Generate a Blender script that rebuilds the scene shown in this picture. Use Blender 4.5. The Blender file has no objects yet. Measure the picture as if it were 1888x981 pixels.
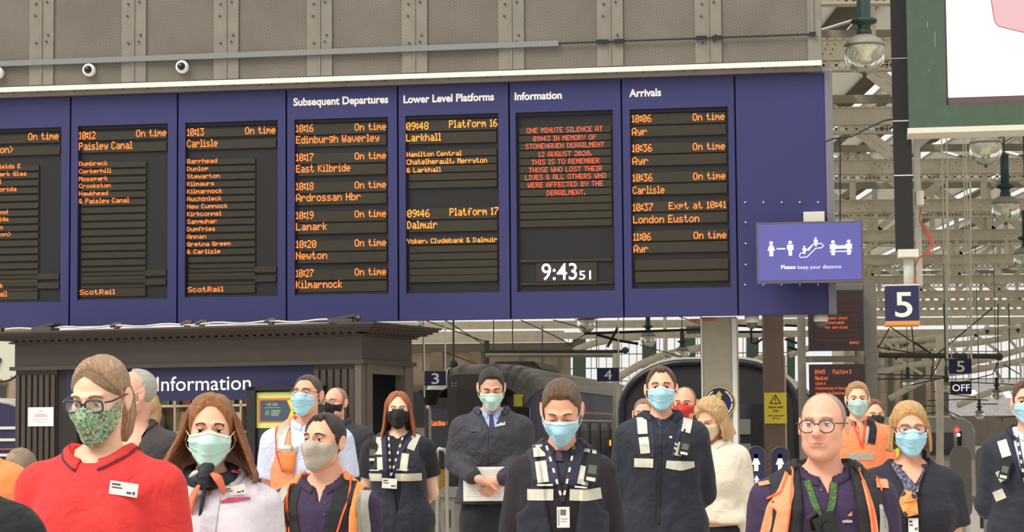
import bpy, math, random
import numpy as np
from mathutils import Vector, Matrix, Euler
random.seed(7)
PI = math.pi
R = math.radians
SC = bpy.context.scene
COL = SC.collection

# ------------------------------------------------------------------ camera
FPX = 4000.0
CAM = np.array([0.0, 0.0, 1.48])
PITCH = math.atan(299.5 / FPX)
ROLL = 0.0085
_up0 = np.array([0, -math.sin(PITCH), math.cos(PITCH)])
FW = np.array([0, math.cos(PITCH), math.sin(PITCH)])
RT = math.cos(ROLL) * np.array([1.0, 0, 0]) - math.sin(ROLL) * _up0
UP = math.sin(ROLL) * np.array([1.0, 0, 0]) + math.cos(ROLL) * _up0
cd = bpy.data.cameras.new('camera')
cam = bpy.data.objects.new('camera', cd)
COL.objects.link(cam)
cd.sensor_width = 36.0
cd.lens = FPX / 1888 * 36.0
cd.clip_start = 0.1
cd.clip_end = 1500
cam.matrix_world = Matrix(((RT[0], UP[0], -FW[0], CAM[0]), (RT[1], UP[1], -FW[1], CAM[1]), (RT[2], UP[2], -FW[2], CAM[2]), (0, 0, 0, 1)))
SC.camera = cam

# ------------------------------------------------------------------ world, sun, exposure
SC.view_settings.view_transform = 'Standard'
SC.view_settings.look = 'None'
SC.view_settings.gamma = 1
SC.view_settings.exposure = 0.0
wd = bpy.data.worlds.new('sky')
SC.world = wd
wd.use_nodes = True
nt = wd.node_tree
bgn = nt.nodes['Background']
tc = nt.nodes.new('ShaderNodeTexCoord')
sp = nt.nodes.new('ShaderNodeSeparateXYZ')
rp = nt.nodes.new('ShaderNodeValToRGB')
nt.links.new(tc.outputs['Generated'], sp.inputs[0])
nt.links.new(sp.outputs['Z'], rp.inputs[0])
nt.links.new(rp.outputs[0], bgn.inputs[0])
rp.color_ramp.elements[0].position = 0.0
rp.color_ramp.elements[0].color = (0.68, 0.675, 0.66, 1)
rp.color_ramp.elements[1].position = 0.95
rp.color_ramp.elements[1].color = (1.0, 0.99, 0.97, 1)
bgn.inputs[1].default_value = 1.3
sl = bpy.data.lights.new('sun', 'SUN')
sl.energy = 2.8
sl.angle = R(30)
sl.color = (1.0, 0.95, 0.87)
so = bpy.data.objects.new('sun', sl)
COL.objects.link(so)
so.rotation_euler = Vector((-.50, -.42, .80)).to_track_quat('Z', 'Y').to_euler()

# ------------------------------------------------------------------ pixel -> world helpers
def ray(px, py):
    return FW * FPX + RT * (px - 944.0) + UP * (490.5 - py)
def W(px, py, Y):
    d = ray(px, py)
    return CAM + d * (Y / d[1])
class Plane:
    """a vertical plane through (x,y) turned by ang; local u along it, w away from the viewer, z up"""
    def __init__(s, x, y, ang):
        s.o = np.array([x, y, 0.0]); s.a = ang
        s.u = np.array([math.cos(ang), math.sin(ang), 0]); s.n = np.array([-math.sin(ang), math.cos(ang), 0])
    def hit(s, px, py, w=0.0):
        d = ray(px, py)
        t = ((s.o + s.n * w - CAM) @ s.n) / (d @ s.n)
        p = CAM + d * t
        return float((p - s.o) @ s.u), float(p[2])

# ------------------------------------------------------------------ materials
def lin(c):
    c = [x / 255.0 for x in c[:3]]
    return tuple((x / 12.92 if x <= 0.04045 else ((x + 0.055) / 1.055) ** 2.4) for x in c) + (1.0,)
_M = {}
def mat(name, col, rough=0.6, metal=0.0, var=0.0, vscale=8.0, bump=0.0, bscale=60.0, emit=None, es=1.0, trans=0.0, alpha=1.0, wear=None, stretch=None, sheen=0.0, col2=None):
    if name in _M: return _M[name]
    m = bpy.data.materials.new(name); m.use_nodes = True
    nt = m.node_tree; b = nt.nodes['Principled BSDF']
    b.inputs['Base Color'].default_value = lin(col)
    b.inputs['Roughness'].default_value = rough
    b.inputs['Metallic'].default_value = metal
    if sheen: b.inputs['Sheen Weight'].default_value = sheen
    if trans: b.inputs['Transmission Weight'].default_value = trans
    if alpha < 1: b.inputs['Alpha'].default_value = alpha
    if emit is not None:
        b.inputs['Emission Color'].default_value = lin(emit); b.inputs['Emission Strength'].default_value = es
    if var or bump or col2:
        t = nt.nodes.new('ShaderNodeTexCoord'); mp = nt.nodes.new('ShaderNodeMapping')
        nt.links.new(t.outputs['Object'], mp.inputs[0])
        if stretch: mp.inputs['Scale'].default_value = stretch
    if var or col2:
        n = nt.nodes.new('ShaderNodeTexNoise'); n.inputs['Scale'].default_value = vscale; n.inputs['Detail'].default_value = 5
        nt.links.new(mp.outputs[0], n.inputs['Vector'])
        r = nt.nodes.new('ShaderNodeValToRGB'); nt.links.new(n.outputs[0], r.inputs[0])
        c = lin(col); c2 = lin(col2) if col2 else None
        r.color_ramp.elements[0].position = 0.3; r.color_ramp.elements[1].position = 0.7
        r.color_ramp.elements[0].color = tuple(x * (1 - var) for x in c[:3]) + (1,)
        r.color_ramp.elements[1].color = c2 or (tuple(min(1, x * (1 + var)) for x in c[:3]) + (1,))
        nt.links.new(r.outputs[0], b.inputs['Base Color'])
    if bump:
        n2 = nt.nodes.new('ShaderNodeTexNoise'); n2.inputs['Scale'].default_value = bscale; n2.inputs['Detail'].default_value = 3
        nt.links.new(mp.outputs[0], n2.inputs['Vector'])
        bu = nt.nodes.new('ShaderNodeBump'); bu.inputs['Strength'].default_value = bump; bu.inputs['Distance'].default_value = 0.01
        nt.links.new(n2.outputs[0], bu.inputs['Height']); nt.links.new(bu.outputs[0], b.inputs['Normal'])
    _M[name] = m
    return m
def emat(name, col, s):
    return mat(name, (10, 10, 10), 0.6, emit=col, es=s)

# ------------------------------------------------------------------ mesh builder
def smooth_pts(P, n=6):
    P = np.array(P, float); o = []
    for i in range(len(P) - 1):
        p0 = P[max(i - 1, 0)]; p1 = P[i]; p2 = P[i + 1]; p3 = P[min(i + 2, len(P) - 1)]
        for k in range(n):
            f = k / n; o.append(.5 * (2 * p1 + (p2 - p0) * f + (2 * p0 - 5 * p1 + 4 * p2 - p3) * f * f + (3 * p1 - p0 - 3 * p2 + p3) * f ** 3))
    return np.array(o + [P[-1]])
class MB:
    def __init__(s): s.v = []; s.f = []; s.mi = []; s.m = 0; s.n = 0
    def add(s, v, f):
        v = np.asarray(v, float).reshape(-1, 3)
        s.v.append(v)
        for q in f: s.f.append(tuple(int(i) + s.n for i in q)); s.mi.append(s.m)
        s.n += len(v)
        return s
    def box(s, x0, x1, y0, y1, z0, z1):
        v = [(x0, y0, z0), (x1, y0, z0), (x1, y1, z0), (x0, y1, z0), (x0, y0, z1), (x1, y0, z1), (x1, y1, z1), (x0, y1, z1)]
        return s.add(v, [(0, 3, 2, 1), (4, 5, 6, 7), (0, 1, 5, 4), (1, 2, 6, 5), (2, 3, 7, 6), (3, 0, 4, 7)])
    def obox(s, c, ax, ay, az, h):
        """oriented box: centre, three unit axes, half sizes"""
        c = np.array(c, float); A = [np.array(a, float) * k for a, k in zip((ax, ay, az), h)]
        sg = [(-1, -1, -1), (1, -1, -1), (1, 1, -1), (-1, 1, -1), (-1, -1, 1), (1, -1, 1), (1, 1, 1), (-1, 1, 1)]
        return s.add([c + A[0] * i + A[1] * j + A[2] * k for i, j, k in sg], [(0, 3, 2, 1), (4, 5, 6, 7), (0, 1, 5, 4), (1, 2, 6, 5), (2, 3, 7, 6), (3, 0, 4, 7)])
    def bar(s, p, q, w, d=None, up=(0, 0, 1)):
        p = np.array(p, float); q = np.array(q, float); d = d or w
        a = q - p; L = np.linalg.norm(a)
        if L < 1e-6: return s
        a /= L; up = np.array(up, float)
        b = np.cross(up, a)
        if np.linalg.norm(b) < 1e-3: b = np.cross((1, 0, 0), a)
        b /= np.linalg.norm(b); c = np.cross(a, b)
        return s.obox((p + q) / 2, a, b, c, (L / 2, d / 2, w / 2))
    def tube(s, pts, r, n=8, closed=False, cap=True, flat=1.0):
        pts = np.array(pts, float); m = len(pts)
        rr = np.full(m, r) if np.isscalar(r) else np.array(r, float)
        T = np.zeros_like(pts)
        if closed: T = np.roll(pts, -1, 0) - np.roll(pts, 1, 0)
        else:
            T[1:-1] = pts[2:] - pts[:-2]; T[0] = pts[1] - pts[0]; T[-1] = pts[-1] - pts[-2]
        T /= np.linalg.norm(T, axis=1)[:, None] + 1e-12
        ref = np.array([0, 0, 1.0]) if abs(T[0][2]) < 0.9 else np.array([1.0, 0, 0])
        N = np.cross(T[0], ref); N /= np.linalg.norm(N)
        V = []
        for i in range(m):
            N = N - T[i] * (N @ T[i]); N /= np.linalg.norm(N) + 1e-12
            B = np.cross(T[i], N)
            for k in range(n):
                a = 2 * PI * k / n
                V.append(pts[i] + rr[i] * (math.cos(a) * N + math.sin(a) * B * flat))
        F = []
        M = m if closed else m - 1
        for i in range(M):
            j = (i + 1) % m
            for k in range(n):
                l = (k + 1) % n
                F.append((i * n + k, i * n + l, j * n + l, j * n + k))
        if cap and not closed:
            F.append(tuple(range(n))[::-1]); F.append(tuple((m - 1) * n + k for k in range(n)))
        return s.add(V, F)
    def stube(s, pts, r, n=8, flat=1.0):
        P = smooth_pts(pts); t = np.linspace(0, len(pts) - 1, len(P)); rr = np.interp(t, range(len(pts)), r if not np.isscalar(r) else [r] * len(pts))
        return s.tube(P, rr, n, flat=flat)
    def lathe(s, prof, c=(0, 0, 0), n=24, axis='z'):
        V = []; c = np.array(c, float)
        for r, z in prof:
            for k in range(n):
                a = 2 * PI * k / n
                p = (r * math.cos(a), r * math.sin(a), z)
                if axis == 'y': p = (p[0], -p[2], p[1])
                if axis == 'x': p = (p[2], p[0], p[1])
                V.append(c + np.array(p))
        F = []
        for i in range(len(prof) - 1):
            for k in range(n):
                l = (k + 1) % n
                F.append((i * n + k, i * n + l, (i + 1) * n + l, (i + 1) * n + k))
        F.append(tuple(range(n))[::-1]); F.append(tuple((len(prof) - 1) * n + k for k in range(n)))
        return s.add(V, F)
    def prism(s, poly, y0, y1):
        """polygon in x,z pushed from y0 to y1 (counter-clockwise seen from -y)"""
        n = len(poly)
        V = [(x, y0, z) for x, z in poly] + [(x, y1, z) for x, z in poly]
        F = [tuple(range(n)), tuple(range(2 * n - 1, n - 1, -1))] + [(i, n + i, n + (i + 1) % n, (i + 1) % n) for i in range(n)]
        return s.add(V, F)
    def grid(s, P, closed_u=False, flip=False):
        P = np.asarray(P, float); a, b = P.shape[:2]
        F = []
        for i in range(a if closed_u else a - 1):
            j = (i + 1) % a
            for k in range(b - 1):
                q = (i * b + k, j * b + k, j * b + k + 1, i * b + k + 1)
                F.append(q[::-1] if flip else q)
        return s.add(P.reshape(-1, 3), F)
    def sheet(s, P, Q):
        """closed thin shell between two grids of the same shape"""
        P = np.asarray(P, float); Q = np.asarray(Q, float); a, b = P.shape[:2]; N = a * b
        F = []
        for i in range(a - 1):
            for k in range(b - 1):
                q = (i * b + k, (i + 1) * b + k, (i + 1) * b + k + 1, i * b + k + 1)
                F.append(q); F.append(tuple(N + x for x in q[::-1]))
        def rim(l):
            for x, y in zip(l[:-1], l[1:]): F.append((x, N + x, N + y, y))
        rim([i * b for i in range(a)]); rim([(a - 1) * b + k for k in range(b)])
        rim([(a - 1 - i) * b + b - 1 for i in range(a)]); rim([b - 1 - k for k in range(b)])
        return s.add(np.concatenate([P.reshape(-1, 3), Q.reshape(-1, 3)]), F)
    def build(s, name, mats, parent=None, smooth=False, fixn=False):
        me = bpy.data.meshes.new(name)
        if s.n: me.from_pydata(np.concatenate(s.v).tolist(), [], s.f)
        if not isinstance(mats, (list, tuple)): mats = [mats]
        for m in mats: me.materials.append(m)
        if len(mats) > 1: me.polygons.foreach_set('material_index', s.mi)
        if smooth: me.polygons.foreach_set('use_smooth', [True] * len(me.polygons))
        if fixn:
            import bmesh
            bm = bmesh.new(); bm.from_mesh(me); bmesh.ops.recalc_face_normals(bm, faces=bm.faces); bm.to_mesh(me); bm.free()
        me.update()
        o = bpy.data.objects.new(name, me); COL.objects.link(o)
        if parent: o.parent = parent
        return o
def tag(o, label=None, cat=None, group=None, kind=None):
    if label: o['label'] = label
    if cat: o['category'] = cat
    if group: o['group'] = group
    if kind: o['kind'] = kind
    return o
def thing(name, label, cat, loc=(0, 0, 0), rz=0, group=None, kind=None):
    o = bpy.data.objects.new(name, None); COL.objects.link(o)
    o.empty_display_size = 0.1
    o.location = tuple(float(x) for x in loc); o.rotation_euler = (0, 0, rz)
    return tag(o, label, cat, group, kind)
def copy_tree(o, parent=None):
    c = o.copy(); COL.objects.link(c); c.parent = parent
    for ch in o.children: copy_tree(ch, c)
    return c
def B(*a): return MB().box(*a)

# ------------------------------------------------------------------ lettering
_tc = {}
def text_mesh(txt, bold=0.0):
    k = (txt, bold)
    if k in _tc: return _tc[k]
    cu = bpy.data.curves.new('t', 'FONT'); cu.body = txt; cu.size = 1; cu.extrude = 0.0; cu.offset = bold; cu.resolution_u = 4
    o = bpy.data.objects.new('t', cu)
    me = bpy.data.meshes.new_from_object(o)
    v = np.zeros(len(me.vertices) * 3); me.vertices.foreach_get('co', v); v = v.reshape(-1, 3)
    f = [tuple(p.vertices) for p in me.polygons]
    bpy.data.objects.remove(o); bpy.data.curves.remove(cu); bpy.data.meshes.remove(me)
    _tc[k] = (v, f)
    return _tc[k]
def letters(mb, txt, x0, x1, z0, h, y=0.0, bold=0.0):
    """flat letters on the x,z plane from x0 to x1, baseline z0, cap height h"""
    v, f = text_mesh(txt, bold)
    w0, w1 = v[:, 0].min(), v[:, 0].max()
    capv, _ = text_mesh('H', bold); ch = capv[:, 1].max()
    P = np.stack([x0 + (v[:, 0] - w0) / (w1 - w0) * (x1 - x0), np.full(len(v), y), z0 + v[:, 1] / ch * h], 1)
    mb.add(P, f)
FONT = {}
_raw = """A7E1111117E B7F49494936 C3E41414122 D7F4141221C E7F49494941 F7F09090901 G3E4149497A H7F0808087F I00417F4100 J2040413F01 K7F08142241 L7F40404040 M7F020C027F N7F0408107F O3E4141413E P7F09090906 Q3E4151215E R7F09192946 S4649494931 T01017F0101 U3F4040403F V1F2040201F W3F4038403F X6314081463 Y0708700807 Z6151494543 a2054545478 b7F48444438 c3844444420 d384444487F e3854545418 f087E090102 g0C5252523E h7F08040478 i00447D4000 j2040443D00 k7F10284400 l00417F4000 m7C04180478 n7C08040478 o3844444438 p7C14141408 q081414187C r7C08040408 s4854545420 t043F444020 u3C4040207C v1C2040201C w3C4030403C x4428102844 y0C5050503C z4464544C44 03E5149453E 100427F4000 24261514946 32141454B31 41814127F10 52745454539 63C4A494930 70171090503 83649494936 9064949291E :0036360000 .0060600000 ,0050300000 &3649552250 >4122140800 <0814224100 """
for tok in _raw.split(' '):
    if len(tok) == 11: FONT[tok[0]] = [int(tok[1 + 2 * i:3 + 2 * i], 16) for i in range(5)]
def led(mb, txt, x0, x1, zc, h, y=0.0, fill=0.86, prop=True):
    """dot-matrix lettering: every dot a small square"""
    cells = []; cx = 0
    for ch in txt:
        if ch == ' ': cx += 4; continue
        g = FONT[ch]
        used = [i for i in range(5) if g[i]]
        a, b = (used[0], used[-1]) if prop else (0, 4)
        for i in range(a, b + 1):
            for r in range(7):
                if g[i] >> r & 1: cells.append((cx + i - a, r))
        cx += b - a + 2
    W_ = cx - 1; dx = (x1 - x0) / W_; dz = h / 7
    for i, r in cells:
        X = x0 + (i + 0.5) * dx; Z = zc + h / 2 - (r + 0.5) * dz
        a = dx * fill / 2 * 1.1; c = dz * fill / 2
        mb.add([(X - a, y, Z - c), (X + a, y, Z - c), (X + a, y, Z + c), (X - a, y, Z + c)], [(0, 1, 2, 3)])
# ================================================================== palette
M_grey = mat('gallery grey', (118, 111, 100), 0.65, var=0.10, vscale=3, bump=0.1)
M_pil = mat('pilaster grey', (128, 122, 110), 0.6, var=0.08, vscale=4)
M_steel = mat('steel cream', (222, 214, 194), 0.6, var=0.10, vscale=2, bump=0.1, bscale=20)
M_steeld = mat('steel dark cream', (160, 152, 136), 0.65, var=0.12, vscale=2)  # darker cream for chords, purlins, tubes and small fittings
M_blue = mat('board blue', (43, 44, 98), 0.55, var=0.05, vscale=1.5)
M_blued = mat('board blue seam', (26, 28, 62), 0.6)
M_sign = mat('sign blue', (28, 30, 72), 0.6, var=0.05)
M_black = mat('black', (20, 19, 20), 0.55, var=0.1)
M_blackg = mat('black gloss', (14, 14, 17), 0.15)
M_led = emat('led orange', (255, 112, 40), 3.4)
M_ledy = emat('led amber', (255, 128, 40), 4.0)
M_ledr = emat('led dim orange', (255, 100, 62), 1.7)
M_clock = emat('led white', (215, 215, 255), 3.2)
M_white = mat('white print', (238, 236, 230), 0.5)
M_brown = mat('kiosk brown', (64, 54, 47), 0.55, var=0.08, vscale=5, bump=0.15, bscale=30)
M_browns = mat('kiosk brown side', (92, 83, 73), 0.6, var=0.08, vscale=5)
M_green = mat('lamp green', (34, 62, 53), 0.5)
M_cream = mat('off white plastic', (214, 209, 193), 0.5)
M_wht = mat('white paint', (228, 226, 218), 0.5)
M_wire = mat('wire', (70, 65, 59), 0.6)
M_chrome = mat('brushed steel', (160, 158, 152), 0.3, metal=0.9)
M_floor = mat('concourse tiles', (196, 188, 174), 0.35, var=0.1, vscale=1.5)

def perforated(name, base, hole, sc=22.0):
    if name in _M: return _M[name]
    m = bpy.data.materials.new(name); m.use_nodes = True; nt = m.node_tree; b = nt.nodes['Principled BSDF']; b.inputs['Roughness'].default_value = 0.7
    t = nt.nodes.new('ShaderNodeTexCoord'); mp = nt.nodes.new('ShaderNodeMapping'); nt.links.new(t.outputs['Object'], mp.inputs[0])
    mp.inputs['Rotation'].default_value = (0, R(45), 0); mp.inputs['Scale'].default_value = (sc, 0.0, sc)
    v = nt.nodes.new('ShaderNodeTexVoronoi'); v.inputs['Scale'].default_value = 1; v.inputs['Randomness'].default_value = 0.0
    nt.links.new(mp.outputs[0], v.inputs['Vector'])
    n = nt.nodes.new('ShaderNodeTexNoise'); n.inputs['Scale'].default_value = 1.3; n.inputs['Detail'].default_value = 6
    nt.links.new(t.outputs['Object'], n.inputs['Vector'])
    r0 = nt.nodes.new('ShaderNodeValToRGB'); nt.links.new(n.outputs[0], r0.inputs[0])
    c = lin(base); r0.color_ramp.elements[0].position = .35; r0.color_ramp.elements[1].position = .7
    r0.color_ramp.elements[0].color = tuple(x * .85 for x in c[:3]) + (1,); r0.color_ramp.elements[1].color = tuple(x * 1.12 for x in c[:3]) + (1,)
    r = nt.nodes.new('ShaderNodeValToRGB'); nt.links.new(v.outputs['Distance'], r.inputs[0])
    r.color_ramp.elements[0].position = .27; r.color_ramp.elements[1].position = .33
    r.color_ramp.elements[0].color = (0, 0, 0, 1); r.color_ramp.elements[1].color = (1, 1, 1, 1)
    mx = nt.nodes.new('ShaderNodeMix'); mx.data_type = 'RGBA'
    nt.links.new(r.outputs[0], mx.inputs[0]); mx.inputs[6].default_value = lin(hole); nt.links.new(r0.outputs[0], mx.inputs[7])
    nt.links.new(mx.outputs[2], b.inputs['Base Color'])
    _M[name] = m; return m
M_perf = perforated('perforated panel', (118, 111, 99), (88, 82, 73), 30.0)

# ================================================================== floor
fl = MB().box(-60, 90, 3, 200, -0.3, 0.0).build('floor', M_floor); fl['kind'] = 'structure'
def paving():
    """clay pavers of the concourse where the picture shows some floor between the people"""
    b = MB()
    for j in range(60):
        for i in range(90):
            x = -8 + i * 0.42 + (j % 2) * 0.21; y = 27.5 + j * 0.3
            b.box(x + .008, x + .412, y + .008, y + .292, 0.0, 0.012)
    o = b.build('paving_tiles', mat('clay pavers', (128, 108, 92), 0.6, var=0.25, vscale=3)); o['kind'] = 'stuff'; o.parent = fl
    return o
paving()

# ================================================================== the departure board
PB = Plane(*W(944, 380, 29.0)[:2], -math.atan(4000 / 26600))
ua, zt = PB.hit(760, 157); _, zb = PB.hit(760, 590); zt2 = PB.hit(1440, 137)[1]; zb2 = PB.hit(1440, 581)[1]
ztop, zbot = (zt + zt2) / 2, (zb + zb2) / 2
print('board z', ztop, zbot, zt, zt2, zb, zb2)
board = thing('departure_board', 'wide dark blue departure board of eight panels with orange dot-matrix train times above the kiosk', 'departure board', (PB.o[0], PB.o[1], 0), PB.a)
divs = [-78, 129, 327, 528, 734, 940, 1148, 1358, 1526]
DU = [PB.hit(x, 380)[0] for x in divs]
SCR = [(-60, 112, 236, 557), (143, 309, 230, 552), (341, 512, 224, 547), (543, 716, 218, 543), (748, 920, 211, 540), (952, 1132, 205, 537), (1163, 1345, 199, 531), None]
MB().box(DU[0], DU[8], 0.09, 0.55, zbot + 0.02, ztop - 0.01).build('housing', M_blued, board)
M_row = mat('module olive', (46, 40, 25), 0.7, var=0.1); M_gap = mat('screen dark', (17, 15, 15), 0.6); M_rim = mat('screen rim', (12, 12, 20), 0.5)
LEDT = {}
def L(i, txt, x0, x1, y, h, m=None): LEDT.setdefault(i, []).append((txt, x0, x1, y, h, m))
for t in [('On time', 52, 108, 252, 13), ('on>', 0, 24, 276, 13), ('ields E', -1, 38, 307, 8), ('ark Glas', -1, 49, 321, 8), ('l', 0, 2, 335, 8), ('orida', -1, 30, 349, 8), ('ood', -3, 14, 391, 8), ('igs', 0, 16, 404, 8), ('n', 1, 5, 419, 8), ('on>', 1, 20, 432, 8), ('k', 0, 5, 527, 8), ('ail', 0, 13, 542, 10)]: L(0, *t)
for t in [('10:12', 146, 176, 250, 14), ('On time', 251, 307, 246, 13), ('Paisley Canal', 146, 244, 270, 14), ('Dumbreck', 146, 198, 302, 8), ('Corkerhill', 146, 205, 316, 8), ('Mosspark', 146, 198, 330, 8), ('Crookston', 146, 204, 343, 8), ('Hawkhead', 146, 199, 357, 8), ('& Paisley Canal', 146, 238, 371, 9), ('ScotRail', 147, 212, 539, 9)]: L(1, *t)
for t in [('10:13', 345, 376, 244, 14), ('On time', 452, 508, 241, 13), ('Carlisle', 345, 401, 265, 14), ('ScotRail', 346, 412, 534, 9)]: L(2, *t)
for k, (n, x1) in enumerate([('Barrhead', 400), ('Dunlop', 384), ('Stewarton', 405), ('Kilmaurs', 395), ('Kilmarnock', 409), ('Auchinleck', 408), ('New Cumnock', 419), ('Kirkconnel', 408), ('Sanquhar', 400), ('Dumfries', 397), ('Annan', 380), ('Gretna Green', 425), ('& Carlisle', 406)]): L(2, n, 345, x1, 297.5 + 13.9 * k, 8)
for k, (t, n, x1) in enumerate([('10:16', 'Edinburgh Waverley', 699), ('10:17', 'East Kilbride', 646), ('10:18', 'Ardrossan Hbr', 665), ('10:19', 'Lanark', 602), ('10:20', 'Newton', 603), ('10:27', 'Kilmarnock', 630)]):
    L(3, t, 546, 578 + (k == 4) * 5, 237 + 53.4 * k, 14); L(3, 'On time', 654, 712, 234.5 + 53.4 * k, 13); L(3, n, 546, x1, 258 + 53.4 * k, 14)
for t in [('09:48', 749, 790, 233, 14), ('Platform 16', 828, 917, 229, 14), ('Larkhall', 749, 813, 254, 14), ('Hamilton Central', 750, 851, 285, 9), ('Chatelherault, Merryton', 750, 898, 299, 10), ('& Larkhall', 750, 813, 314, 9), ('09:46', 751, 792, 394, 14), ('Platform 17', 829, 919, 391, 14), ('Dalmuir', 751, 806, 415, 14), ('Yoker, Clydebank & Dalmuir', 751, 917, 445, 9)]: L(4, *t, 'y')
for t in [('ONE MINUTE SILENCE AT', 971, 1111, 241), ('09:43 IN MEMORY OF', 983, 1099, 256), ('STONEHAVEN DERAILMENT', 969, 1114, 270), ('12 AUGUST 2020.', 993, 1091, 285), ('THIS IS TO REMEMBER', 980, 1105, 299.5), ('THOSE WHO LOST THEIR', 975, 1110, 314), ('LIVES & ALL OTHERS WHO', 968, 1117, 327.5), ('WERE AFFECTED BY THE', 973, 1112, 341.5), ('DERAILMENT.', 1008, 1079, 356)]: L(5, *t, 9.5, 'r')
for k, (t, a, s, n, b) in enumerate([('10:06', 1201, 'On time', 'Ayr', 1193), ('10:36', 1202, 'On time', 'Ayr', 1195), ('10:36', 1203, 'On time', 'Carlisle', 1225), ('10:37', 1204, 'Expt at 10:41', 'London Euston', 1289), ('11:06', 1200, 'On time', 'Ayr', 1195)]):
    L(6, t, 1165 + k * .7, a, 219 + 54.5 * k, 14); L(6, s, 1233 if k == 3 else 1277 + k * .5, 1336 + k * .8, 216 + 54.5 * k, 13); L(6, n, 1165 + k * .8, b, 243 + 54 * k, 14)
HEAD = {3: ('Subsequent Departures', 541, 716, 195), 4: ('Lower Level Platforms', 744, 911, 190), 5: ('Information', 949, 1036, 184.5), 6: ('Arrivals', 1160, 1219, 178.5)}
for i in range(8):
    a, b = DU[i] + .012, DU[i + 1] - .012
    fr = MB()
    if SCR[i]:
        x0, x1, y0, y1 = SCR[i]; ym = (y0 + y1) / 2; xm = max(60, (x0 + x1) / 2)
        s0, s1 = PB.hit(x0, ym)[0], PB.hit(x1, ym)[0]; t1, t0 = PB.hit(xm, y0)[1], PB.hit(xm, y1)[1]
        fr.box(a, s0, 0, .1, zbot, ztop).box(s1, b, 0, .1, zbot, ztop).box(s0, s1, 0, .1, zbot, t0).box(s0, s1, 0, .1, t1, ztop)
        p = fr.build('display_panel', M_blue, board)
        MB().box(s0, s1, .07, .1, t0, t1).build('screen', M_gap, p)
        MB().box(s0, s0 + .012, .048, .07, t0, t1).box(s1 - .012, s1, .048, .07, t0, t1).box(s0 + .012, s1 - .012, .048, .07, t1 - .045, t1).box(s0 + .012, s1 - .012, .048, .07, t0, t0 + .03).build('screen_rim', M_rim, p)
        rows = MB(); u0, u1 = s0 + .04, s1 - .035
        ph = lambda py: PB.hit(xm, py)[1]
        if i in (0, 1, 2):
            rows.box(u0, u1, .045, .07, ph(y0 + 26.5), ph(y0 + 11)).box(u0, u1, .045, .07, ph(y0 + 49), ph(y0 + 33))
            uw = u0 + (u1 - u0) * .76
            for k in range(17): rows.box(u0, uw, .045, .07, ph(y0 + 77.5 + 13.9 * k), ph(y0 + 67.5 + 13.9 * k))
            for k in range(2): rows.box(u0, u1, .045, .07, ph(y0 + 279 + 17 * k), ph(y0 + 266 + 17 * k + 2))
            rows.box(u0, uw, .045, .07, ph(y0 + 316), ph(y0 + 301))
        elif i in (3, 6):
            for k in range(6):
                q = y0 + 9 + 53.9 * k
                rows.box(u0, u1, .045, .07, ph(q + 19), ph(q)).box(u0, u1, .045, .07, ph(q + 41), ph(q + 22))
        elif i == 4:
            for q in (9, 32, 172, 195): rows.box(u0, u1, .045, .07, ph(y0 + q + 20), ph(y0 + q))
            for q in (64, 78.5, 93, 107.5, 122, 226, 241, 255, 269, 283, 296): rows.box(u0, u1, .045, .07, ph(y0 + q + 12), ph(y0 + q))
        else:
            for k in range(13): rows.box(u0, u1, .045, .07, ph(y0 + 40 + 14.3 * k), ph(y0 + 28 + 14.3 * k))
            rows.box(u0, u1, .045, .07, ph(y0 + 277), ph(y0 + 272)).box(u0, u1, .045, .07, ph(y0 + 319), ph(y0 + 315)).box(PB.hit(988, 500)[0], PB.hit(1100, 500)[0], .045, .07, ph(y0 + 314), ph(y0 + 279))
        tag(rows.build('led_row', M_row, p), kind='stuff')
        for key, mm in ((None, M_led), ('y', M_ledy), ('r', M_ledr)):
            tx = MB()
            for (t, q0, q1, y, h, m) in LEDT.get(i, []):
                if m != key: continue
                U0, zc = PB.hit(q0, y, .043); U1 = PB.hit(q1, y, .043)[0]; zc = PB.hit((q0 + q1) / 2, y - (q1 - q0) * 0 , .043)[1]
                hh = h * (PB.hit(xm, y - .5, .043)[1] - PB.hit(xm, y + .5, .043)[1])
                zc = PB.hit(q0, y, .043)[1]
                led(tx, t, U0, U1, zc, hh, .043)
            if tx.n: tx.build('lettering', mm, p)
        if i == 5:
            tx = MB()
            for t, q0, q1, y, h in (('9:43', 998, 1063, 516, 30), ('51', 1067, 1089, 515, 16)):
                hh = h * (PB.hit(xm, y - .5)[1] - PB.hit(xm, y + .5)[1])
                letters(tx, t, PB.hit(q0, y)[0], PB.hit(q1, y)[0], PB.hit(q0, y)[1], hh, .04, .003)
            tx.build('clock_digits', M_clock, p)
        if i in HEAD:
            t, q0, q1, y = HEAD[i]; tx = MB()
            hh = 14 * (PB.hit(xm, y - .5)[1] - PB.hit(xm, y + .5)[1])
            letters(tx, t, PB.hit(q0, y)[0], PB.hit(q1, y)[0], PB.hit(q0, y)[1], hh, -.004, .032)
            tx.build('heading', M_white, p)
    else:
        p = fr.box(a, b, 0, .1, zbot, ztop).build('display_panel', M_blue, board)
        rv = MB()
        for yy in (373, 525):
            for k in range(5): u, z = PB.hit(1374 + 33.6 * k, yy); rv.lathe([(.012, 0), (.012, .01)], (u, -.01, z), 6, 'y')
        for yy in (410, 449, 488): u, z = PB.hit(1375, yy); rv.lathe([(.012, 0), (.012, .01)], (u, -.01, z), 6, 'y')
        tag(rv.build('rivets', M_cream, p), kind='stuff')
MB().box(DU[8] - .01, DU[8] + .09, -.02, .6, zbot, ztop + .02).build('end_cap', mat('end cap', (116, 112, 122), .4), board)

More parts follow.
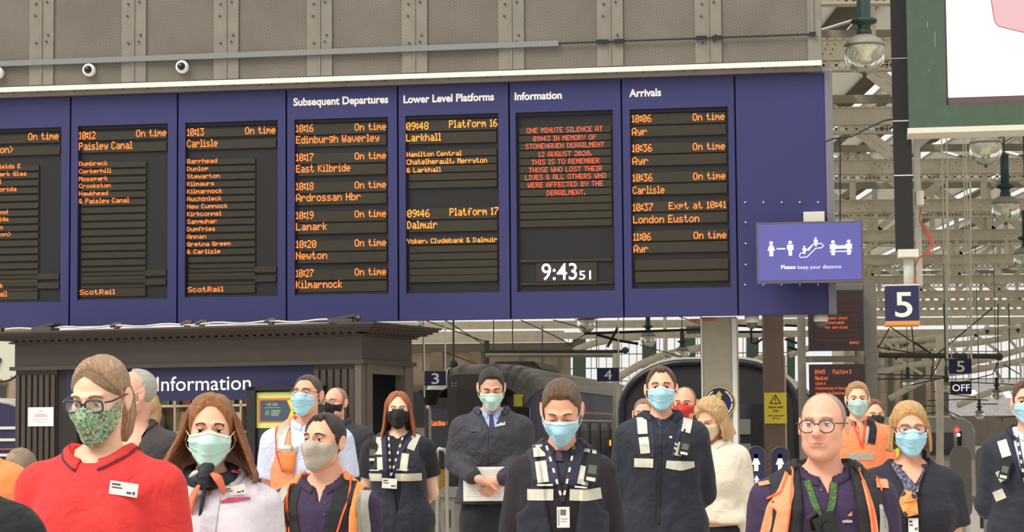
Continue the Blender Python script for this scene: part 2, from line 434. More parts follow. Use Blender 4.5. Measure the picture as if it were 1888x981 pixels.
# ================================================================== gallery wall above the board
gal = thing('wall_upper', 'grey perforated gallery cladding above the departure board', None, (PB.o[0], PB.o[1], 0), PB.a, kind='structure')
GT = ztop + 2.4
gL, gR = DU[0] - .3, PB.hit(1515, 100)[0]
zl0 = PB.hit(760, 143, -.12)[1]; zl1 = PB.hit(760, 132, -.12)[1]
print('ledge', zl0, zl1, PB.hit(200, 160, -.12), PB.hit(1480, 112, -.12))
pil = [-92, 78, 248, 418, 590, 765, 943, 1125, 1306]
PU = [PB.hit(x, 60)[0] for x in pil]; pw = .175
MB().box(gL, gR, .06, .9, ztop, GT).build('backing_wall', M_pil, gal)
edges = PU + [PB.hit(1492, 60)[0]]
for k in range(len(edges) - 1):
    MB().box(edges[k] + pw, edges[k + 1] - (pw if k < 8 else .02), -.01, .06, zl1, GT).build('perforated_panel', M_perf, gal)
for k, u in enumerate(PU):
    p = MB().box(u - pw, u - .012, -.035, .06, zl1, GT).box(u + .012, u + pw, -.035, .06, zl1, GT).box(u - .012, u + .012, -.05, .06, zl1, GT).build('pilaster', M_pil, gal)
    bl = MB(); h = .0072
    for dx, py in ((-.075, 80), (.075, 78), (-.09, 30), (.1, 66), (-.08, 8), (.08, 5)):
        z = PB.hit(pil[k] if k else 0, py)[1]; bl.lathe([(.016, 0), (.016, .014)], (u + dx, -.036, z), 6, 'y')
    tag(bl.build('bolts', M_wire, p), kind='stuff')
MB().box(edges[-1] - .02, gR, -.04, .9, ztop, GT).box(edges[-1] + .02, edges[-1] + .06, -.06, -.04, zl1 + .3, GT).build('corner_post', M_pil, gal)
MB().box(gL, gR, -.16, .06, zl0 - .02, zl1 - .035).build('ledge', M_wht, gal)
lg = MB().box(gL, gR, -.10, .06, ztop + .005, zl0 - .025)
lg.build('fascia', M_grey, gal)
bl = MB()
for k in range(70):
    if k % 6 in (0, 2, 3, 5): u = gL + (gR - gL) * k / 70 + .1; bl.lathe([(.012, 0), (.012, .012)], (u, -.112, (ztop + zl0) / 2 + .02), 6, 'y')
tag(bl.build('fascia_bolts', M_wire, gal), kind='stuff')
# loose run of tinsel-like scraps caught on the mesh
# grey conduit and black cable clipped along the cladding
def onb(px, py, w): u, z = PB.hit(px, py, w); return (u, w, z)
cdt = gal
a, b = onb(-30, 119, -.06), onb(1030, 80, -.06)
MB().bar(a, b, .075, .05).build('cable_trunking', mat('galvanised', (126, 128, 126), .5), cdt)
cbl = gal
MB().bar(onb(1030, 80, -.06), onb(1504, 63, -.06), .02, .02).build('cable', M_black, cbl)
MB().bar(onb(1100, 77, -.075), onb(1122, 76.5, -.075), .055, .02).bar(onb(1131, 76, -.075), onb(1151, 75.5, -.075), .055, .02).bar(onb(1283, 70, -.075), onb(1303, 69.5, -.075), .055, .02).bar(onb(1313, 69.5, -.075), onb(1333, 69, -.075), .055, .02).bar(onb(1492, 63, -.075), onb(1504, 62.5, -.075), .055, .02).build('cable_cleats', M_black, cbl)['kind'] = 'stuff'
# round lamps/cameras on the cladding
for k, (px, py) in enumerate(((-7, 133), (162, 128), (334, 122))):
    u, z = PB.hit(px, py, -.1)
    w = PB.o + PB.u * u + PB.n * -.01
    d = thing('dome_camera', ['white ring dome camera cut off by the left edge of the picture', 'white ring dome camera on the cladding above the second board panel', 'white ring dome camera on the cladding above the third board panel'][k], 'camera', (w[0], w[1], z), PB.a, group='dome cameras on the gallery cladding')
    MB().lathe([(.0, .0), (.088, .0), (.092, .03), (.085, .075), (.068, .09), (.052, .085)], (0, 0, 0), 24, 'y').build('ring_housing', M_wht, d, True)
    MB().lathe([(.056, .08), (.055, .09), (.045, .118), (.025, .135), (.0, .14)], (0, 0, 0), 20, 'y').build('lens', M_blackg, d, True)

# ================================================================== pillar carrying the board
PP = Plane(*W(1325, 700, 29.35)[:2], PB.a)
pa, pb = PP.hit(1293, 700)[0], PP.hit(1350, 700)[0]; pc = PP.hit(1359, 700)[0]
pr = thing('pillar', 'pale grey square pillar under the right end of the departure board', 'pillar', (PP.o[0], PP.o[1], 0), PP.a)
MB().box(pa, pc, 0.02, .55, 0, zbot + .02).build('shaft', mat('pillar paint', (168, 160, 142), .55, var=.06), pr)
MB().box(pc - .06, pc, -.01, .02, 0, zbot).box(pa, pa + .02, -.01, .02, 0, zbot).build('corner_trim', M_wht, pr)
MB().box(pa - .15, pa + .2, 0.0, .06, zbot - .035, zbot).build('orange_strip', mat('orange strip', (196, 110, 70), .5), pr)
u, z = PP.hit(1326, 743, -.03)
wp = PP.o + PP.u * u + PP.n * -.012
rs = thing('round_sign', 'round navy distancing sign with yellow rim on the pale pillar', 'sign', (wp[0], wp[1], z), PP.a)
rr = .218
MB().lathe([(0, 0), (rr, 0), (rr, .012), (0, .012)], (0, 0, 0), 40, 'y').build('rim', mat('sign yellow', (214, 190, 84), .5), rs)
MB().lathe([(0, 0), (rr * .93, 0), (rr * .93, .005), (0, .005)], (0, -.012, 0), 40, 'y').build('disc', M_sign, rs)
g = MB(); g.prism([(-.035, .05), (.035, .05), (.022, .10), (.05, .10), (0, .165), (-.05, .10), (-.022, .10)], -.021, -.018)
g.build('yellow_arrow', _M['sign yellow'], rs)
g = MB(); g.box(-.09, .09, -.021, -.018, -.045, -.033); g.box(-.005, .005, -.021, -.018, 0, .04).prism([(-.016, .033), (.016, .033), (0, .05)], -.021, -.018)
for sgn, n in ((1, 20), (-1, 9)):
    for k in range(n):
        t = R(60 - k * 6.0) if sgn > 0 else R(120 + k * 6)
        c = np.array([math.cos(t) * .175, -.02, math.sin(t) * .175]); tg = (-math.sin(t), 0, math.cos(t)); nn = (math.cos(t), 0, math.sin(t))
        if k != 10: g.obox(c, tg, (0, 1, 0), nn, (.0065, .002, .013 if k % 3 else .009))
g.build('lettering', M_white, rs)

# ================================================================== 'keep your distance' screen on the board's end
PS = Plane(*(PB.o + PB.n * -.45)[:2], PB.a)
q = [PS.hit(1395, 465)[0], PS.hit(1592, 465)[0], PS.hit(1494, 522)[1], PS.hit(1494, 409)[1]]
ds = thing('distance_screen', 'lilac blue keep-your-distance screen hung on the right end of the board', 'screen', (PS.o[0], PS.o[1], 0), PS.a)
MB().box(q[0], q[1], -.04, .08, q[2], q[3]).build('bezel', mat('bezel', (92, 88, 100), .35), ds)
MB().box(q[0] + .03, q[1] - .03, -.046, -.04, q[2] + .035, q[3] - .03).build('display', mat('display', (70, 70, 130), .3, emit=(92, 86, 152), es=.62), ds)
MB().box(q[0] + .3, q[1] - .3, .08, .40, (q[2] + q[3]) / 2 - .2, (q[2] + q[3]) / 2 + .2).build('wall_bracket', M_wire, ds)
ic = MB(); y_ = -.05
def pu(px, py): return PS.hit(px, py, -.05)
def person_icon(mb, px, py, h, skirt=True, plane=pu, y=-.05):
    u, z = plane(px, py); s = h * (plane(px, py - .5)[1] - plane(px, py + .5)[1])
    mb.lathe([(0, 0), (.13 * s, 0)], (u, y, z + .40 * s), 10, 'y')
    if skirt: mb.prism([(u - .12 * s, z + .25 * s), (u - .26 * s, z - .12 * s), (u - .13 * s, z - .12 * s), (u - .13 * s, z - .5 * s), (u + .13 * s, z - .5 * s), (u + .13 * s, z - .12 * s), (u + .26 * s, z - .12 * s), (u + .12 * s, z + .25 * s)], y - .001, y)
    else: mb.prism([(u - .22 * s, z + .25 * s), (u - .22 * s, z - .1 * s), (u - .12 * s, z - .1 * s), (u - .12 * s, z - .5 * s), (u + .12 * s, z - .5 * s), (u + .12 * s, z - .1 * s), (u + .22 * s, z - .1 * s), (u + .22 * s, z + .25 * s)], y - .001, y)
M_pl = mat('print lilac', (200, 200, 235), .5, emit=(205, 205, 245), es=.75)
def ibar(mb, p, q, w, plane=pu, y=-.05):
    a = plane(*p); b = plane(*q); s = plane(p[0], p[1] - .5)[1] - plane(p[0], p[1] + .5)[1]
    mb.bar((a[0], y, a[1]), (b[0], y, b[1]), w * s, .002)
for a in ((1422, 459, 27, True), (1457, 458, 27, False), (1536, 457, 27, False), (1565, 456, 27, False), (1483, 461, 15, False), (1504, 446, 16, False)):
    ic = MB(); person_icon(ic, *a); ic.build('person_pictogram', M_pl, ds)
for p_, q_, w_ in (((1432, 459), (1448, 458.5), 2.4), ((1530, 456), (1571, 455), 6), ((1530, 464), (1571, 463), 2), ((1490, 462), (1500, 450), 2.2)):
    ic = MB(); ibar(ic, p_, q_, w_); ic.build('pictogram_bar', M_pl, ds)
ic = MB(); pth = [(1474, 472), (1476, 467), (1482, 466), (1500, 450), (1514, 449), (1519, 453), (1515, 457), (1504, 458), (1488, 474), (1476, 475)]
s = PS.hit(1494, 465)[1] - PS.hit(1494, 466)[1]
ic.tube([(pu(*q_)[0], -.05, pu(*q_)[1]) for q_ in pth], 1.0 * s, 6, True); ic.build('escalator_pictogram', M_pl, ds)
ic = MB(); letters(ic, 'Please', pu(1440, 496)[0], pu(1467, 496)[0], pu(1440, 496)[1], 7 * s, -.05, .025)
letters(ic, 'keep your distance', pu(1471, 496)[0], pu(1551, 495)[0], pu(1471, 496)[1], 6.6 * s, -.05)
ic.build('lettering', M_pl, ds)
wb = thing('junction_box', 'white plastic junction box fixed above the keep-your-distance screen', 'box', (PS.o[0], PS.o[1], 0), PS.a)
e = [PS.hit(1481, 400)[0], PS.hit(1520, 400)[0], PS.hit(1500, 409)[1], PS.hit(1500, 388)[1]]
MB().box(e[0], e[1], .15, .45, e[2] + .01, e[3]).build('case', M_cream, wb)
for k, (px, py) in enumerate(((1385, 583), (1513, 579))):
    u = PB.hit(px, py)[0]; w = PB.o + PB.u * u + PB.n * .2
    d = thing('ceiling_camera', ['cream dome camera under the board beside the pale pillar', 'cream dome camera under the right end of the board'][k], 'camera', (w[0], w[1], zbot), PB.a, group='dome cameras hanging under the board')
    MB().lathe([(0, 0), (.095, 0), (.095, -.08), (.085, -.095), (0, -.095)], (0, 0, 0), 20).build('housing', M_cream, d, True)
    MB().lathe([(.075, -.095), (.07, -.13), (.05, -.16), (.02, -.175), (0, -.177)], (0, 0, 0), 16).build('dome', mat('smoked dome', (90, 88, 84), .1), d, True)

# ================================================================== information kiosk
PK = Plane(*W(667, 700, 27.0)[:2], -R(21))
kz = lambda px, py, w=0: PK.hit(px, py, w)[1]; ku = lambda px, w=0: PK.hit(px, 700, w)[0]
KL = ku(27); KD = 1.55
zc1, zc0 = kz(500, 598, -.3), kz(500, 622, -.05)
zf0 = kz(500, 674); zs0 = kz(400, 738)
print('kiosk', KL, zc1, zc0, zf0, zs0, PK.hit(100, 608, -.3), PK.hit(100, 684))
kio = thing('information_kiosk', 'dark brown panelled information kiosk with dentil cornice under the departure board', 'kiosk', (PK.o[0], PK.o[1], 0), PK.a)
# cornice wraps front and side
def cornice(w, z0, z1, m, nm): return MB().box(KL - w, w, -w, KD + w, z0, z1)
ch = (zc1 - zc0)
cb = MB()
for w, a, b in ((.30, .82, 1.0), (.27, .62, .84), (.21, .42, .64), (.16, .26, .44), (.06, .0, .12)):
    cb.box(KL - w, w, -w, KD + w, zc0 + ch * a, zc0 + ch * b)
cor = cb.build('cornice', M_brown, kio)
db = MB(); n = 46
for k in range(n):
    u = KL + (0 - KL) * (k + .5) / n; db.box(u - .028, u + .028, -.13, 0, zc0 + ch * .12, zc0 + ch * .27)
for k in range(13):
    v = KD * (k + .5) / 13; db.box(0, .13, v - .028, v + .028, zc0 + ch * .12, zc0 + ch * .27)
tag(db.build('dentils', M_brown, cor), kind='stuff')
MB().box(KL, 0, 0, KD, zf0 + .05, zc0).build('frieze', M_brown, kio)
MB().box(KL - .05, .05, -.05, KD + .05, zf0 - .0, zf0 + .05).build('moulding', M_brown, kio)
def fluted(a, b, name='fluted_panel', side=False):
    mb = MB(); n = max(2, int((b - a) / .085))
    if not side: mb.box(a, b, .03, .1, 0, zf0)
    else: mb.box(-.1, -.03, a, b, 0, zf0)
    for k in range(n):
        c = a + (b - a) * (k + .5) / n; h = (b - a) / n * .32
        if not side: mb.box(c - h, c + h, -.0, .03, .1, zf0 - .06)
        else: mb.box(-.03, 0, c - h, c + h, .1, zf0 - .06)
    return mb.build(name, M_brown, kio)
xA, xB = ku(103), ku(108); xC, xD = ku(590), ku(655)
fluted(KL, xA); fluted(xC - .1, xD)
MB().box(xD, 0, -.02, .12, 0, zf0).box(-.12, .02, .12, .28, 0, zf0).build('corner_pilaster', M_browns, kio)
MB().box(-.12, .02, KD - .26, KD, 0, zf0).build('side_pilaster', M_browns, kio)
MB().box(-.08, 0.0, .28, KD - .26, zf0 - .12, zf0).build('side_header', M_browns, kio); MB().box(-.08, 0, .28, KD - .26, 0, .9).build('side_counter', M_browns, kio)
MB().box(KL + .02, -.03, KD - .1, KD - .02, 0, zf0).build('back_wall', M_black, kio)
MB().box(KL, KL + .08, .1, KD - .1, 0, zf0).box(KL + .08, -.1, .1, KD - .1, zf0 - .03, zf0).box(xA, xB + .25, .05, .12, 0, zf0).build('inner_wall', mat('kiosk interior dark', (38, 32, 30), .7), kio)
sb = MB().box(xB + .1, xC - .1, .03, .09, zs0, zf0).build('sign_band', M_sign, kio)
hs = (kz(380, 700) - kz(380, 701))
tx = MB(); letters(tx, 'Information', ku(287), ku(461), kz(287, 721), 26 * hs, .024, .004); tx.build('lettering', M_white, sb)
tx = MB(); u = ku(252); z = kz(252, 711); tx.lathe([(0, 0), (.155, 0), (.155, .006), (0, .006)], (u, .028, z), 32, 'y'); tx.build('white_disc', M_white, sb)
tx = MB(); tx.box(u - .02, u + .02, .018, .022, z - .09, z + .04); tx.lathe([(0, 0), (.024, 0)], (u, .02, z + .085), 12, 'y'); tx.build('symbol', M_sign, sb)
# interior display with shelves
xi0, xi1 = ku(140), ku(470)
inn = MB().box(xi0, xi1, 1.1, 1.16, 0, zs0 + .3).build('display_wall', mat('interior wall', (140, 124, 104), .7, var=.15, vscale=6), kio)
for k, zz in enumerate((1.1, 1.45, 1.8)):
    MB().box(xi0, xi1, .85, 1.1, zz, zz + .03).build('shelf', mat('shelf white', (168, 156, 136), .6), kio)
for k in range(9): u = xi0 + (xi1 - xi0) * k / 8; MB().box(u - .015, u + .015, .85, 1.1, 0, zs0 + .3).build('shelf_upright', _M['shelf white'], kio)
lf = [(150, 60, 50), (70, 80, 110), (200, 190, 160), (90, 110, 70), (160, 110, 60), (60, 50, 50), (215, 215, 210)]
lm = [mat('leaflet colour %d' % i, c, .6) for i, c in enumerate(lf)]
for r_, zz in enumerate((1.13, 1.48, 1.83)):
    x = xi0 + .1
    while x < xi1 - .15:
        w = random.uniform(.1, .2); h = random.uniform(.15, .26); y = random.uniform(.9, 1.02)
        j = len(bpy.data.objects)
        o = MB().box(PK.o[0] * 0 + 0, w, 0, .03, 0, h).build('leaflet', random.choice(lm))
        pw_ = PK.o + PK.u * x + PK.n * y; o.location = (pw_[0], pw_[1], zz); o.rotation_euler = (0, 0, PK.a)
        tag(o, 'small souvenir or leaflet among the rows on the kiosk shelves', 'leaflet', 'leaflets on the kiosk shelves')
        x += w + random.uniform(.02, .12)
for k in range(2):  # lamps inside the kiosk
    l = bpy.data.lights.new('kiosk_lamp', 'AREA'); l.energy = 5; l.size = .6; l.color = (1, .9, .75)
    o = bpy.data.objects.new('kiosk_lamp', l); COL.objects.link(o); pw_ = PK.o + PK.u * (xi0 + (xi1 - xi0) * (.3 + .4 * k)) + PK.n * .45; o.location = (pw_[0], pw_[1], zs0 + .15)
    tag(o, ['left small square ceiling light inside the kiosk', 'right small square ceiling light inside the kiosk'][k], 'light'); MB().box(-.3, .3, -.3, .3, .02, .05).build('lamp_panel', M_wht, o)
# notice on the pilaster
u0, u1, z1, z0 = ku(53), ku(100), kz(76, 751, -.02), kz(76, 786, -.02)
pw_ = PK.o + PK.u * u0 + PK.n * -.012
no = thing('paper_notice', 'white paper notice taped to the left fluted pilaster of the kiosk', 'notice', (pw_[0], pw_[1], z0), PK.a)
MB().box(0, u1 - u0, 0, .004, 0, z1 - z0).build('sheet', M_white, no)
tx = MB(); w, h = u1 - u0, z1 - z0
tx.box(w * .42, w * .58, -.002, 0, h * .78, h * .82).box(w * .2, w * .8, -.002, 0, h * .36, h * .38).box(w * .15, w * .85, -.002, 0, h * .28, h * .295).box(w * .3, w * .7, -.002, 0, h * .2, h * .215); tx.build('print', mat('faint ink', (165, 165, 175), .6), no)
tx = MB(); tx.box(w * .24, w * .76, -.002, 0, h * .52, h * .56).box(w * .3, w * .7, -.002, 0, h * .62, h * .65); tx.build('red_print', mat('red ink', (214, 110, 110), .6), no)
# black display with poster
PD = Plane(*(PK.o + PK.n * -.25)[:2], PK.a); du = lambda px: PD.hit(px, 780)[0]; dz = lambda py, px=530: PD.hit(px, py)[1]
a, b = du(460), du(600)
dp = thing('poster_stand', 'tall black framed poster display in front of the kiosk', 'display', (PD.o[0], PD.o[1], 0), PD.a)
zt_ = dz(712)
MB().box(a, a + .12, -.08, .05, 0, zt_).box(b - .12, b, -.08, .05, 0, zt_).box(a, b, -.08, .05, zt_ - .05, zt_).box(a + .12, b - .12, -.02, .05, 0, zt_ - .05).build('frame', M_black, dp)
MB().box(a + .12, b - .12, -.026, -.02, 0.1, dz(790)).build('dark_panel', mat('dark poster', (52, 58, 66), .3), dp)
g1 = MB().box(du(475), b - .12, -.035, -.026, dz(789), dz(723)).build('poster', mat('poster lime', (200, 208, 110), .5), dp)
MB().box(du(479), b - .12, -.038, -.035, dz(779), dz(734)).build('orange_border', mat('poster orange', (206, 104, 52), .5), g1)
p_ = [(du(483), dz(776)), (du(531), dz(776)), (du(538), dz(756)), (du(531), dz(738)), (du(483), dz(738))]
MB().prism(p_, -.042, -.038).build('navy_field', mat('poster navy', (58, 74, 92), .5), g1)
MB().prism([(du(532), dz(776)), (b - .13, dz(776)), (b - .13, dz(738)), (du(532), dz(738)), (du(540), dz(756))], -.041, -.038).build('yellow_field', mat('poster yellow', (222, 208, 60), .5), g1)
tx = MB(); s = dz(750) - dz(751)
letters(tx, 'WE ARE', du(494), du(515), dz(748), 5 * s, -.044, .02); tx.box(du(491), du(520), -.044, -.042, dz(752), dz(751)); tx.lathe([(0, 0), (.035, 0)], (du(496), -.044, dz(761)), 14, 'y')
for k in range(4): tx.box(du(503), du(520 - k), -.044, -.042, dz(757.5 + 3 * k), dz(756 + 3 * k))
tx.build('print', mat('poster print', (150, 170, 140), .5), g1)
tx = MB(); letters(tx, '2', du(543), du(549), dz(763), 9 * s, -.044, .03); tx.build('number', M_black, g1)
# spotlights on the kiosk cornice
for k, px in enumerate((85, 215, 345, 372, 500, 632, 655)):
    u = PK.hit(px, 604, -.2)[0]; w = PK.o + PK.u * u + PK.n * -.2
    o = thing('spotlight', ['', 'small dark spotlight on the kiosk cornice above the left pilaster', 'left of two close dark spotlights on the kiosk cornice', 'right of two close dark spotlights on the kiosk cornice', 'small dark spotlight on the kiosk cornice above the poster stand', '', 'small dark spotlight at the right corner of the kiosk cornice'][k] if k not in (0, 5) else ('flat grey lamp box on the left end of the kiosk cornice' if k == 0 else 'flat grey lamp box near the right corner of the kiosk cornice'), 'spotlight', (w[0], w[1], zc1), PK.a + (k % 2) * .2, group=None if k in (0, 5) else 'spotlights on the kiosk cornice')
    if k in (0, 5): MB().box(-.16, .14, -.1, .1, 0, .05).obox((0, 0, .06), (1, 0, .15), (0, 1, 0), (-.15, 0, 1), (.17, .09, .014)).build('lamp_box', M_wire, o)
    else:
        MB().box(-.03, .03, -.03, .03, 0, .03).build('base', M_wire, o); MB().tube([(-.08, -.02, .035), (.0, 0, .06), (.07, 0, .05)], [.02, .032, .03], 8).build('lamp_head', M_wire, o)
lw = MB(); pts = []
for k in range(40):
    u = KL + (0 - KL) * k / 39; pts.append((u, -.22, zc1 + .035 + .012 * math.sin(k * 1.1)))
lw.tube(pts, .012, 5); o = lw.build('lamp_cable', M_cream); o.location = (PK.o[0], PK.o[1], 0); o.rotation_euler = (0, 0, PK.a); tag(o, 'pale cable lying along the top of the kiosk cornice', 'cable')
# ================================================================== station roof: receding girders, boards, end screen
roof = thing('ceiling', 'steel lattice girder roof over the platforms', None, (0, 0, 0), kind='structure')
OFFS = [830, 698, 573, 478, 405, 350, 305, 268, 240, 222]
HB = 8.0
M_rivet = mat('rivet grey brown', (118, 110, 98), .6)  # rivets in a darker grey-brown than the girder
x0g = lambda D: W(690, 600, D)[0]; x1g = lambda D: W(2010, 600, D)[0]
post_me = {}
for gi, off in enumerate(OFFS):
    D = 4000 * HB / off; z = 1.48 + HB
    xa, xb = (x0g(D) if D > 120 else W(1440, 300, D)[0]), x1g(D)
    if gi == 0: pass
    b = MB()
    b.box(xa, xb, D, D + .02, z - .2, z + .2).box(xa, xb, D - .14, D + .16, z + .2, z + .235).box(xa, xb, D - .14, D + .16, z - .235, z - .2)
    b.box(xa, xb, D - .14, D + .16, z - .46, z - .42)
    g = b.build('girder', M_steel, roof)
    lb = MB()
    n = int((xb - xa) / .26)
    if D < 130:
        for k in range(n):
            c = xa + (xb - xa) * (k + .5) / n; h = .12
            lb.bar((c - h, D, z - .42), (c + h, D, z - .24), .045, .015); lb.bar((c - h, D, z - .24), (c + h, D, z - .42), .045, .015)
    else:
        lb.box(xa, xb, D, D + .02, z - .42, z - .36)
        for k in range(n // 2): c = xa + (xb - xa) * (k + .5) / (n // 2); lb.box(c - .12, c + .12, D, D + .02, z - .36, z - .24)
    tag(lb.build('lattice', M_steel, g), kind='stuff')
    rv = MB()
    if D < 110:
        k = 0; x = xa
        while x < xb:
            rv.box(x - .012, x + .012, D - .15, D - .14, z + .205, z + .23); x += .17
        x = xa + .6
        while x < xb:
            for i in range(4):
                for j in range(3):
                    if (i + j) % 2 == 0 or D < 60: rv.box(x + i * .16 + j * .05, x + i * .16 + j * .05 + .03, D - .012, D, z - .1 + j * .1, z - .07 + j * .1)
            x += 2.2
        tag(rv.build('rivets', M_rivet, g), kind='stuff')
    # lattice work above the chord
    hh = 2.0; x = math.floor(xa / 2.4) * 2.4 + (gi % 3) * .5
    b.m = 0
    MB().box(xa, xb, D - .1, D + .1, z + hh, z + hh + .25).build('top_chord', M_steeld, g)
    k = 0
    while x < xb:
        MB().box(x - .11, x + .11, D - .03, D + .05, z + .235, z + hh).build('vertical_post', M_steel, g)
        if D < 160:
            if k % 2 == 0: MB().bar((x, D + .1, z + .2), (x + 2.3, D + .1, z + hh), .26, .05).build('diagonal_brace', M_steel, g)
            else: MB().bar((x, D + .1, z + hh), (x + 2.3, D + .1, z + .2), .2, .05).bar((x + .35, D + .1, z + hh), (x + 2.65, D + .1, z + .2), .2, .05).build('diagonal_brace', M_steel, g)
        x += 2.4; k += 1
# boarded and glazed roof skin above the girders
zr = 1.48 + HB + 2.6
rb = MB(); gb = MB()
x = -14
k = 0
while x < 62:
    for (ya, yb) in ((34, 58), (58.6, 84), (84.8, 120), (121, 149)):
        w = 1.15 if k % 2 else 1.1
        (rb if k % 2 else gb).obox((x, (ya + yb) / 2, zr + (.25 if k % 2 else 0)), (1, 0, .3 if k % 2 else -.3), (0, 1, 0), (0, 0, 1), (w / 2, (yb - ya) / 2, .03))
    x += 1.2; k += 1
tag(rb.build('roof_boards', mat('roof boards', (126, 118, 106), .7, var=.2, vscale=1), roof), kind='stuff')
mg = mat('roof glazing', (226, 230, 228), .4, trans=.0); mg.node_tree.nodes['Principled BSDF'].inputs['Emission Color'].default_value = (0, 0, 0, 1)
ntg = mg.node_tree; tr = ntg.nodes.new('ShaderNodeBsdfTranslucent'); tr.inputs[0].default_value = (.50, .48, .43, 1); ntg.links.new(tr.outputs[0], ntg.nodes['Material Output'].inputs[0])
tag(gb.build('roof_glazing', mg, roof), kind='stuff')
# purlins running away between girders
pl_ = MB()
for x in range(-6, 62, 3): pl_.box(x - .06, x + .06, 34, 149, zr - .35, zr - .15)
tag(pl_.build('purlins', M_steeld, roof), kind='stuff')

# ---- glazed end screen
def P3(px, py, D): p = W(px, py, D); return (p[0], p[1], p[2])
scr = thing('wall_end', 'glazed end screen of the station with green columns and curved steel arches', None, kind='structure')
DE = 150.0
M_ecol = mat('end column green', (92, 116, 106), .5, var=.1); M_mull = mat('mullion', (172, 176, 170), .5)
mu = MB()
for px in range(1020, 1950, 14):
    if 1450 < px < 1600: continue
    mu.bar(P3(px, 805 if px < 1710 else 706, DE), P3(px, 620, DE), .05, .05, (0, 1, 0))
for py in (650, 676, 700, 724, 748, 775): mu.bar(P3(1020, py + 4, DE), P3(1450, py, DE), .07, .05); mu.bar(P3(1600, py, DE), P3(1950 if py < 705 else 1712, py - 3, DE), .07, .05)
tag(mu.build('mullions', M_mull, scr), kind='stuff')
for px, w in ((1068, 24), (1197, 26), (1270, 24), (1387, 22), (1458, 14), (1695, 22), (1742, 12), (1640, 10)):
    a = P3(px, 800, DE - 1); b = P3(px, 615, DE - 1); MB().bar(a, b, .5, w / 27.0, (0, 1, 0)).build('green_column', M_ecol if px < 1600 else mat('end column grey', (122, 118, 108), .6), scr)
def arc(pts, D, r, m=None, nm='arch', parent=scr):
    P = []
    pts = np.array(pts, float); t = np.linspace(0, len(pts) - 1, 24)
    for tt in t:
        i = min(int(tt), len(pts) - 2); f = tt - i
        p0 = pts[max(i - 1, 0)]; p1 = pts[i]; p2 = pts[i + 1]; p3 = pts[min(i + 2, len(pts) - 1)]
        q = .5 * (2 * p1 + (p2 - p0) * f + (2 * p0 - 5 * p1 + 4 * p2 - p3) * f * f + (3 * p1 - p0 - 3 * p2 + p3) * f ** 3)
        P.append(P3(q[0], q[1], D))
    return MB().tube(P, r, 8).build(nm, m or M_steel, parent, True)
arc([(985, 690), (1030, 660), (1100, 632), (1190, 620)], 140, .22)
arc([(1128, 712), (1150, 690), (1215, 658), (1320, 636)], 140, .24)
arc([(1360, 682), (1400, 662), (1440, 645)], 140, .24)
arc([(1455, 655), (1500, 640), (1560, 632)], 140, .2)
for a in ([(1600, 632), (1700, 625), (1900, 600)], [(1600, 662), (1700, 640), (1800, 632), (1900, 615)], [(1610, 690), (1690, 672), (1790, 668), (1900, 640)], [(1640, 735), (1720, 695), (1800, 682), (1900, 662)], [(1765, 748), (1830, 722), (1900, 708)]):
    arc(a, 140, .2)
for a, b in (((1630, 626), (1665, 662)), ((1690, 626), (1650, 662)), ((1740, 622), (1775, 665)), ((1800, 617), (1765, 668)), ((1820, 660), (1850, 705)), ((1795, 615), (1850, 655)), ((1620, 640), (1700, 690)), ((1735, 640), (1700, 665)), ((1850, 610), (1880, 650))):
    MB().bar(P3(*a, 139), P3(*b, 139), .18, .1).build('screen_brace', M_steel, scr)
for (a, b, y0, y1) in ((690, 1960, 589, 603), (1430, 1960, 573, 583), (690, 1040, 611, 632), (1040, 1960, 609, 621)):
    w0, w1 = W((a + b) / 2, y1, 146)[2], W((a + b) / 2, y0, 146)[2]; MB().box(W(a, 600, 146)[0], W(b, 600, 146)[0], 146, 146.4, w0, w1).build('end_beam', M_steel, scr)
# pale wall under the glazing at the far end
MB().obox(P3(1400, 802, DE + 2), (1, 0, 0), (0, 1, 0), (0, 0, 1), (40, .3, 1.2)).build('low_wall', mat('far wall', (150, 140, 125), .7, var=.1), scr)

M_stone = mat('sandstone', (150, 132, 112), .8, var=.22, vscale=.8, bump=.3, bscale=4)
M_stoned = mat('sandstone dark', (120, 108, 94), .8, var=.2, vscale=.8)  # darker stone for cornices and string courses
def stone_block(px0, px1, py0, py1, D, label, cols, mtl):
    a = W(px0, py1, D); b = W(px1, py0, D)
    t = thing('stone_building', label, 'building', (a[0], D, 0))
    w = b[0] - a[0]; h = b[2]
    MB().box(0, w, 0, 6, 0, h).build('wall', mtl, t)
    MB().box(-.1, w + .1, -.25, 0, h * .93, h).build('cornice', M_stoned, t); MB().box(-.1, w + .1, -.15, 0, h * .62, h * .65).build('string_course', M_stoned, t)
    for k in range(cols):
        c = w * (k + .5) / cols
        MB().box(c - w / cols * .16, c + w / cols * .16, -.3, 0, 0, h * .93).build('pilaster', M_stone, t)
        if k < cols - 1:
            c2 = w * (k + 1) / cols
            f = MB().box(c2 - w / cols * .17, c2 + w / cols * .17, -.05, 0, h * .3, h * .6).build('window', mat('dark window', (62, 62, 66), .2), t)
    return t
stone_block(700, 1052, 632, 830, 95, 'sandstone building behind the platform 3 sign left of the first train', 5, mat('sandstone pale', (176, 160, 138), .8, var=.15, vscale=.6))
stone_block(1560, 1722, 618, 830, 155, 'tall sandstone building seen through the end screen behind the platform 5 monitors', 6, M_stone)
stone_block(-60, 60, 600, 830, 70, 'sandstone wall at the left edge behind the kiosk and clock', 2, M_stone)
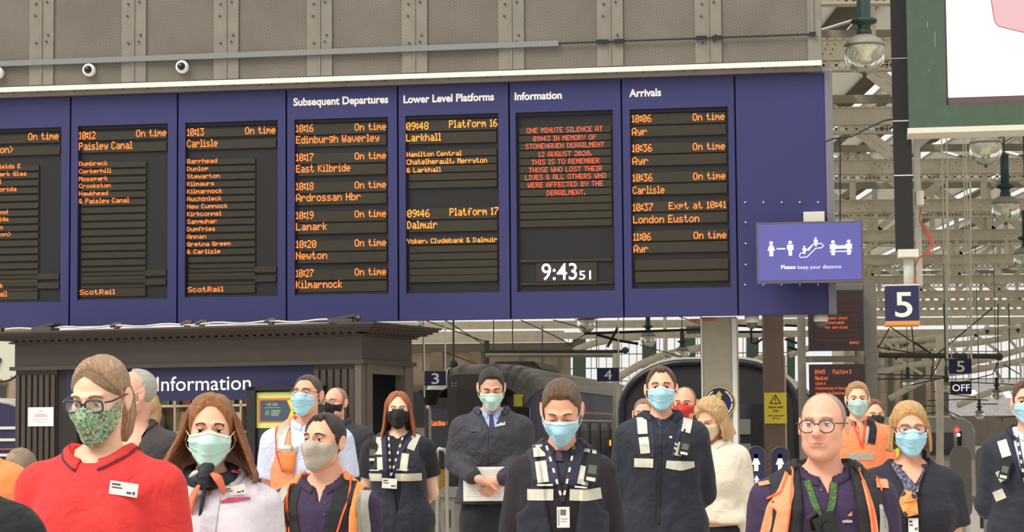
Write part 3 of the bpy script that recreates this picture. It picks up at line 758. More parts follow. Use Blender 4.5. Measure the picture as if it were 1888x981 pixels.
# slate roofed building on the right
a = W(1715, 808, 170); b = W(1960, 778, 170); hgt = W(1800, 776, 170)[2]; rt = W(1800, 700, 182)[2]
sbd = thing('slate_roof_building', 'white walled building with steep grey slate roof and skylights beyond the end screen', 'building', (a[0], 170, 0))
w = b[0] - a[0]
MB().box(0, w, 0, 12, 0, hgt).build('wall', M_wht, sbd)
MB().add([(-.4, -.5, hgt), (w, -.5, hgt), (w, 8, rt), (-.4 + 1.5, 8, rt), (-.4, -.5, hgt - .3), (w, -.5, hgt - .3), (w, 8, rt - .3), (1.1, 8, rt - .3)], [(0, 1, 2, 3), (7, 6, 5, 4), (0, 4, 5, 1), (1, 5, 6, 2), (2, 6, 7, 3), (3, 7, 4, 0)]).build('slate_roof', mat('slate', (128, 124, 122), .7, var=.25, vscale=3, stretch=(1, 1, 4)), sbd)
sl_ = np.array([0, 8.5, rt - hgt]); sl_ /= np.linalg.norm(sl_); nn = np.cross((1, 0, 0), sl_)
for px in (1795, 1830, 1856):
    for f in (.62,):
        c = np.array([W(px, 730, 175)[0] - a[0], -.5, hgt]) + sl_ * np.linalg.norm([8.5, rt - hgt]) * f
        MB().obox(c - nn * .05, (1, 0, 0), sl_, nn, (.28, .9, .06)).build('skylight', mat('skylight', (236, 238, 236), .3), sbd)
for k in range(5):
    x = w * (.2 + .17 * k); MB().box(x - .5, x + .5, -.06, 0, hgt - .95, hgt - .25).build('window', mat('grey window', (140, 140, 142), .3), sbd)

# ================================================================== trains
def train(name, label, px, D, ang, half, ztop_, zfl, L_, mats_, front, group=None):
    """front nose at px/D; runs away along ang"""
    p = W(px, 790, D)
    return thing(name, label, 'train', (p[0], p[1], 0), -ang, group)
def rsec(half, zb, zt, r, n=7, taper=1.0):
    """rounded body section outline (x,z), bottom open to the platform edge"""
    P = [(-half, zb)]
    for k in range(n + 1):
        a = PI - (PI / 2) * k / n; P.append((-half * taper + r + r * math.cos(a), zt - r * .75 + r * .75 * math.sin(a)))
    for k in range(n + 1):
        a = PI / 2 - (PI / 2) * k / n; P.append((half * taper - r + r * math.cos(a), zt - r * .75 + r * .75 * math.sin(a)))
    P.append((half, zb)); return P
M_tnavy = mat('train navy', (46, 44, 82), .5, var=.08); M_tgrey = mat('train roof grey', (100, 98, 96), .22, metal=.5, var=.2, vscale=1.2)
M_tdark = mat('train dark', (52, 48, 48), .35); M_glassd = mat('train glass', (44, 46, 50), .08); M_yel = mat('train yellow', (214, 160, 30), .5)
M_silv = mat('train silver', (204, 204, 198), .3, metal=.1, var=.25, vscale=3)
# --- first train
A1 = R(8.5); t1 = train('commuter_train', 'navy and grey commuter train with a bulbous silver nose standing beside the platform 3 sign', 880, 50, A1, 0, 0, 0, 0, 0, 0)
hw, zt_, zb_ = 1.38, 3.0, -.9
secs = []
for y, f, dz in ((0.0, .80, -.55), (.25, .88, -.3), (.7, .95, -.12), (1.4, 1.0, -.02), (2.4, 1.0, 0), (30, 1.0, 0)):
    s_ = rsec(hw * f, zb_, zt_ + dz, 1.0 * f); secs.append([(x, y, z) for x, z in s_])
g = MB(); g.grid(secs, flip=False)
body_ = g.build('body_shell', M_tnavy, t1, True, True)
rf = MB()
for y0, y1, f, dz0, dz1 in ((.0, .25, .80, -.55, -.3), (.25, .7, .88, -.3, -.12), (.7, 1.4, .95, -.12, -.02), (1.4, 30, 1.0, 0, 0)):
    pass
def cap(secs_, a, b, off):
    return [[(x * (1 + off), y - .0, z + off * 2) for x, y, z in s[a:b]] for s in secs_]
MB().grid(cap(secs, 2, 16, .012)).build('roof', M_tgrey, t1, True, True)
nose = [[(x * 1.03, y - .03, z + .045) for x, y, z in s] for s in secs[:4]]
MB().grid([[p for p in s[1:7]] for s in nose]).build('nose_shoulder', M_silv, t1, True, True)
MB().box(-1.08, 1.08, -.02, .3, zb_, 2.2).build('front_panel', M_tdark, t1)
MB().box(-1.22, -.62, -.05, .2, 1.02, 1.95).build('windscreen', M_glassd, t1); MB().box(.62, 1.22, -.05, .2, 1.02, 1.95).build('windscreen', M_glassd, t1)
MB().box(-.62, .62, -.42, .3, -.2, 2.62).prism([(-.62, 2.62), (.62, 2.62), (.5, 2.72), (-.5, 2.72)], -.42, .3).build('gangway', mat('gangway', (62, 54, 50), .5), t1)
MB().box(-.4, .4, -.44, -.42, .1, 2.38).build('gangway_door', mat('gangway door', (48, 42, 40), .5), t1)
bl = MB()
for x in (-.5, -.42, .34, .42, .5): bl.lathe([(.02, 0), (.02, .012)], (x, -.432, 2.52), 6, 'y').lathe([(.02, 0), (.02, .012)], (x, -.432, 2.46), 6, 'y')
tag(bl.build('gangway_bolts', M_steeld, t1), kind='stuff')
tx = MB(); led(tx, 'Glasgow C', -1.12, -.64, 1.62, .13, -.06); tx.build('destination', M_led, t1)
MB().box(-1.1, -.62, -.06, .2, -.35, .55).build('yellow_panel', M_yel, t1); MB().box(.62, 1.1, -.06, .2, -.35, .55).build('yellow_panel', M_yel, t1)
MB().box(-.98, -.9, -.075, -.06, -.25, .05).box(-.98, -.78, -.075, -.06, -.25, -.17).build('marking', M_black, t1)
for k in range(10): y = 3.0 + 2.6 * k; MB().box(hw - .01, hw + .02, y, y + 1.7, .75, 1.6).build('side_window', M_glassd, t1)
MB().box(hw - .005, hw + .012, 1.2, 30, 1.86, 1.92).build('red_stripe', mat('stripe red', (190, 90, 80), .4), t1)
MB().box(hw - .005, hw + .012, 4.8, 30, 1.66, 1.7).build('silver_stripe', M_silv, t1)
MB().box(.86, 1.06, -.045, .1, 1.98, 2.26).build('yellow_square', mat('yellow square', (206, 190, 60), .5), t1)
v, f = text_mesh('385', .02); g = MB(); wv = v[:, 0].max(); g.add(np.stack([np.full(len(v), hw + .02), 1.0 + v[:, 0] / wv * 1.1, 2.02 + v[:, 1] * .35], 1), f); g.build('unit_number', M_white, t1)
o = MB().lathe([(0, 0), (.09, 0), (.09, .02), (0, .02)], (0, 0, 0), 12, 'x').build('door_lamp', emat('amber lamp', (255, 120, 30), 5), t1); o.location = (hw + .01, 16.0, 1.02)
pod = MB().prism([(-.7, 3.0), (.7, 3.0), (.5, 3.2), (-.5, 3.2)], 6, 10).build('roof_pod', M_tdark, t1)
# --- second train
def coach(px, D, ang, hw, zt_, label, roofm, bodym, facem, name='train', L_=24, edge=None, group=None):
    t = train(name, label, px, D, ang, 0, 0, 0, 0, 0, 0, group)
    secs = []
    for y, f, dz in ((0.0, .97, -.08), (.12, 1.0, 0), (L_, 1.0, 0)):
        secs.append([(x, y, z) for x, z in rsec(hw * f, -.9, zt_ + dz, hw * .72 * f, 9)])
    MB().grid(secs).build('body_shell', bodym, t, True, True)
    MB().grid([[(x * 1.015, y, z + .02) for x, y, z in s[3:19]] for s in secs]).build('roof', roofm, t, True, True)
    o = secs[0]; n = len(o); e = MB()
    e.prism([(x, z) for x, y, z in o][::-1], -.005, .01); e.build('front_face', facem, t, False, True)
    if edge: MB().tube([(x, -.01, z) for x, y, z in o], .07, 6).build('front_rim', edge, t, True)
    return t
t2 = coach(1308, 36, R(9), 1.5, 2.62, 'older dark train with rounded roof standing behind the pale pillar', mat('roof sage', (168, 168, 150), .6), M_tdark, M_tdark, 'suburban_train', 14, mat('rim navy', (36, 35, 46), .35))
MB().box(-1.25, -.4, -.03, 0, .85, 1.85).build('cab_window', M_glassd, t2); MB().box(.45, 1.25, -.03, 0, .85, 1.85).build('cab_window', M_glassd, t2)
MB().box(-.35, .4, -.06, 0, -.8, 2.0).build('corridor_door', mat('corridor door', (38, 36, 40), .4), t2)
for bb in ((.5, .68, 1.35, 1.6), (.5, .68, .95, 1.2), (.95, 1.1, 1.42, 1.48)): MB().box(bb[0], bb[1], -.05, -.03, bb[2], bb[3]).build('window_sticker', mat('sticker grey', (120, 118, 112), .6), t2)
MB().box(-1.3, 1.3, -.08, 0, -.9, .25).build('yellow_panel', M_yel, t2)
# --- right-hand train and further silver coach, partly behind people
t3 = coach(1738, 92, R(-4), 1.42, 1.84, 'silver roofed train with red tail lamps behind the dark ticket gate paddles', mat('roof pale', (198, 200, 182), .35, var=.15), M_silv, mat('cab face', (150, 146, 144), .3), 'express_train', 26)
MB().box(-.55, .45, -.04, 0, .2, 1.15).build('cab_window', M_glassd, t3)
for x in (-.9, .62): MB().box(x, x + .18, -.04, 0, -.2, 1.2).build('dark_pillar', M_black, t3)
for x, zz_ in ((-.2, .92), (.6, 1.25)):
    o = MB().lathe([(0, 0), (.1, 0), (.1, .03), (0, .03)], (0, 0, 0), 12, 'y').build('tail_lamp', emat('tail red', (255, 70, 60), 3), t3); o.location = (x, -.045, zz_)
o = MB().lathe([(0, 0), (.07, 0), (.07, .03), (0, .03)], (0, 0, 0), 12, 'y').build('head_lamp', emat('lamp warm', (255, 235, 210), 5), t3); o.location = (.66, -.05, 1.05)
t4 = coach(1468, 58, R(-3), 1.2, 1.75, 'white sided train glimpsed between the brown column and the bald man', M_silv, M_wht, M_wht, 'white_train', 22)
MB().box(.2, .5, -.03, 0, -.2, 1.5).build('door_edge', M_tnavy, t4); MB().box(-.7, -.35, -.03, 0, -.2, 1.5).build('door_edge', M_tnavy, t4)
t5 = coach(-45, 46, R(4), 1.4, 2.2, 'blue and white train at the left edge behind the kiosk', M_silv, M_wht, M_tnavy, 'blue_train', 22)
MB().box(.2, 1.15, -.03, 0, .35, .95).build('cab_window', M_glassd, t5)
for z in (1.3, 1.55, .98): MB().box(-1.3, 1.3, -.04, 0, z, z + .06).build('white_stripe', M_wht, t5)
MB().box(-1.3, 1.3, -.04, 0, 1.12, 1.15).build('red_stripe', _M['stripe red'], t5)

# ================================================================== pendant lamps
M_gl = mat('lamp globe glass', (246, 246, 232), .06, trans=.92)
M_gl.node_tree.nodes['Principled BSDF'].inputs['IOR'].default_value = 1.12
M_lcap = mat('lamp cap', (142, 138, 126), .5); M_refl = mat('lamp reflector', (226, 224, 200), .25, var=.2, vscale=9)
def pendant(px, py, rpx, label, tube_len=.55, top=12.06, D=None, tw=.30):
    D = D or 4000 * .275 / rpx; r = .275
    p = W(px, py, D)
    t = thing('pendant_lamp', label, 'lamp', p)
    MB().lathe([(r * math.sin(a), r * math.cos(a)) for a in np.linspace(R(62), PI - .02, 16)], (0, 0, 0), 28).build('glass_globe', M_gl, t, True)
    MB().lathe([(r * .99, r * .42), (r * .97, r * .5), (r * .80, r * .72), (r * .5, r * .92), (0, r * .95)], (0, 0, 0), 24).build('cap', M_lcap, t, True)
    MB().lathe([(r * .86, r * .38), (r * .5, r * .2), (r * .3, -.1 * r), (r * .42, -.32 * r), (r * .2, -.45 * r), (0, -.47 * r)], (0, 0, 0), 16).build('reflector', M_refl, t, True)
    MB().lathe([(.012, -r - .04), (.02, -r - .02), (.035, -r + .0), (0, -r + .02)], (0, 0, 0), 10).build('finial', M_wire, t)
    n = MB().lathe([(.4 * r, r * .9), (.36 * r, r * 1.2), (.3 * r, r * 1.25), (.34 * r, r * 1.45), (.62 * r, r * 1.55), (.66 * r, r * 1.66), (.55 * r, r * 1.76), (tw * r, r * 1.8), (tw * r, r * 1.8 + tube_len), (tw * r * 1.2, r * 1.8 + tube_len + .02), (0, r * 1.8 + tube_len + .08)], (0, 0, 0), 18)
    n.build('green_stem', M_green, t, True)
    zt__ = top - p[2]
    if zt__ > r * 1.8 + tube_len: MB().tube([(0, 0, r * 1.8 + tube_len), (0, 0, zt__)], .018, 6).build('rod', M_green, t)
    return t
pendant(1594, 100, 38, 'largest glass globe lamp on a thick green stem right of the gallery wall', 1.6, 10, tw=.34)
pendant(1817, 276, 30, 'glass globe lamp hanging just below the big white video screen', .3)
pendant(1854, 386, 26, 'glass globe lamp on a green stem below and right of the video screen', .55)
pendant(1893, 478, 24, 'glass globe lamp cut off by the right edge of the picture', .5)
pendant(1195, 626, 14.5, 'small glass globe lamp on a green stem left of the pale pillar, upper of two', .5)
pendant(1258, 652, 13.5, 'small glass globe lamp on a green stem nearest the pale pillar, lower of two', .4)
pendant(1081, 597, 17, 'glass globe lamp peeping out under the board above the platform 4 sign', .3)
pendant(1745, 714, 10, 'tiny far globe lamp beside the OFF sign', .3)
pendant(1838, 727, 10, 'tiny far globe lamp above the slate roof right of the OFF sign', .3)
pendant(1806, 765, 9, 'tiny far globe lamp in front of the slate roof building', .3)
pendant(1674, 708, 10, 'tiny far globe lamp left of the small platform 5 sign', .3)

# ================================================================== big video screen top right and black speaker column
PV = Plane(*W(1750, 200, 24)[:2], PB.a - R(1.0))
vu = lambda px, py=120, w=0: PV.hit(px, py, w)[0]; vz = lambda py, px=1800, w=0: PV.hit(px, py, w)[1]
vs = thing('video_screen', 'giant white video screen in a dark green frame at the upper right', 'screen', (PV.o[0], PV.o[1], 0), PV.a)
v0, v1, vi = vu(1674), vu(1990), vu(1747)
z0, z1, z2 = vz(233), vz(192), vz(178); vt = z0 + 3.2
M_vg = mat('screen frame green', (66, 86, 68), .45, var=.08)
MB().box(v0, vi - .02, 0, .5, z0, vt).build('frame_side', M_vg, vs)
MB().box(vi - .02, v1, 0, .5, z0, z1).build('frame_bottom', M_vg, vs)
MB().box(v0 - .02, v1, -.03, .5, z0 - .06, z0).build('bottom_trim', M_cream, vs)
MB().box(vi - .02, v1, .02, .1, z1, z2).box(vi - .03, vi, .02, .1, z1, vt).build('inner_rim', mat('rim brown', (96, 72, 74), .5), vs)
MB().box(vi, v1, .1, .5, z1, vt).build('display', mat('white display', (30, 30, 30), .4, emit=(255, 255, 255), es=1.35), vs)
pk = [PV.hit(x, y, .09) for x, y in ((1812, -60), (1826, -10), (1832, 30), (1835, 42), (1842, 49), (1888, 60), (1990, 78), (1990, -60))]
MB().prism([(u, z) for u, z in pk], .092, .099).build('pink_graphic', mat('pink graphic', (40, 30, 30), .4, emit=(246, 196, 200), es=.95), vs)
ol = MB()
for (a, b) in zip(pk[1:6], pk[2:7]): ol.bar((a[0], .09, a[1]), (b[0], .09, b[1]), .012, .004)
ol.build('pink_outline', mat('pink line', (40, 30, 30), .4, emit=(214, 110, 120), es=.9), vs)
sk = MB()
for (x, y, h) in ((1710, 45, 12), (1724, 72, 30), (1712, 130, 4)): u, z = PV.hit(x, y, -.002); sk.box(u - .004, u + .004, -.003, 0, z - h * .006 / 2, z + h * .006 / 2)
sk.build('scratches', mat('scratch', (120, 140, 124), .6), vs)
PC = Plane(*W(1655, 200, 24.6)[:2], PB.a)
cu_ = lambda px, py=230: PC.hit(px, py)[0]; cz_ = lambda py: PC.hit(1660, py)[1]
bc = thing('speaker_column', 'tall black column loudspeaker beside the green video screen', 'speaker', (PC.o[0], PC.o[1], 0), PC.a)
c0, c1 = cu_(1647), cu_(1680)
MB().box(c0, c1, 0, .25, cz_(460), vt).build('cabinet', M_black, bc)
MB().box(c0 - .005, c1 + .01, -.006, 0, cz_(224), cz_(222)).box(c0 - .005, c1 + .01, -.006, 0, cz_(324.5), cz_(322.5)).box(c0 - .005, c1 + .01, -.006, 0, cz_(108), cz_(107)).build('strap', M_cream, bc)
MB().box(c0 + .02, c1 + .05, -.02, .22, cz_(474), cz_(460)).build('foot_block', M_cream, bc)
PC2 = Plane(*W(1655, 200, 24.75)[:2], PB.a)
sp_ = thing('screen_support_post', 'pale support post behind the black column loudspeaker carrying the platform 5 sign box', 'post', (PC.o[0], PC.o[1], 0), PC.a)
zz0 = cz_(528)
MB().tube([(cu_(1670), .12, zz0), (cu_(1670), .12, cz_(474))], .06, 14).build('tube', mat('pale tube', (196, 196, 190), .3), sp_, True)
MB().box(c1 + .03, c1 + .1, .26, .36, zz0 + .02, cz_(240)).build('rail', M_cream, sp_)
MB().box(c1 + .04, c1 + .13, .14, .26, cz_(376), cz_(350)).build('switch_box', M_cream, sp_)
mr = mat('red cable', (190, 92, 78), .5)
for k in range(3):
    pts = [(c1 + .09, .2, cz_(380)), (c1 + .08, .2, cz_(405)), (c1 + .13 + .02 * k, .2, cz_(425)), (c1 + .2 + .015 * k, .2, cz_(445)), (c1 + .15 + .03 * k, .2, cz_(464)), (c1 + .06, .2, cz_(474)), (c1 - .02, .12, cz_(500)), (c1 - .02 + .03 * k, .1, cz_(524))]
    MB().tube(pts, .008, 5).build('cable', mr, sp_)
# big 5 sign box
s0, s1, sz0, sz1 = cu_(1633, 560), cu_(1694, 560), cz_(592), cz_(527)
b5 = thing('platform_sign', 'large navy platform 5 sign box with orange base under the speaker column', 'sign', (PC.o[0], PC.o[1], 0), PC.a)
MB().box(s0, s1, -.02, .5, sz0, sz1).build('box', M_sign, b5); MB().box(s0 - .005, s1 + .005, -.03, .5, sz0 - .045, sz0).build('orange_base', mat('sign orange', (214, 142, 60), .5), b5)
MB().box(s1, s1 + .012, -.02, .5, sz0, sz1).build('side_panel', mat('side lilac', (92, 94, 130), .4), b5)
MB().box(s0, s1 + .01, -.02, .5, sz1, sz1 + .015).build('lid', M_cream, b5)
tx = MB(); letters(tx, '5', cu_(1650, 560), cu_(1682, 560), cz_(584), cz_(539) - cz_(584), -.024, .01); tx.build('number', mat('number cream', (226, 224, 206), .5), b5)

# ================================================================== monitors right, posts, column, yellow sign
PM = Plane(*W(1540, 600, 33)[:2], -R(3))
mu_ = lambda px, py=640: PM.hit(px, py)[0]; mz = lambda py: PM.hit(1540, py)[1]
fr = thing('monitor_frame', 'grey steel post frame holding the two platform 5 monitors', 'frame', (PM.o[0], PM.o[1], 0), PM.a)
mpg = mat('post grey', (150, 144, 128), .5, var=.08)
MB().box(mu_(1472), mu_(1486), .05, .2, 0, mz(560)).build('left_post', mpg, fr); MB().box(mu_(1596), mu_(1618), .05, .25, 0, mz(524)).build('right_post', mat('post grey brown', (124, 118, 106), .5), fr)  # right post is grey-brown, the left one light grey
MB().box(mu_(1486), mu_(1596), .08, .2, mz(667), mz(656)).build('crossbar', mpg, fr); MB().box(mu_(1530), mu_(1618), .08, .2, mz(536), mz(524)).build('crossbar', _M['post grey brown'], fr)
def monitor(y0, y1, label, lines):
    t = thing('train_monitor', label, 'monitor', (PM.o[0], PM.o[1], 0), PM.a)
    a, b, z0, z1 = mu_(1491), mu_(1592), mz(y1), mz(y0)
    MB().box(a, b, -.12, .05, z0, z1).build('housing', mat('monitor housing', (52, 40, 42), .5), t)
    MB().box(a + .07, b - .08, -.125, -.12, z0 + .1, z1 - .08).build('screen', mat('monitor screen', (62, 34, 30), .35), t)
    rw = MB()
    for k in range(9): zz = z0 + .12 + (z1 - z0 - .24) * k / 9; rw.box(a + .08, b - .09, -.128, -.125, zz, zz + .008)
    tag(rw.build('row_lines', mat('row line', (44, 26, 24), .4), t), kind='stuff')
    tx = MB(); s = mz(600) - mz(601)
    for (txt, x0, x1, y, h) in lines: led(tx, txt, mu_(x0), mu_(x1), mz(y), h * s, -.13, 1.0)
    tx.build('lettering', mat('monitor led', (40, 20, 10), .5, emit=(255, 118, 60), es=1.1), t)
monitor(536, 647, 'upper hanging dark monitor saying please check timetable', [('Please check', 1520, 1562, 587, 5), ('timetable', 1524, 1556, 595.5, 5), ('for services', 1520, 1562, 604, 5), ('09:43', 1565, 1582, 633, 5)])
monitor(672, 792, 'lower dark monitor listing the 09:45 from platform 5', [('09:45', 1500, 1519, 686, 8), ('Platform 5', 1533, 1567, 686, 8), ('Newton', 1500, 1524, 697, 8), ('Calling at', 1501, 1520, 707, 5), ('Pollokshields W, Maxwell P', 1501, 1566, 716, 5), ('Newton, Pollokshaws E', 1501, 1564, 725, 5)])
PY = Plane(*W(1430, 700, 31)[:2], 0)
yu = lambda px: PY.hit(px, 750)[0]; yz = lambda py: PY.hit(1430, py)[1]
cl_ = thing('brown_column', 'weathered brown column behind the right end of the board', 'column', (PY.o[0], PY.o[1], 0))
MB().box(yu(1412), yu(1447), .0, .3, 0, yz(560)).build('shaft', mat('column brown', (112, 96, 78), .7, var=.15, vscale=3, stretch=(1, 1, .3)), cl_); MB().box(yu(1447), yu(1450.5), .02, .28, 0, yz(655)).build('edge_strip', mat('edge tan', (196, 160, 128), .6), cl_)
ys = thing('yellow_sign', 'yellow Stand well clear warning sign on the brown column', 'sign', (PY.o[0], PY.o[1] - .03, 0))
MB().box(yu(1409), yu(1450), 0, .015, yz(781), yz(724)).build('plate', mat('warning yellow', (224, 200, 52), .5), ys)
tx = MB(); s = yz(750) - yz(751)
T_ = [(yu(1419.5), yz(744)), (yu(1439), yz(744)), (yu(1429.3), yz(728))]
for i in range(3): a, b = T_[i], T_[(i + 1) % 3]; tx.bar((a[0], -.004, a[1]), (b[0], -.004, b[1]), .012, .004)
tx.box(yu(1429.3) - .005, yu(1429.3) + .005, -.005, 0, yz(739), yz(733)).box(yu(1429.3) - .005, yu(1429.3) + .005, -.005, 0, yz(742), yz(740.7))
for txt, x0, x1, y, h in (('Stand well', 1416, 1443, 752.5, 4.2), ('clear', 1424, 1436, 759, 4.0), ('Allow passengers', 1414.5, 1445.5, 767.5, 2.6), ('off first', 1423, 1437, 772.5, 2.8)): letters(tx, txt, yu(x0), yu(x1), yz(y), h * s, -.005, .02)
tx.build('lettering', mat('sign ink', (52, 46, 20), .6), ys)

# ================================================================== small hanging platform signs
def hsign(px0, px1, py0, py1, D, txt, label, name='platform_sign', led_=False, poles=(), top=None):
    a = W(px0, py1, D); b = W(px1, py0, D)
    t = thing(name, label, 'sign', (a[0], D, a[2])); w = b[0] - a[0]; h = b[2] - a[2]
    MB().box(0, w, 0, .12, 0, h).build('box', M_sign if not led_ else M_black, t)
    tx = MB(); ww = .36 if not led_ else .84
    letters(tx, txt, w * (.5 - ww / 2), w * (.5 + ww / 2), h * (.12 if not led_ else .24), h * (.72 if not led_ else .52), -.006, .008); tx.build('number' if not led_ else 'lettering', M_white if not led_ else emat('off white led', (230, 225, 245), 1.0), t)
    for f, hh_ in poles: MB().box(w * f - .014, w * f + .014, .04, .07, h if hh_ > 0 else -abs(hh_), h + hh_ if hh_ > 0 else 0).build('hanger', M_cream, t)
    return t
hsign(783, 822, 684, 711, 46, '3', 'small navy platform 3 sign left of the first train', poles=((-.02, 9.4), (.98, 1.3), (-.02, -.25)))
hsign(1101, 1141, 678, 703, 52, '4', 'small navy platform 4 sign above the first train', poles=((1.0, 9.0),))
hsign(1751, 1791, 661, 689, 60, '5', 'small navy platform 5 sign hanging over the OFF sign', poles=((-.1, 8.6), (1.0, 8.6)))
hsign(1753, 1791, 703, 727, 60.3, 'OFF', 'small black OFF indicator under the small platform 5 sign', 'off_indicator', True, ((.1, 9.7), (.9, 9.7)))

# ================================================================== overhead line steelwork, poles, wires, cameras
def wirething(name, label, cat, segs, D, r, m=M_wire, extra=None):
    pts0 = P3(segs[0][0][0], segs[0][0][1], D)
    t = thing(name, label, cat, (pts0[0], pts0[1], pts0[2]))
    for s_ in segs:
        P = [np.array(P3(x, y, D + (dd[0] if dd else 0))) - pts0 for x, y, *dd in s_]; MB().tube(P, r, 6).build('bar' if r > .03 else 'wire', m, t)
    if extra: extra(t, pts0)
    return t
def knob(px, py, D, r, m=M_wire):
    def f(t, p0): q = np.array(P3(px, py, D)) - p0; MB().lathe([(0, -r), (r * .8, -r * .6), (r, 0), (r * .8, r * .6), (0, r)], q, 10).build('end_fitting', m, t, True)
    return f
wirething('overhead_beam', 'dark overhead line beam with a round end fitting above the platform 4 sign', 'beam', [[(895, 648), (1155, 648)]], 60, .05, M_wire, knob(1153, 646, 60, .1))
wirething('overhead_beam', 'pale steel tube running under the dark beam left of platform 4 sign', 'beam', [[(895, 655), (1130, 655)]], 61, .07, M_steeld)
def ins(t, p0):
    b = MB()
    for k in range(9):
        q = np.array(P3(1266 + k * 3, 608.5 - k * .1, 58)) - p0; b.lathe([(0, -.012), (.11, -.012), (.11, .012), (0, .012)], q, 10, 'x')
    b.build('insulator', M_wire, t)
wirething('overhead_bracket', 'black overhead line bracket arm with ribbed insulator under the board', 'bracket', [[(1077, 615), (1246, 609), (1292, 607)], [(1100, 617), (1140, 628), (1177, 634)], [(1140, 602), (1120, 640)]], 58, .04, M_black, ins)
wirething('pole', 'slim pale pole between the two small globe lamps', 'pole', [[(1226, 575), (1226, 880)]], 66, .06, M_steel)
wirething('pole', 'dark vertical pole with green finial left of the first train', 'pole', [[(836, 580), (836, 700)]], 56, .03, M_wire, knob(836, 672, 56, .12, M_green))
wirething('pole', 'dark post standing behind the first train beside the stone building', 'pole', [[(897, 628), (897, 874)]], 70, .1, M_wire)
wirething('pole', 'pale column with bracket beside the platform 4 sign', 'pole', [[(1136, 625), (1136, 885)]], 62, .12, M_steel)
wirething('overhead_wire', 'thin wires crossing under the board over the first train', 'wire', [[(820, 590), (900, 640)], [(760, 582), (900, 632)], [(822, 650), (880, 672)], [(780, 584), (780, 684)], [(910, 590), (910, 645)], [(945, 590), (945, 650)], [(1000, 600), (1000, 690)], [(1080, 616), (1040, 640)], [(960, 590), (1020, 618), (1060, 640)], [(1020, 590), (1080, 606)]], 64, .018)
wirething('overhead_wire', 'thin wires crossing between the small globe lamps and the pale pillar', 'wire', [[(1180, 636), (1290, 668)], [(1225, 655), (1290, 690)], [(1292, 583), (1292, 668)], [(1150, 583), (1150, 630)], [(1250, 583), (1300, 600)], [(1100, 583), (1100, 680)], [(1060, 590), (1140, 583)]], 64, .016)
wirething('hanging_rod', 'long thin black rod hanging beside the right end of the board', 'rod', [[(1549, 250), (1549, 410)]], 36, .012, M_black)
wirething('overhead_wire', 'black cable looping from the speaker column towards the board', 'cable', [[(1520, 262), (1535, 256), (1570, 252), (1600, 236), (1630, 222), (1648, 220)]], 27, .012, M_black)
wirething('sign_hanger', 'long slim pair of hanging rods carrying the small platform 5 sign', 'hanger', [[(1746, 335), (1747, 661)], [(1789, 335), (1791, 661)]], 60, .025, M_steel)
tub = [[(1620, 655), (1845, 657)]]
wirething('overhead_beam', 'dark overhead line beam ending right of the small platform 5 sign', 'beam', tub, 66, .09, M_wire, knob(1842, 658, 66, .13))
wirething('overhead_wire', 'criss-cross dark stays left of the small platform 5 sign', 'wire', [[(1640, 602), (1720, 655)], [(1681, 602), (1686, 655)], [(1686, 630), (1722, 655)], [(1830, 568), (1722, 658)], [(1722, 658), (1716, 700)], [(1735, 660), (1715, 700)], [(1618, 690), (1745, 694)], [(1618, 699), (1750, 697)], [(1680, 710), (1745, 695)], [(1618, 640), (1690, 652)], [(1640, 605), (1620, 640)], [(1740, 560), (1745, 690)]], 66, .022)
wirething('overhead_wire', 'dark wires and brackets in front of the slate roof', 'wire', [[(1720, 722), (1800, 733)], [(1790, 705), (1870, 709)], [(1770, 706), (1830, 690), (1840, 668)], [(1840, 560), (1840, 735)], [(1850, 672), (1880, 690)], [(1710, 739), (1780, 736), (1822, 738)], [(1700, 765), (1745, 757), (1770, 768)], [(1800, 745), (1840, 745)], [(1840, 770), (1888, 767)], [(1847, 770), (1847, 778)], [(1700, 748), (1740, 750), (1760, 775)], [(1860, 560), (1862, 700)]], 80, .022)
wirething('overhead_wire', 'thin wires left of the monitor post above the white train', 'wire', [[(1452, 640), (1470, 645)], [(1360, 600), (1412, 604)], [(1385, 605), (1385, 632), (1392, 634), (1410, 622)], [(1447, 625), (1470, 633)], [(1362, 612), (1410, 612)], [(1447, 600), (1470, 601)]], 50, .03, M_black)
wirething('lattice_post', 'grey post with brackets behind the blond woman', 'pole', [[(1733, 620), (1733, 869)]], 75, .14, M_steel)
def cctv(px, py, D, label, pole=None, flip=1, arm=9):
    p = W(px, py, D); t = thing('cctv_camera', label, 'camera', p)
    s_ = D / 4000
    MB().lathe([(0, 7 * s_), (3.6 * s_, 6.5 * s_), (5 * s_, 4 * s_), (5 * s_, -2 * s_), (0, -2.5 * s_)], (0, 0, 0), 16).build('housing', M_wht, t, True)
    MB().lathe([(4 * s_, -2 * s_), (3.8 * s_, -6 * s_), (2 * s_, -9 * s_), (0, -10 * s_)], (0, 0, 0), 14).build('dome', M_wire, t, True)
    MB().tube([(0, 0, 2 * s_), (flip * arm * s_, 0, 3 * s_), (flip * (arm + 2) * s_, 0, -p[2] if pole else -12 * s_)], 2.2 * s_ if pole else 1.3 * s_, 8).build('bracket', M_cream, t)
cctv(1820, 606, 62, 'white CCTV dome on a bracket left of the small camera pole', arm=54)
cctv(1877, 604, 62, 'white CCTV dome on a thick pale pole at the right edge', True, .3)
cctv(773, 598, 46.3, 'white CCTV dome camera above the platform 3 sign beside the kiosk', None, 1)
# speaker horn left of the first train
p = W(793, 730, 47); o = thing('litter_bin', 'dark tapered bin-shaped loudspeaker on a post left of the first train', 'loudspeaker', (p[0], p[1], 0)); o.name = 'horn_loudspeaker'
zz = p[2]; MB().lathe([(.13, zz - .2), (.16, zz - .1), (.27, zz + .1), (.28, zz + .13), (0, zz + .13)], (0, 0, 0), 16).build('horn', M_black, o, True); MB().tube([(0, 0, 0), (0, 0, zz - .2)], .03, 8).build('post', M_steeld, o)
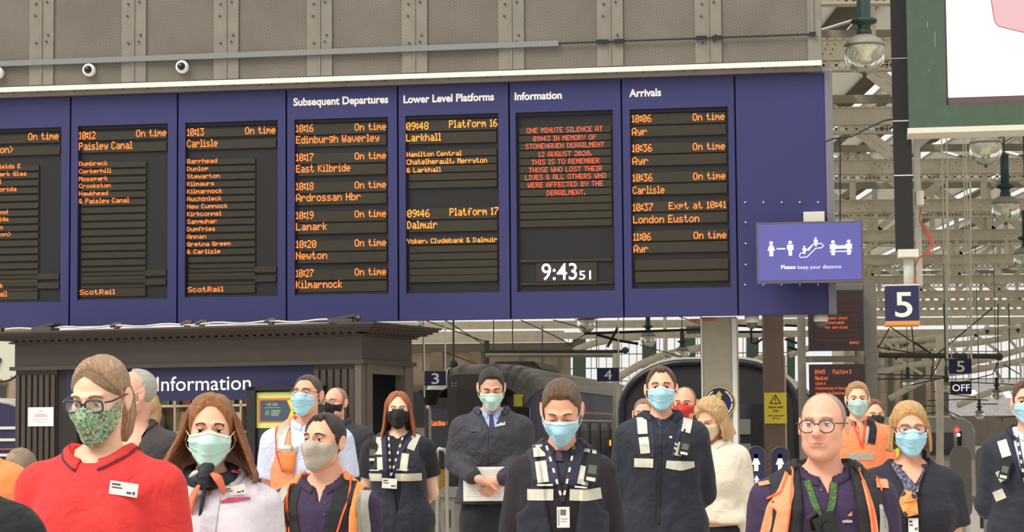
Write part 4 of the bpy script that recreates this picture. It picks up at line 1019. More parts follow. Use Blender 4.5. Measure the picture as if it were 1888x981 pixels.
# round station clock at the left edge
p = W(3, 663, 40); ck = thing('station_clock', 'large white round clock face with black rim cut off by the left edge', 'clock', p)
MB().lathe([(0, .02), (.40, .02), (.40, -.05), (0, -.05)], (0, 0, 0), 40, 'y').build('face', mat('clock face', (226, 226, 205), .4), ck)
MB().tube([(.41 * math.cos(a), -.02, .41 * math.sin(a)) for a in np.linspace(0, 2 * PI, 41)[:-1]], .02, 8, True).build('rim', M_black, ck, True)
g = MB()
for k in range(12): a = R(30 * k); g.bar((.36 * math.cos(a), -.03, .36 * math.sin(a)), (.39 * math.cos(a), -.03, .39 * math.sin(a)), .015, .01)
tag(g.build('hour_marks', M_black, ck), kind='stuff'); MB().bar((0, -.035, 0), (-.2, -.035, .1), .03, .01).build('hand', M_black, ck); MB().bar((0, -.04, 0), (-.1, -.04, -.3), .02, .01).build('hand', M_black, ck)
MB().tube([(0, .03, .4), (0, .03, 6)], .03, 8).build('hanger', M_black, ck)

# ================================================================== ticket gates
M_gate = mat('gate grey', (112, 108, 100), .5); M_pad = mat('gate paddle', (62, 58, 50), .5, var=.05)
def rounded(w, z0, z1):
    r = w / 2; P = []
    for k in range(9): a = PI * k / 8; P.append((r * math.cos(a), z1 - r + r * math.sin(a)))
    for k in range(9): a = PI + PI * k / 8; P.append((r * math.cos(a), z0 + r + r * math.sin(a)))
    return P
def gate_paddle(px, wpx, y0, y1, D, label, blue=False, group=None):
    p = W(px, y0, D); z1 = p[2]; z0 = W(px, y1, D)[2]; w = wpx * D / 4000
    t = thing('gate_paddle', label, 'gate', (p[0], D, 0), 0, group)
    MB().prism(rounded(w, z0, z1)[::-1], 0, .04).build('panel', M_sign if blue else M_pad, t, False, True)
    if blue:
        MB().tube([(x, .0, z) for x, z in rounded(w * .98, z0, z1)], .008, 6, True).build('rim', M_pad, t)
        ic = MB(); pl__ = lambda a, b: (W(a, b, D)[0] - p[0], W(a, b, D)[2])
        person_icon(ic, px, 853, 31, True, pl__, -.004)
        s_ = D / 4000
        x_, z_ = pl__(px, 885); ic.prism([(-3 * s_, z_ - 9 * s_), (3 * s_, z_ - 9 * s_), (3 * s_, z_), (5 * s_, z_), (0, z_ + 9 * s_), (-5 * s_, z_), (-3 * s_, z_)], -.005, -.003)
        if wpx > 20: ic.box(-26 * s_, -8 * s_, -.005, -.003, z_ - 20 * s_, z_ - 18.5 * s_) if 0 else None
        ic.build('pictogram', M_white, t)
    MB().box(-.03, .03, .0, .05, 0, z0 + .1).build('stand', M_gate, t)
gate_paddle(1394, 34, 823, 935, 20, 'left navy rounded gate panel with white woman symbol and arrow', True)
gate_paddle(1438, 33, 824, 935, 20.2, 'right navy rounded gate panel partly behind the bald man', True)
gate_paddle(1771, 38, 822, 958, 20, 'left dark olive rounded gate paddle right of the blond woman')
gate_paddle(1818, 38, 822, 958, 20.4, 'right dark olive rounded gate paddle beside the man at the right edge')
def gate_cab(px0, px1, y0, D, label, m=None):
    a = W(px0, y0, D); b = W(px1, y0, D)
    t = thing('ticket_gate', label, 'gate', (a[0], D, 0))
    w = b[0] - a[0]; h = a[2]
    MB().box(0, w, 0, 1.4, 0, h - .06).build('cabinet', m or M_gate, t); MB().box(-.015, w + .015, -.02, 1.42, h - .06, h).build('top', M_chrome, t)
    MB().box(w * .3, w * .7, -.005, 0, h * .62, h * .8).build('reader_panel', M_black, t)
    return t
gate_cab(1787, 1850, 915, 20.8, 'pale grey ticket gate cabinet behind the dark paddles at right', mat('gate pale', (176, 172, 164), .5))
gate_cab(1690, 1752, 925, 21, 'grey ticket gate cabinet behind the blond woman')
gate_cab(1366, 1378, 905, 20.6, 'slim ticket gate cabinet beside the left navy gate panel')
gate_cab(812, 838, 905, 20.5, 'grey ticket gate cabinet between the ginger woman and the man with papers')
gate_cab(1395, 1425, 920, 20.8, 'grey ticket gate cabinet under the navy gate panels')
gr = thing('gate_rail', 'chrome loop rail of the ticket gate beside the ginger woman', 'rail', W(812, 900, 20)); q = W(812, 900, 20)
s_ = 20 / 4000
MB().tube([(12 * s_, 0, -q[2]), (12 * s_, 0, 60 * s_), (9 * s_, 0, 70 * s_), (-2 * s_, 0, 72 * s_), (-6 * s_, 0, 66 * s_), (-6 * s_, 0, -q[2])], .018, 8).build('tube', M_chrome, gr, True)
# ================================================================== people: implicit body, radial head, clothes as shells
def smin(a, b, k):
    h = np.clip(.5 + .5 * (b - a) / k, 0, 1); return b + (a - b) * h - k * h * (1 - h)
def smax(a, b, k): return -smin(-a, -b, k)
def ell(p, c, r):
    q = (p - np.array(c)) / np.array(r); l = np.sqrt((q ** 2).sum(-1)) + 1e-9; g = np.sqrt(((q / np.array(r)) ** 2).sum(-1)) + 1e-9
    return l * (l - 1) / g
def cone(p, a, b, ra, rb):
    a = np.array(a, float); b = np.array(b, float); ab = b - a
    t = np.clip(((p - a) @ ab) / (ab @ ab), 0, 1); d = np.linalg.norm(p - a - t[..., None] * ab, axis=-1)
    return d - (ra + (rb - ra) * t)
def snoise(p, f, s):
    r = np.random.RandomState(s); o = 0
    for k in range(5):
        d = r.normal(size=3); d /= np.linalg.norm(d); o = o + np.sin(p @ d * f * (1 + .5 * k) + r.rand() * 6 + 1.4 * np.sin(p @ r.normal(size=3) * f * .55))
    return o / 5
def nets(f, lo, hi, h):
    """surface nets on a regular grid; f maps (n,3) points to distances"""
    lo = np.array(lo, float); hi = np.array(hi, float); n = np.ceil((hi - lo) / h).astype(int) + 1
    ax = [lo[i] + h * np.arange(n[i]) for i in range(3)]
    G = np.stack(np.meshgrid(*ax, indexing='ij'), -1); F = f(G.reshape(-1, 3)).reshape(n)
    s = F < 0; c = n - 1
    acc = np.zeros(tuple(c) + (3,)); cnt = np.zeros(tuple(c))
    cor = [(i, j, k) for i in (0, 1) for j in (0, 1) for k in (0, 1)]
    sl = lambda A, o: A[o[0]:o[0] + c[0], o[1]:o[1] + c[1], o[2]:o[2] + c[2]]
    for a in cor:
        for d in range(3):
            if a[d] == 0:
                b = list(a); b[d] = 1
                fa, fb = sl(F, a), sl(F, b); m = (fa < 0) != (fb < 0)
                t = np.where(m, fa / np.where(m, fa - fb, 1), 0)
                for e in range(3): acc[..., e] += np.where(m, a[e] + (t if e == d else 0), 0)
                cnt += m
    act = cnt > 0; idx = -np.ones(tuple(c), int); idx[act] = np.arange(act.sum())
    ijk = np.argwhere(act); V = lo + h * (ijk + acc[act] / cnt[act][:, None])
    Q = []
    for d in range(3):
        e1, e2 = (d + 1) % 3, (d + 2) % 3
        A = [slice(1, -1)] * 3; A[d] = slice(0, -1) 
        Bq = [slice(1, -1)] * 3; Bq[d] = slice(1, None)
        s0, s1 = s[tuple(A)], s[tuple(Bq)]; m = np.argwhere(s0 != s1)
        if not len(m): continue
        fl_ = s0[tuple(m.T)]; base = m + 1; base[:, d] -= 1
        o = np.zeros((4, 3), int); o[1, e1] = -1; o[2, e1] = -1; o[2, e2] = -1; o[3, e2] = -1
        q = np.stack([idx[tuple((base + oo).T)] for oo in o], 1)
        q = np.where(fl_[:, None], q, q[:, ::-1]); ok = (q >= 0).all(1); Q.append(q[ok])
    Q = np.concatenate(Q)
    return V, Q
def relax(V, Q, it=1, lam=.5):
    for _ in range(it):
        S = np.zeros_like(V); C = np.zeros(len(V))
        for a, b in ((0, 1), (1, 2), (2, 3), (3, 0)):
            np.add.at(S, Q[:, a], V[Q[:, b]]); np.add.at(C, Q[:, a], 1); np.add.at(S, Q[:, b], V[Q[:, a]]); np.add.at(C, Q[:, b], 1)
        V = V + lam * (S / np.maximum(C, 1)[:, None] - V)
    return V

# ---- head -------------------------------------------------------------------
def headf(v='m'):
    """distance field of a head, face towards -y, head centre at the origin"""
    def f(p):
        q = p.copy(); q[:, 0] = np.abs(q[:, 0])
        d = ell(q, (0, .018, .030), (.0745, .093, .082))
        jw = .060 if v != 'f' else .055
        d = smin(d, ell(q, (0, -.026, -.028), (jw, .062, .084)), .03)
        d = smin(d, ell(q, (.036, -.010, -.062), (.024 if v != 'f' else .018, .036, .026)), .035)
        d = smin(d, ell(q, (0, -.062, -.094), (.026 if v != 'f' else .020, .026, .019)), .025)
        if v == 'b': d = smin(d, ell(q, (.028, -.045, -.066), (.028, .028, .028)), .03); d = smin(d, ell(q, (0, -.03, -.096), (.034, .034, .018)), .03)
        d = smin(d, ell(q, (.039, -.057, -.020), (.022, .022, .019)), .026)      # cheek bone
        d = smin(d, cone(q, (.006, -.089, .030), (.046, -.073, .033), .0062, .0045), .018)  # brow
        d = smax(d, -ell(q, (.031, -.098, .008), (.017, .0195, .0115)), .012)      # eye socket
        d = smin(d, cone(q, (0, -.090, .018), (0, -.112, -.020), .0065, .0105), .010)  # nose
        if v == 'b': d = smin(d, cone(q, (0, -.098, .0), (0, -.116, -.020), .009, .0125), .008); d = smin(d, ell(q, (.014, -.1, -.024), (.009, .012, .008)), .006)
        d = smin(d, ell(q, (.0115, -.098, -.024), (.008, .012, .0075)), .006)
        d = smax(d, -ell(q, (.006, -.103, -.0345), (.004, .007, .004)), .004)
        d = smin(d, ell(q, (0, -.084, -.052), (.030, .014, .020)), .014)
        d = smin(d, ell(q, (0, -.0925, -.0520), (.025, .0062, .0032)), .005)
        d = smin(d, ell(q, (0, -.0912, -.0618), (.022, .0068, .0042)), .005)
        d = smax(d, -ell(q, (0, -.101, -.0568), (.027, .010, .0014)), .003)
        d = smax(d, -ell(q, (0, -.100, -.0745), (.020, .010, .0050)), .008)
        return d
    return f
def hullf(p):
    """what a face mask lies on: no lips, broad smooth nose"""
    q = p.copy(); q[:, 0] = np.abs(q[:, 0])
    d = ell(q, (0, .018, .030), (.0755, .093, .088)); d = smin(d, ell(q, (0, -.028, -.028), (.063, .064, .086)), .03)
    d = smin(d, ell(q, (0, -.06, -.088), (.03, .03, .024)), .03); d = smin(d, ell(q, (.039, -.059, -.020), (.024, .023, .021)), .026); d = smin(d, ell(q, (.036, -.010, -.062), (.026, .036, .026)), .035)
    d = smin(d, cone(q, (0, -.088, .014), (0, -.108, -.030), .009, .017), .035)
    return smin(d, cone(q, (0, -.104, -.03), (0, -.088, -.085), .014, .014), .04)
def dirs(az, el):
    return np.stack([np.sin(az) * np.cos(el), -np.cos(az) * np.cos(el), np.sin(el)], -1)
def radius(f, d):
    sh = d.shape[:-1]; D = d.reshape(-1, 3); r = np.full(len(D), .17)
    for _ in range(26): r = r - np.clip(f(D * r[:, None]), -.02, .05) * .8
    return r.reshape(sh)
_hc = {}
def head_grid(v, n=1.0):
    k = (v, n)
    if k in _hc: return _hc[k]
    na, ne = int(112 * n), int(92 * n)
    t = np.linspace(-PI, PI, na + 1)[:-1]; az = t - .45 * np.sin(t)      # denser in front
    el = np.linspace(-PI / 2 + .01, PI / 2 - .01, ne)
    A, E = np.meshgrid(az, el, indexing='ij'); d = dirs(A, E); r = radius(headf(v), d)
    _hc[k] = (A, E, d, r); return _hc[k]
def ear_mesh(mb, s):
    nu, nv = 14, 14; P = []
    for i in range(nu):
        a = 2 * PI * i / nu; row = []
        for j in range(nv):
            t = PI * j / (nv - 1); z = .031 * math.cos(t); w = .017 * math.sin(t) * (1.0 if z > -.01 else .75)
            y = w * math.cos(a); x = .0065 * math.sin(t) * math.sin(a)
            if math.sin(a) > .2: x -= .0075 * math.exp(-((y / .008) ** 2 + ((z - .003) / .014) ** 2)) * 1.0
            y2 = y - z * -.22
            row.append((s * (.0762 + x + .012 * (y + .017) / .034 + .002), .012 + y2, .0 + z))
        P.append(row)
    mb.grid(P, True, s < 0)
def hair_mask(A, P, spec):
    """1 inside the hair region; hairline height as a function of azimuth in degrees"""
    a = np.abs(np.degrees(A)); aa, zz = zip(*spec)
    return np.clip((P[..., 2] - np.interp(a, aa, zz)) / .007 + .5, 0, 1)
HL = {'m': [(0, .084), (22, .084), (38, .080), (50, .058), (60, .040), (70, .034), (76, .002), (86, -.010), (92, .0), (98, .024), (112, .0), (125, -.04), (180, -.07)],
      'm2': [(0, .090), (16, .086), (34, .098), (48, .070), (60, .042), (70, .034), (76, .002), (86, -.010), (92, .0), (98, .024), (112, .0), (125, -.04), (180, -.07)],
      'f': [(0, .082), (30, .074), (48, .052), (62, .02), (75, -.02), (100, -.05), (120, -.09), (180, -.12)],
      'bald': [(0, .3), (84, .3), (88, .022), (92, -.005), (98, .012), (112, .0), (125, -.045), (180, -.07)],
      'grey': [(0, .14), (60, .14), (75, .06), (80, .0), (92, -.015), (98, .02), (112, .0), (125, -.045), (180, -.07)]}

def skinm(name, c):
    m = mat('skin ' + name, (c[0], int(c[1] * .955), int(c[2] * .88)), .55, var=.045, vscale=30, bump=.05, bscale=400)
    b = m.node_tree.nodes['Principled BSDF']; b.inputs['Subsurface Weight'].default_value = .12; b.inputs['Subsurface Radius'].default_value = (.02, .008, .004); b.inputs['Subsurface Scale'].default_value = .3
    return m
def hairm(name, c, c2):
    nm = 'hair ' + name
    if nm in _M: return _M[nm]
    m = bpy.data.materials.new(nm); m.use_nodes = True; nt = m.node_tree; b = nt.nodes['Principled BSDF']; b.inputs['Roughness'].default_value = .38
    a = nt.nodes.new('ShaderNodeAttribute'); a.attribute_name = 'strand'; mp = nt.nodes.new('ShaderNodeMapping'); nt.links.new(a.outputs['Vector'], mp.inputs[0]); mp.inputs['Scale'].default_value = (60, 3.5, 1)
    n = nt.nodes.new('ShaderNodeTexNoise'); n.inputs['Scale'].default_value = 1; n.inputs['Detail'].default_value = 6; n.inputs['Roughness'].default_value = .65; nt.links.new(mp.outputs[0], n.inputs['Vector'])
    r = nt.nodes.new('ShaderNodeValToRGB'); nt.links.new(n.outputs[0], r.inputs[0]); e = r.color_ramp.elements
    l1, l2 = lin(c), lin(c2); e[0].position = .34; e[1].position = .66; e[0].color = tuple(x * .62 for x in l1[:3]) + (1,); e[1].color = l2; k = e.new(.5); k.color = l1
    nt.links.new(r.outputs[0], b.inputs['Base Color'])
    mp2 = nt.nodes.new('ShaderNodeMapping'); nt.links.new(a.outputs['Vector'], mp2.inputs[0]); mp2.inputs['Scale'].default_value = (190, 6, 1)
    n2 = nt.nodes.new('ShaderNodeTexNoise'); n2.inputs['Scale'].default_value = 1; n2.inputs['Detail'].default_value = 3; nt.links.new(mp2.outputs[0], n2.inputs['Vector'])
    bu = nt.nodes.new('ShaderNodeBump'); bu.inputs['Strength'].default_value = .9; bu.inputs['Distance'].default_value = .004; nt.links.new(n2.outputs[0], bu.inputs['Height']); nt.links.new(bu.outputs[0], b.inputs['Normal'])
    _M[nm] = m; return m
def strand(o, uv):
    uv = np.asarray(uv, float); me = o.data; n = len(me.vertices); a = me.attributes.new('strand', 'FLOAT_VECTOR', 'POINT'); v = np.zeros((n, 3)); k = min(n, len(uv)); v[:k, :2] = uv[:k]; a.data.foreach_set('vector', v.reshape(-1)); return o
def fabric(name, c, r=.8, var=.06, bump=.25, bs=260, **k):
    new = 'cloth ' + name not in _M
    if max(c) < 100: c = tuple(int(x * .76) for x in c)
    m = mat('cloth ' + name, c, r, var=var, vscale=5, bump=bump, bscale=bs, sheen=.03, **k)
    if new:
        nt = m.node_tree; b = nt.nodes['Principled BSDF']; old = [n for n in nt.nodes if n.type == 'BUMP'][0]; t = [n for n in nt.nodes if n.type == 'TEX_COORD'][0]
        n = nt.nodes.new('ShaderNodeTexNoise'); n.inputs['Scale'].default_value = 7; n.inputs['Detail'].default_value = 2.5; n.inputs['Distortion'].default_value = 1.6; nt.links.new(t.outputs['Object'], n.inputs['Vector'])
        bu = nt.nodes.new('ShaderNodeBump'); bu.inputs['Strength'].default_value = .55; bu.inputs['Distance'].default_value = .035; nt.links.new(n.outputs[0], bu.inputs['Height']); nt.links.new(bu.outputs[0], old.inputs['Normal'])
    return m
M_eye = mat('eye white', (226, 220, 212), .2); M_iris = mat('iris', (56, 50, 44), .15); M_pup = mat('pupil', (12, 10, 10), .08)
M_mask = mat('surgical mask blue', (168, 216, 232), .75, var=.03); M_maskg = mat('surgical mask mint', (190, 226, 212), .75, var=.03)
M_mcord = mat('mask cord', (226, 230, 226), .7)

class Person:
    def __init__(s, label, px, py, spx, yaw=0, pitch=0, body_yaw=0, tilt=0, v='m', H=None, skin=('fair', (222, 178, 152)), build=1.0, arms='down', shw=1.0, lod=1.0, ldy=0, legs=True, D=None, belly=0.0, hs=1.0, jfix=None):
        s.jfix = jfix; s.gf = None
        """px,py: pixel of the head centre; spx: head height in pixels"""
        s.v = v; s.lod = lod; D = D or 4000 * .238 / spx
        p = W(px, py, D); s.D = D
        s.k = (p[2] + .115 * hs) / 1.75; k = s.k
        s.root = thing('person', label, 'person', (p[0], p[1], 0), R(body_yaw))
        s.skin = skinm(*skin); s.hs = hs
        s.fwd = ldy
        # joints (metres, already scaled)
        s.hc = np.array([0, ldy, p[2]])
        rot = Matrix.Rotation(R(yaw - body_yaw), 3, 'Z') @ Matrix.Rotation(R(tilt), 3, 'Y') @ Matrix.Rotation(R(pitch), 3, 'X')
        s.HM = np.array(rot) * hs * 1.0
        s.build_w = build; s.sw = .163 * shw * k ** .3
        s.nz = p[2] - .165 * hs            # base of neck
        s.arms = arms; s.belly = belly
        s._body(legs)
    def hp(s, P):
        """head-local to person-local"""
        P = np.asarray(P, float); return (P.reshape(-1, 3) @ s.HM.T + s.hc).reshape(P.shape)
    def _body(s, legs):
        k = s.k; nz = s.nz; w = s.build_w; sh = nz - .055
        s.sh = sh
        s.J = {}
        for sd in (1, -1):
            S = np.array([sd * s.sw, .012, sh - .035]); a = s.arms
            if a == 'down': E = S + (sd * .032, .02, -.28); Wr = E + (sd * -.005, -.05, -.25)
            elif a == 'back': E = S + (sd * .045, .06, -.28); Wr = E + (sd * -.14, .10, -.17)
            elif a == 'front': E = S + (sd * .075, -.01, -.285); Wr = E + (sd * -.20, -.19, -.075 + (.0 if sd > 0 else .01))
            elif a == 'hold': E = S + (sd * .06, -.02, -.27); Wr = E + (sd * -.09, -.2, -.05)
            if s.jfix:
                (ex, ey), (wx, wy), yd = s.jfix[sd]; e_ = LL(s, ex, ey); w_ = LL(s, wx, wy); E = np.array([e_[0], .0, e_[1]]); Wr = np.array([w_[0], yd, w_[1]])
            s.J[sd] = (S, E, Wr)
        prof = [(.80, .15, .11, 0), (.90, .168, .12, .005), (.97, .165, .118, .005), (1.07, .146, .108, 0), (1.15, .145, .108, -.003), (1.27, .158, .120, -.004), (1.37, .162, .116, 0), (1.43, .146, .096, .008), (1.475, .100, .074, .014), (1.51, .055, .052, .015)]
        f_ = sh / 1.435
        zz = np.array([q[0] * f_ for q in prof]); aa = np.array([q[1] for q in prof]) * w; bb = np.array([q[2] for q in prof]) * (w * .5 + .5); yy = np.array([q[3] for q in prof])
        if s.v == 'f':
            aa[3:5] *= .92; aa[0:3] *= 1.05; aa[5:8] *= .94
        if s.belly: bb[2:5] += s.belly; aa[3:5] += s.belly * .8; yy[2:5] -= s.belly * .5
        s.prof = (zz, aa, bb, yy)
        def torso(p, t=0.0, nr=1.0):
            z = np.clip(p[:, 2], zz[0], zz[-1]); a = np.interp(z, zz, aa) + t; b = np.interp(z, zz, bb) + t; y0 = np.interp(z, zz, yy)
            X = np.abs(p[:, 0]) / a; Y = np.abs(p[:, 1] - y0) / b
            rr = (X ** 2.4 + Y ** 2.4) ** (1 / 2.4); d = (rr - 1) * np.minimum(a, b) * .93
            dz = np.maximum(zz[0] - p[:, 2], p[:, 2] - zz[-1] - t)
            d = np.where(dz > 0, np.sqrt(np.maximum(d, 0) ** 2 + dz ** 2), d)
            if s.v == 'f':
                for sd in (1, -1): d = smin(d, ell(p, (sd * .075 * w, -.085, sh - .165), (.07 + t, .055 + t, .07 + t)), .05)
            return d
        neck0 = np.array([0, .018, sh + .02]); neck1 = s.hc + s.HM @ np.array([0, .028, -.055])
        s.neck = (neck0, neck1)
        def trap(p, t=0.0):
            d = 9.0
            for sd in (1, -1): d = smin(np.broadcast_to(d, len(p)), cone(p, (sd * .045, .02, nz + .005), (sd * (s.sw - .02), .014, sh - .022), .032 + t, .042 + t), .03)
            return d
        def arm(p, t=0.0, cut=None, flare=0.0):
            d = np.full(len(p), 9.0)
            for sd in (1, -1):
                S, E, Wr = s.J[sd]
                u = cone(p, S, E, .056 * w + t, .041 * w + t + flare)
                l = cone(p, E, Wr, .041 * w + t, .027 + t * .9)
                if cut is not None and cut < 1:
                    n = (E - S) / np.linalg.norm(E - S); a = smax(u, (p - S) @ n - cut * np.linalg.norm(E - S), .01)
                else: a = smin(u, l, .02)
                d = np.minimum(d, a)
            return d
        s.torso, s.trap, s.arm = torso, trap, arm
        def whole(p):
            d = smin(torso(p), trap(p), .04); d = smin(d, arm(p), .035)
            d = smin(d, cone(p, neck0, neck1, .056 * (.5 + .5 * w) if s.v != 'f' else .049, .052 if s.v != 'f' else .045), .02)
            d = smin(d, s.legf(p), .05)
            return d
        hz = .86 * f_
        def legf(p, t=0.0):
            d = np.full(len(p), 9.0)
            for sd in (1, -1):
                a = cone(p, (sd * .088, 0, hz), (sd * .095, -.005, hz * .56), .088 * w + t, .058 + t); b_ = cone(p, (sd * .095, -.005, hz * .56), (sd * .10, .02, .08), .058 + t, .038 + t)
                d = np.minimum(d, smin(a, b_, .03))
            return d
        s.legf = legf
        lowest = s.nz - .75
        m = .62 if s.v != 'f' else .58
        h = .017 / min(s.lod, 1.0)
        V, Q = nets(whole, (-.42, -.36, .05), (.42, .32, neck1[2] + .03), h); V = relax(V, Q, 1, .4)
        mb = MB(); mb.add(V, Q)
        # head
        A, E, d, r = head_grid(s.v, 1.0 if s.lod >= 1 else .6)
        P = d * r[..., None]; g = s.hp(P)
        n0 = mb.n; mb.grid(g, True)
        na, ne = A.shape
        mb.add([s.hp(np.array([[0, 0, r[0, -1]]]))[0], s.hp(np.array([[0, 0, -r[0, 0]]]))[0]], [])
        for i in range(na):
            j = (i + 1) % na
            mb.f.append((n0 + i * ne + ne - 1, n0 + j * ne + ne - 1, n0 + na * ne)); mb.mi.append(0)
        for sd in (1, -1):
            e = MB(); ear_mesh(e, sd); v_ = np.concatenate(e.v); mb.add(s.hp(v_), e.f)
        s.bodymb = mb; s.P = P; s.A = A; s.r = r
        s.handmb = []
    def hands(s, curl=.5, only=(1, -1), pose=None):
        for sd in only:
            S, E, Wr = s.J[sd]; d = (Wr - E) / np.linalg.norm(Wr - E)
            s.hand(Wr, d, (sd * -.2, .0, 0) if pose is None else pose[sd], sd, curl)
    def hand(s, wr, d, pn, side, curl=.5, spread=.25):
        """hand with five fingers; d: direction of the hand, pn: palm normal, side: +1 thumb towards cross"""
        d = np.array(d, float); d /= np.linalg.norm(d); n = np.array(pn, float); n = n - d * (n @ d)
        if np.linalg.norm(n) < 1e-3: n = np.cross(d, (1, 0, 0))
        n /= np.linalg.norm(n); x = np.cross(d, n) * side        # x: towards thumb
        wr = np.array(wr, float); sc = 1.0
        T = lambda a, b, c: wr + d * a + x * b + n * c
        segs = [(T(-.03, 0, 0), T(.02, 0, 0), .026, .026), (T(.02, .012, 0), T(.085, .022, 0), .021, .0155), (T(.02, -.012, 0), T(.08, -.022, 0), .021, .0145), (T(.03, 0, 0), T(.088, 0, 0), .02, .015)]
        fing = []
        for j, (bx, L0, r) in enumerate(((.028, .072, .0088), (.0095, .08, .009), (-.0095, .075, .0088), (-.027, .058, .0078))):
            p = T(.086 - .003 * abs(j - 1) * 1.2, bx, 0); ang = 0; f = []
            for q in (.45, .32, .23):
                ang += curl * .85; dd = d * math.cos(ang) + n * math.sin(ang) + x * (.10 * spread * (1.5 - j)); e = p + dd / np.linalg.norm(dd) * L0 * q; f.append((p, e, r, r * .9)); p = e; r *= .9
            fing.append(f)
        p = T(.02, .028, .004); th = [(p, T(.055, .05, .012 + curl * .012), .013, .0105), (T(.055, .05, .012 + curl * .012), T(.092, .052 - curl * .012, .022 + curl * .022), .0105, .0085)]
        def f(q):
            o = np.full(len(q), 9.0)
            for a, b, ra, rb in segs: o = smin(o, cone(q, a, b, ra, rb), .014)
            for F in fing:
                g_ = np.full(len(q), 9.0)
                for a, b, ra, rb in F: g_ = smin(g_, cone(q, a, b, ra, rb), .003)
                o = smin(o, g_, .004)
            g_ = np.full(len(q), 9.0)
            for a, b, ra, rb in th: g_ = smin(g_, cone(q, a, b, ra, rb), .005)
            return smin(o, g_, .008)
        pts = np.array([q for F in fing for t in F for q in t[:2]] + [q for t in segs + th for q in t[:2]])
        V, Q = nets(f, pts.min(0) - .035, pts.max(0) + .035, .0048 if s.lod >= 1 else .007)
        s.bodymb.add(V, Q)
    def finish_body(s):
        mb = s.bodymb; mats_ = [s.skin]
        if s.v and s.lod >= 1:
            mats_.append(mat('lips ' + s.skin.name, tuple(int(c * f) for c, f in zip((212, 146, 130), (1, 1, 1))), .45))
            V = np.concatenate(mb.v); L_ = (V - s.hc) @ np.linalg.inv(s.HM).T
            ok = (np.abs(L_[:, 2] + .0568) < .0082 * (1 - (L_[:, 0] / .027) ** 2)) & (L_[:, 1] < -.080)
            for i, q in enumerate(mb.f):
                if len(q) == 4 and all(ok[j] for j in q): mb.mi[i] = 1
        s.body = mb.build('body', mats_, s.root, True)
    # ---- eyes, brows
    def face(s, gaze=(0, 0), brow=(96, 74, 58), closed=False, browname='brown'):
        R_ = lambda a, e, o=0: s.headpt(a, e, o)
        for sd in (1, -1):
            c = np.array([sd * .031, -.0712, .009]); r = .0125
            gz = np.array([math.sin(R(gaze[0])), -math.cos(R(gaze[0])), math.sin(R(gaze[1]))]); gz /= np.linalg.norm(gz)
            u = np.cross(gz, (0, 0, 1)); u /= np.linalg.norm(u); w_ = np.cross(u, gz)
            P = []; mi = []; rings = [0, 10, 15, 24, 32, 60, 100, 180]
            for a in rings:
                P.append([c + r * (math.cos(R(a)) * gz + math.sin(R(a)) * (math.cos(t) * u + math.sin(t) * w_)) for t in np.linspace(0, 2 * PI, 17)[:-1]])
            mb = MB(); P = np.array(P).transpose(1, 0, 2)
            mb.grid(s.hp(P), True, True); k = len(rings) - 1; mb.mi = ([2, 2, 1, 1] + [0] * (k - 4)) * 16
            mb.build('eyeball', [M_eye, M_iris, M_pup], s.root, True)
            # lids: parts of spheres a little larger than the eyeball
            up = 76 if not closed else 128
            for (t0, t1, nm) in ((0, up, 'upper_eyelid'), (116, 180, 'lower_eyelid')):
                if closed and nm[0] == 'l': t0 = 126
                G = []
                for i in range(15):
                    a = R(-95 + 190 * i / 14)
                    G.append([c + (r + .0012) * np.array([math.sin(a) * math.sin(R(t)), -math.cos(a) * math.sin(R(t)), math.cos(R(t))]) + (0, 0, 0) for t in np.linspace(t0 if t0 else 5, t1 + (-1 if nm[0] == 'u' else 1) * (4 + 10 * (abs(i - 7) / 7) ** 2) * (1 if not closed else 0), 9)])
                mb = MB(); mb.grid(s.hp(np.array(G))); mb.build(nm, s.skin, s.root, True)
            lash = []
            for i in range(13):
                a = R(-75 + 150 * i / 12); t = R(up - (4 + 10 * (abs(i - 6) / 6) ** 2) * (0 if closed else 1)); lash.append(c + (r + .0016) * np.array([math.sin(a) * math.sin(t), -math.cos(a) * math.sin(t), math.cos(t)]))
            MB().tube(s.hp(np.array(lash)), .0013, 5).build('eyelashes', mat('lash', (40, 30, 26), .6), s.root)
            G = []
            for i in range(14):
                f = i / 13; az = R(sd * (9 + 26 * f)); zc = .0295 + .0045 * math.sin(PI * min(1, f * 1.1)) - .004 * f ** 2
                th = (.0034 * (1 - f) + .0016) * (1 if i else .6)
                e = [math.atan2(zc + dz, .092) for dz in (-th, 0, th)]
                G.append([R_(az, ee, .0012 + (.0016 if j == 1 else 0)) for j, ee in enumerate(e)])
            mb = MB(); mb.grid(s.hp(np.array(G)), flip=sd < 0); mb.build('eyebrow', mat('brow ' + browname, brow, .8), s.root, True)
    def headpt(s, az, el, off=0, f=None):
        d = dirs(np.array([az]), np.array([el])); r = radius(f or headf(s.v), d); return (d * (r[:, None] + off))[0]
    def facepts(s, az, el, off, f):
        d = dirs(az, el); r = radius(f, d); return s.hp(d * (r + off)[..., None])
    # ---- masks
    def mask(s, kind='surgical', m=None, pleats=True, label=None):
        az1 = {'surgical': 56, 'cloth': 72, 'cone': 78}[kind]
        na, ne = 61, 33; u = np.linspace(-1, 1, na); v_ = np.linspace(0, 1, ne)
        U, V_ = np.meshgrid(u, v_, indexing='ij'); a = np.abs(U)
        if kind == 'surgical': top = .000 + .013 * (1 - a) ** 2 - .012 * a * (a > 0) * .6; bot = -.112 + .050 * a ** 2.2
        elif kind == 'cloth': top = .002 + .010 * np.exp(-(a / .3) ** 2) - .022 * a ** 2 + .016 * a ** 4; bot = -.114 + .072 * a ** 2
        else: top = -.005 + .012 * np.exp(-(a / .25) ** 2) - .014 * a + .018 * a ** 3; bot = -.120 + .080 * a ** 1.6
        Z = bot + (top - bot) * V_; AZ = R(az1) * U * (.86 + .14 * np.sin(PI * V_) if kind == 'surgical' else 1)
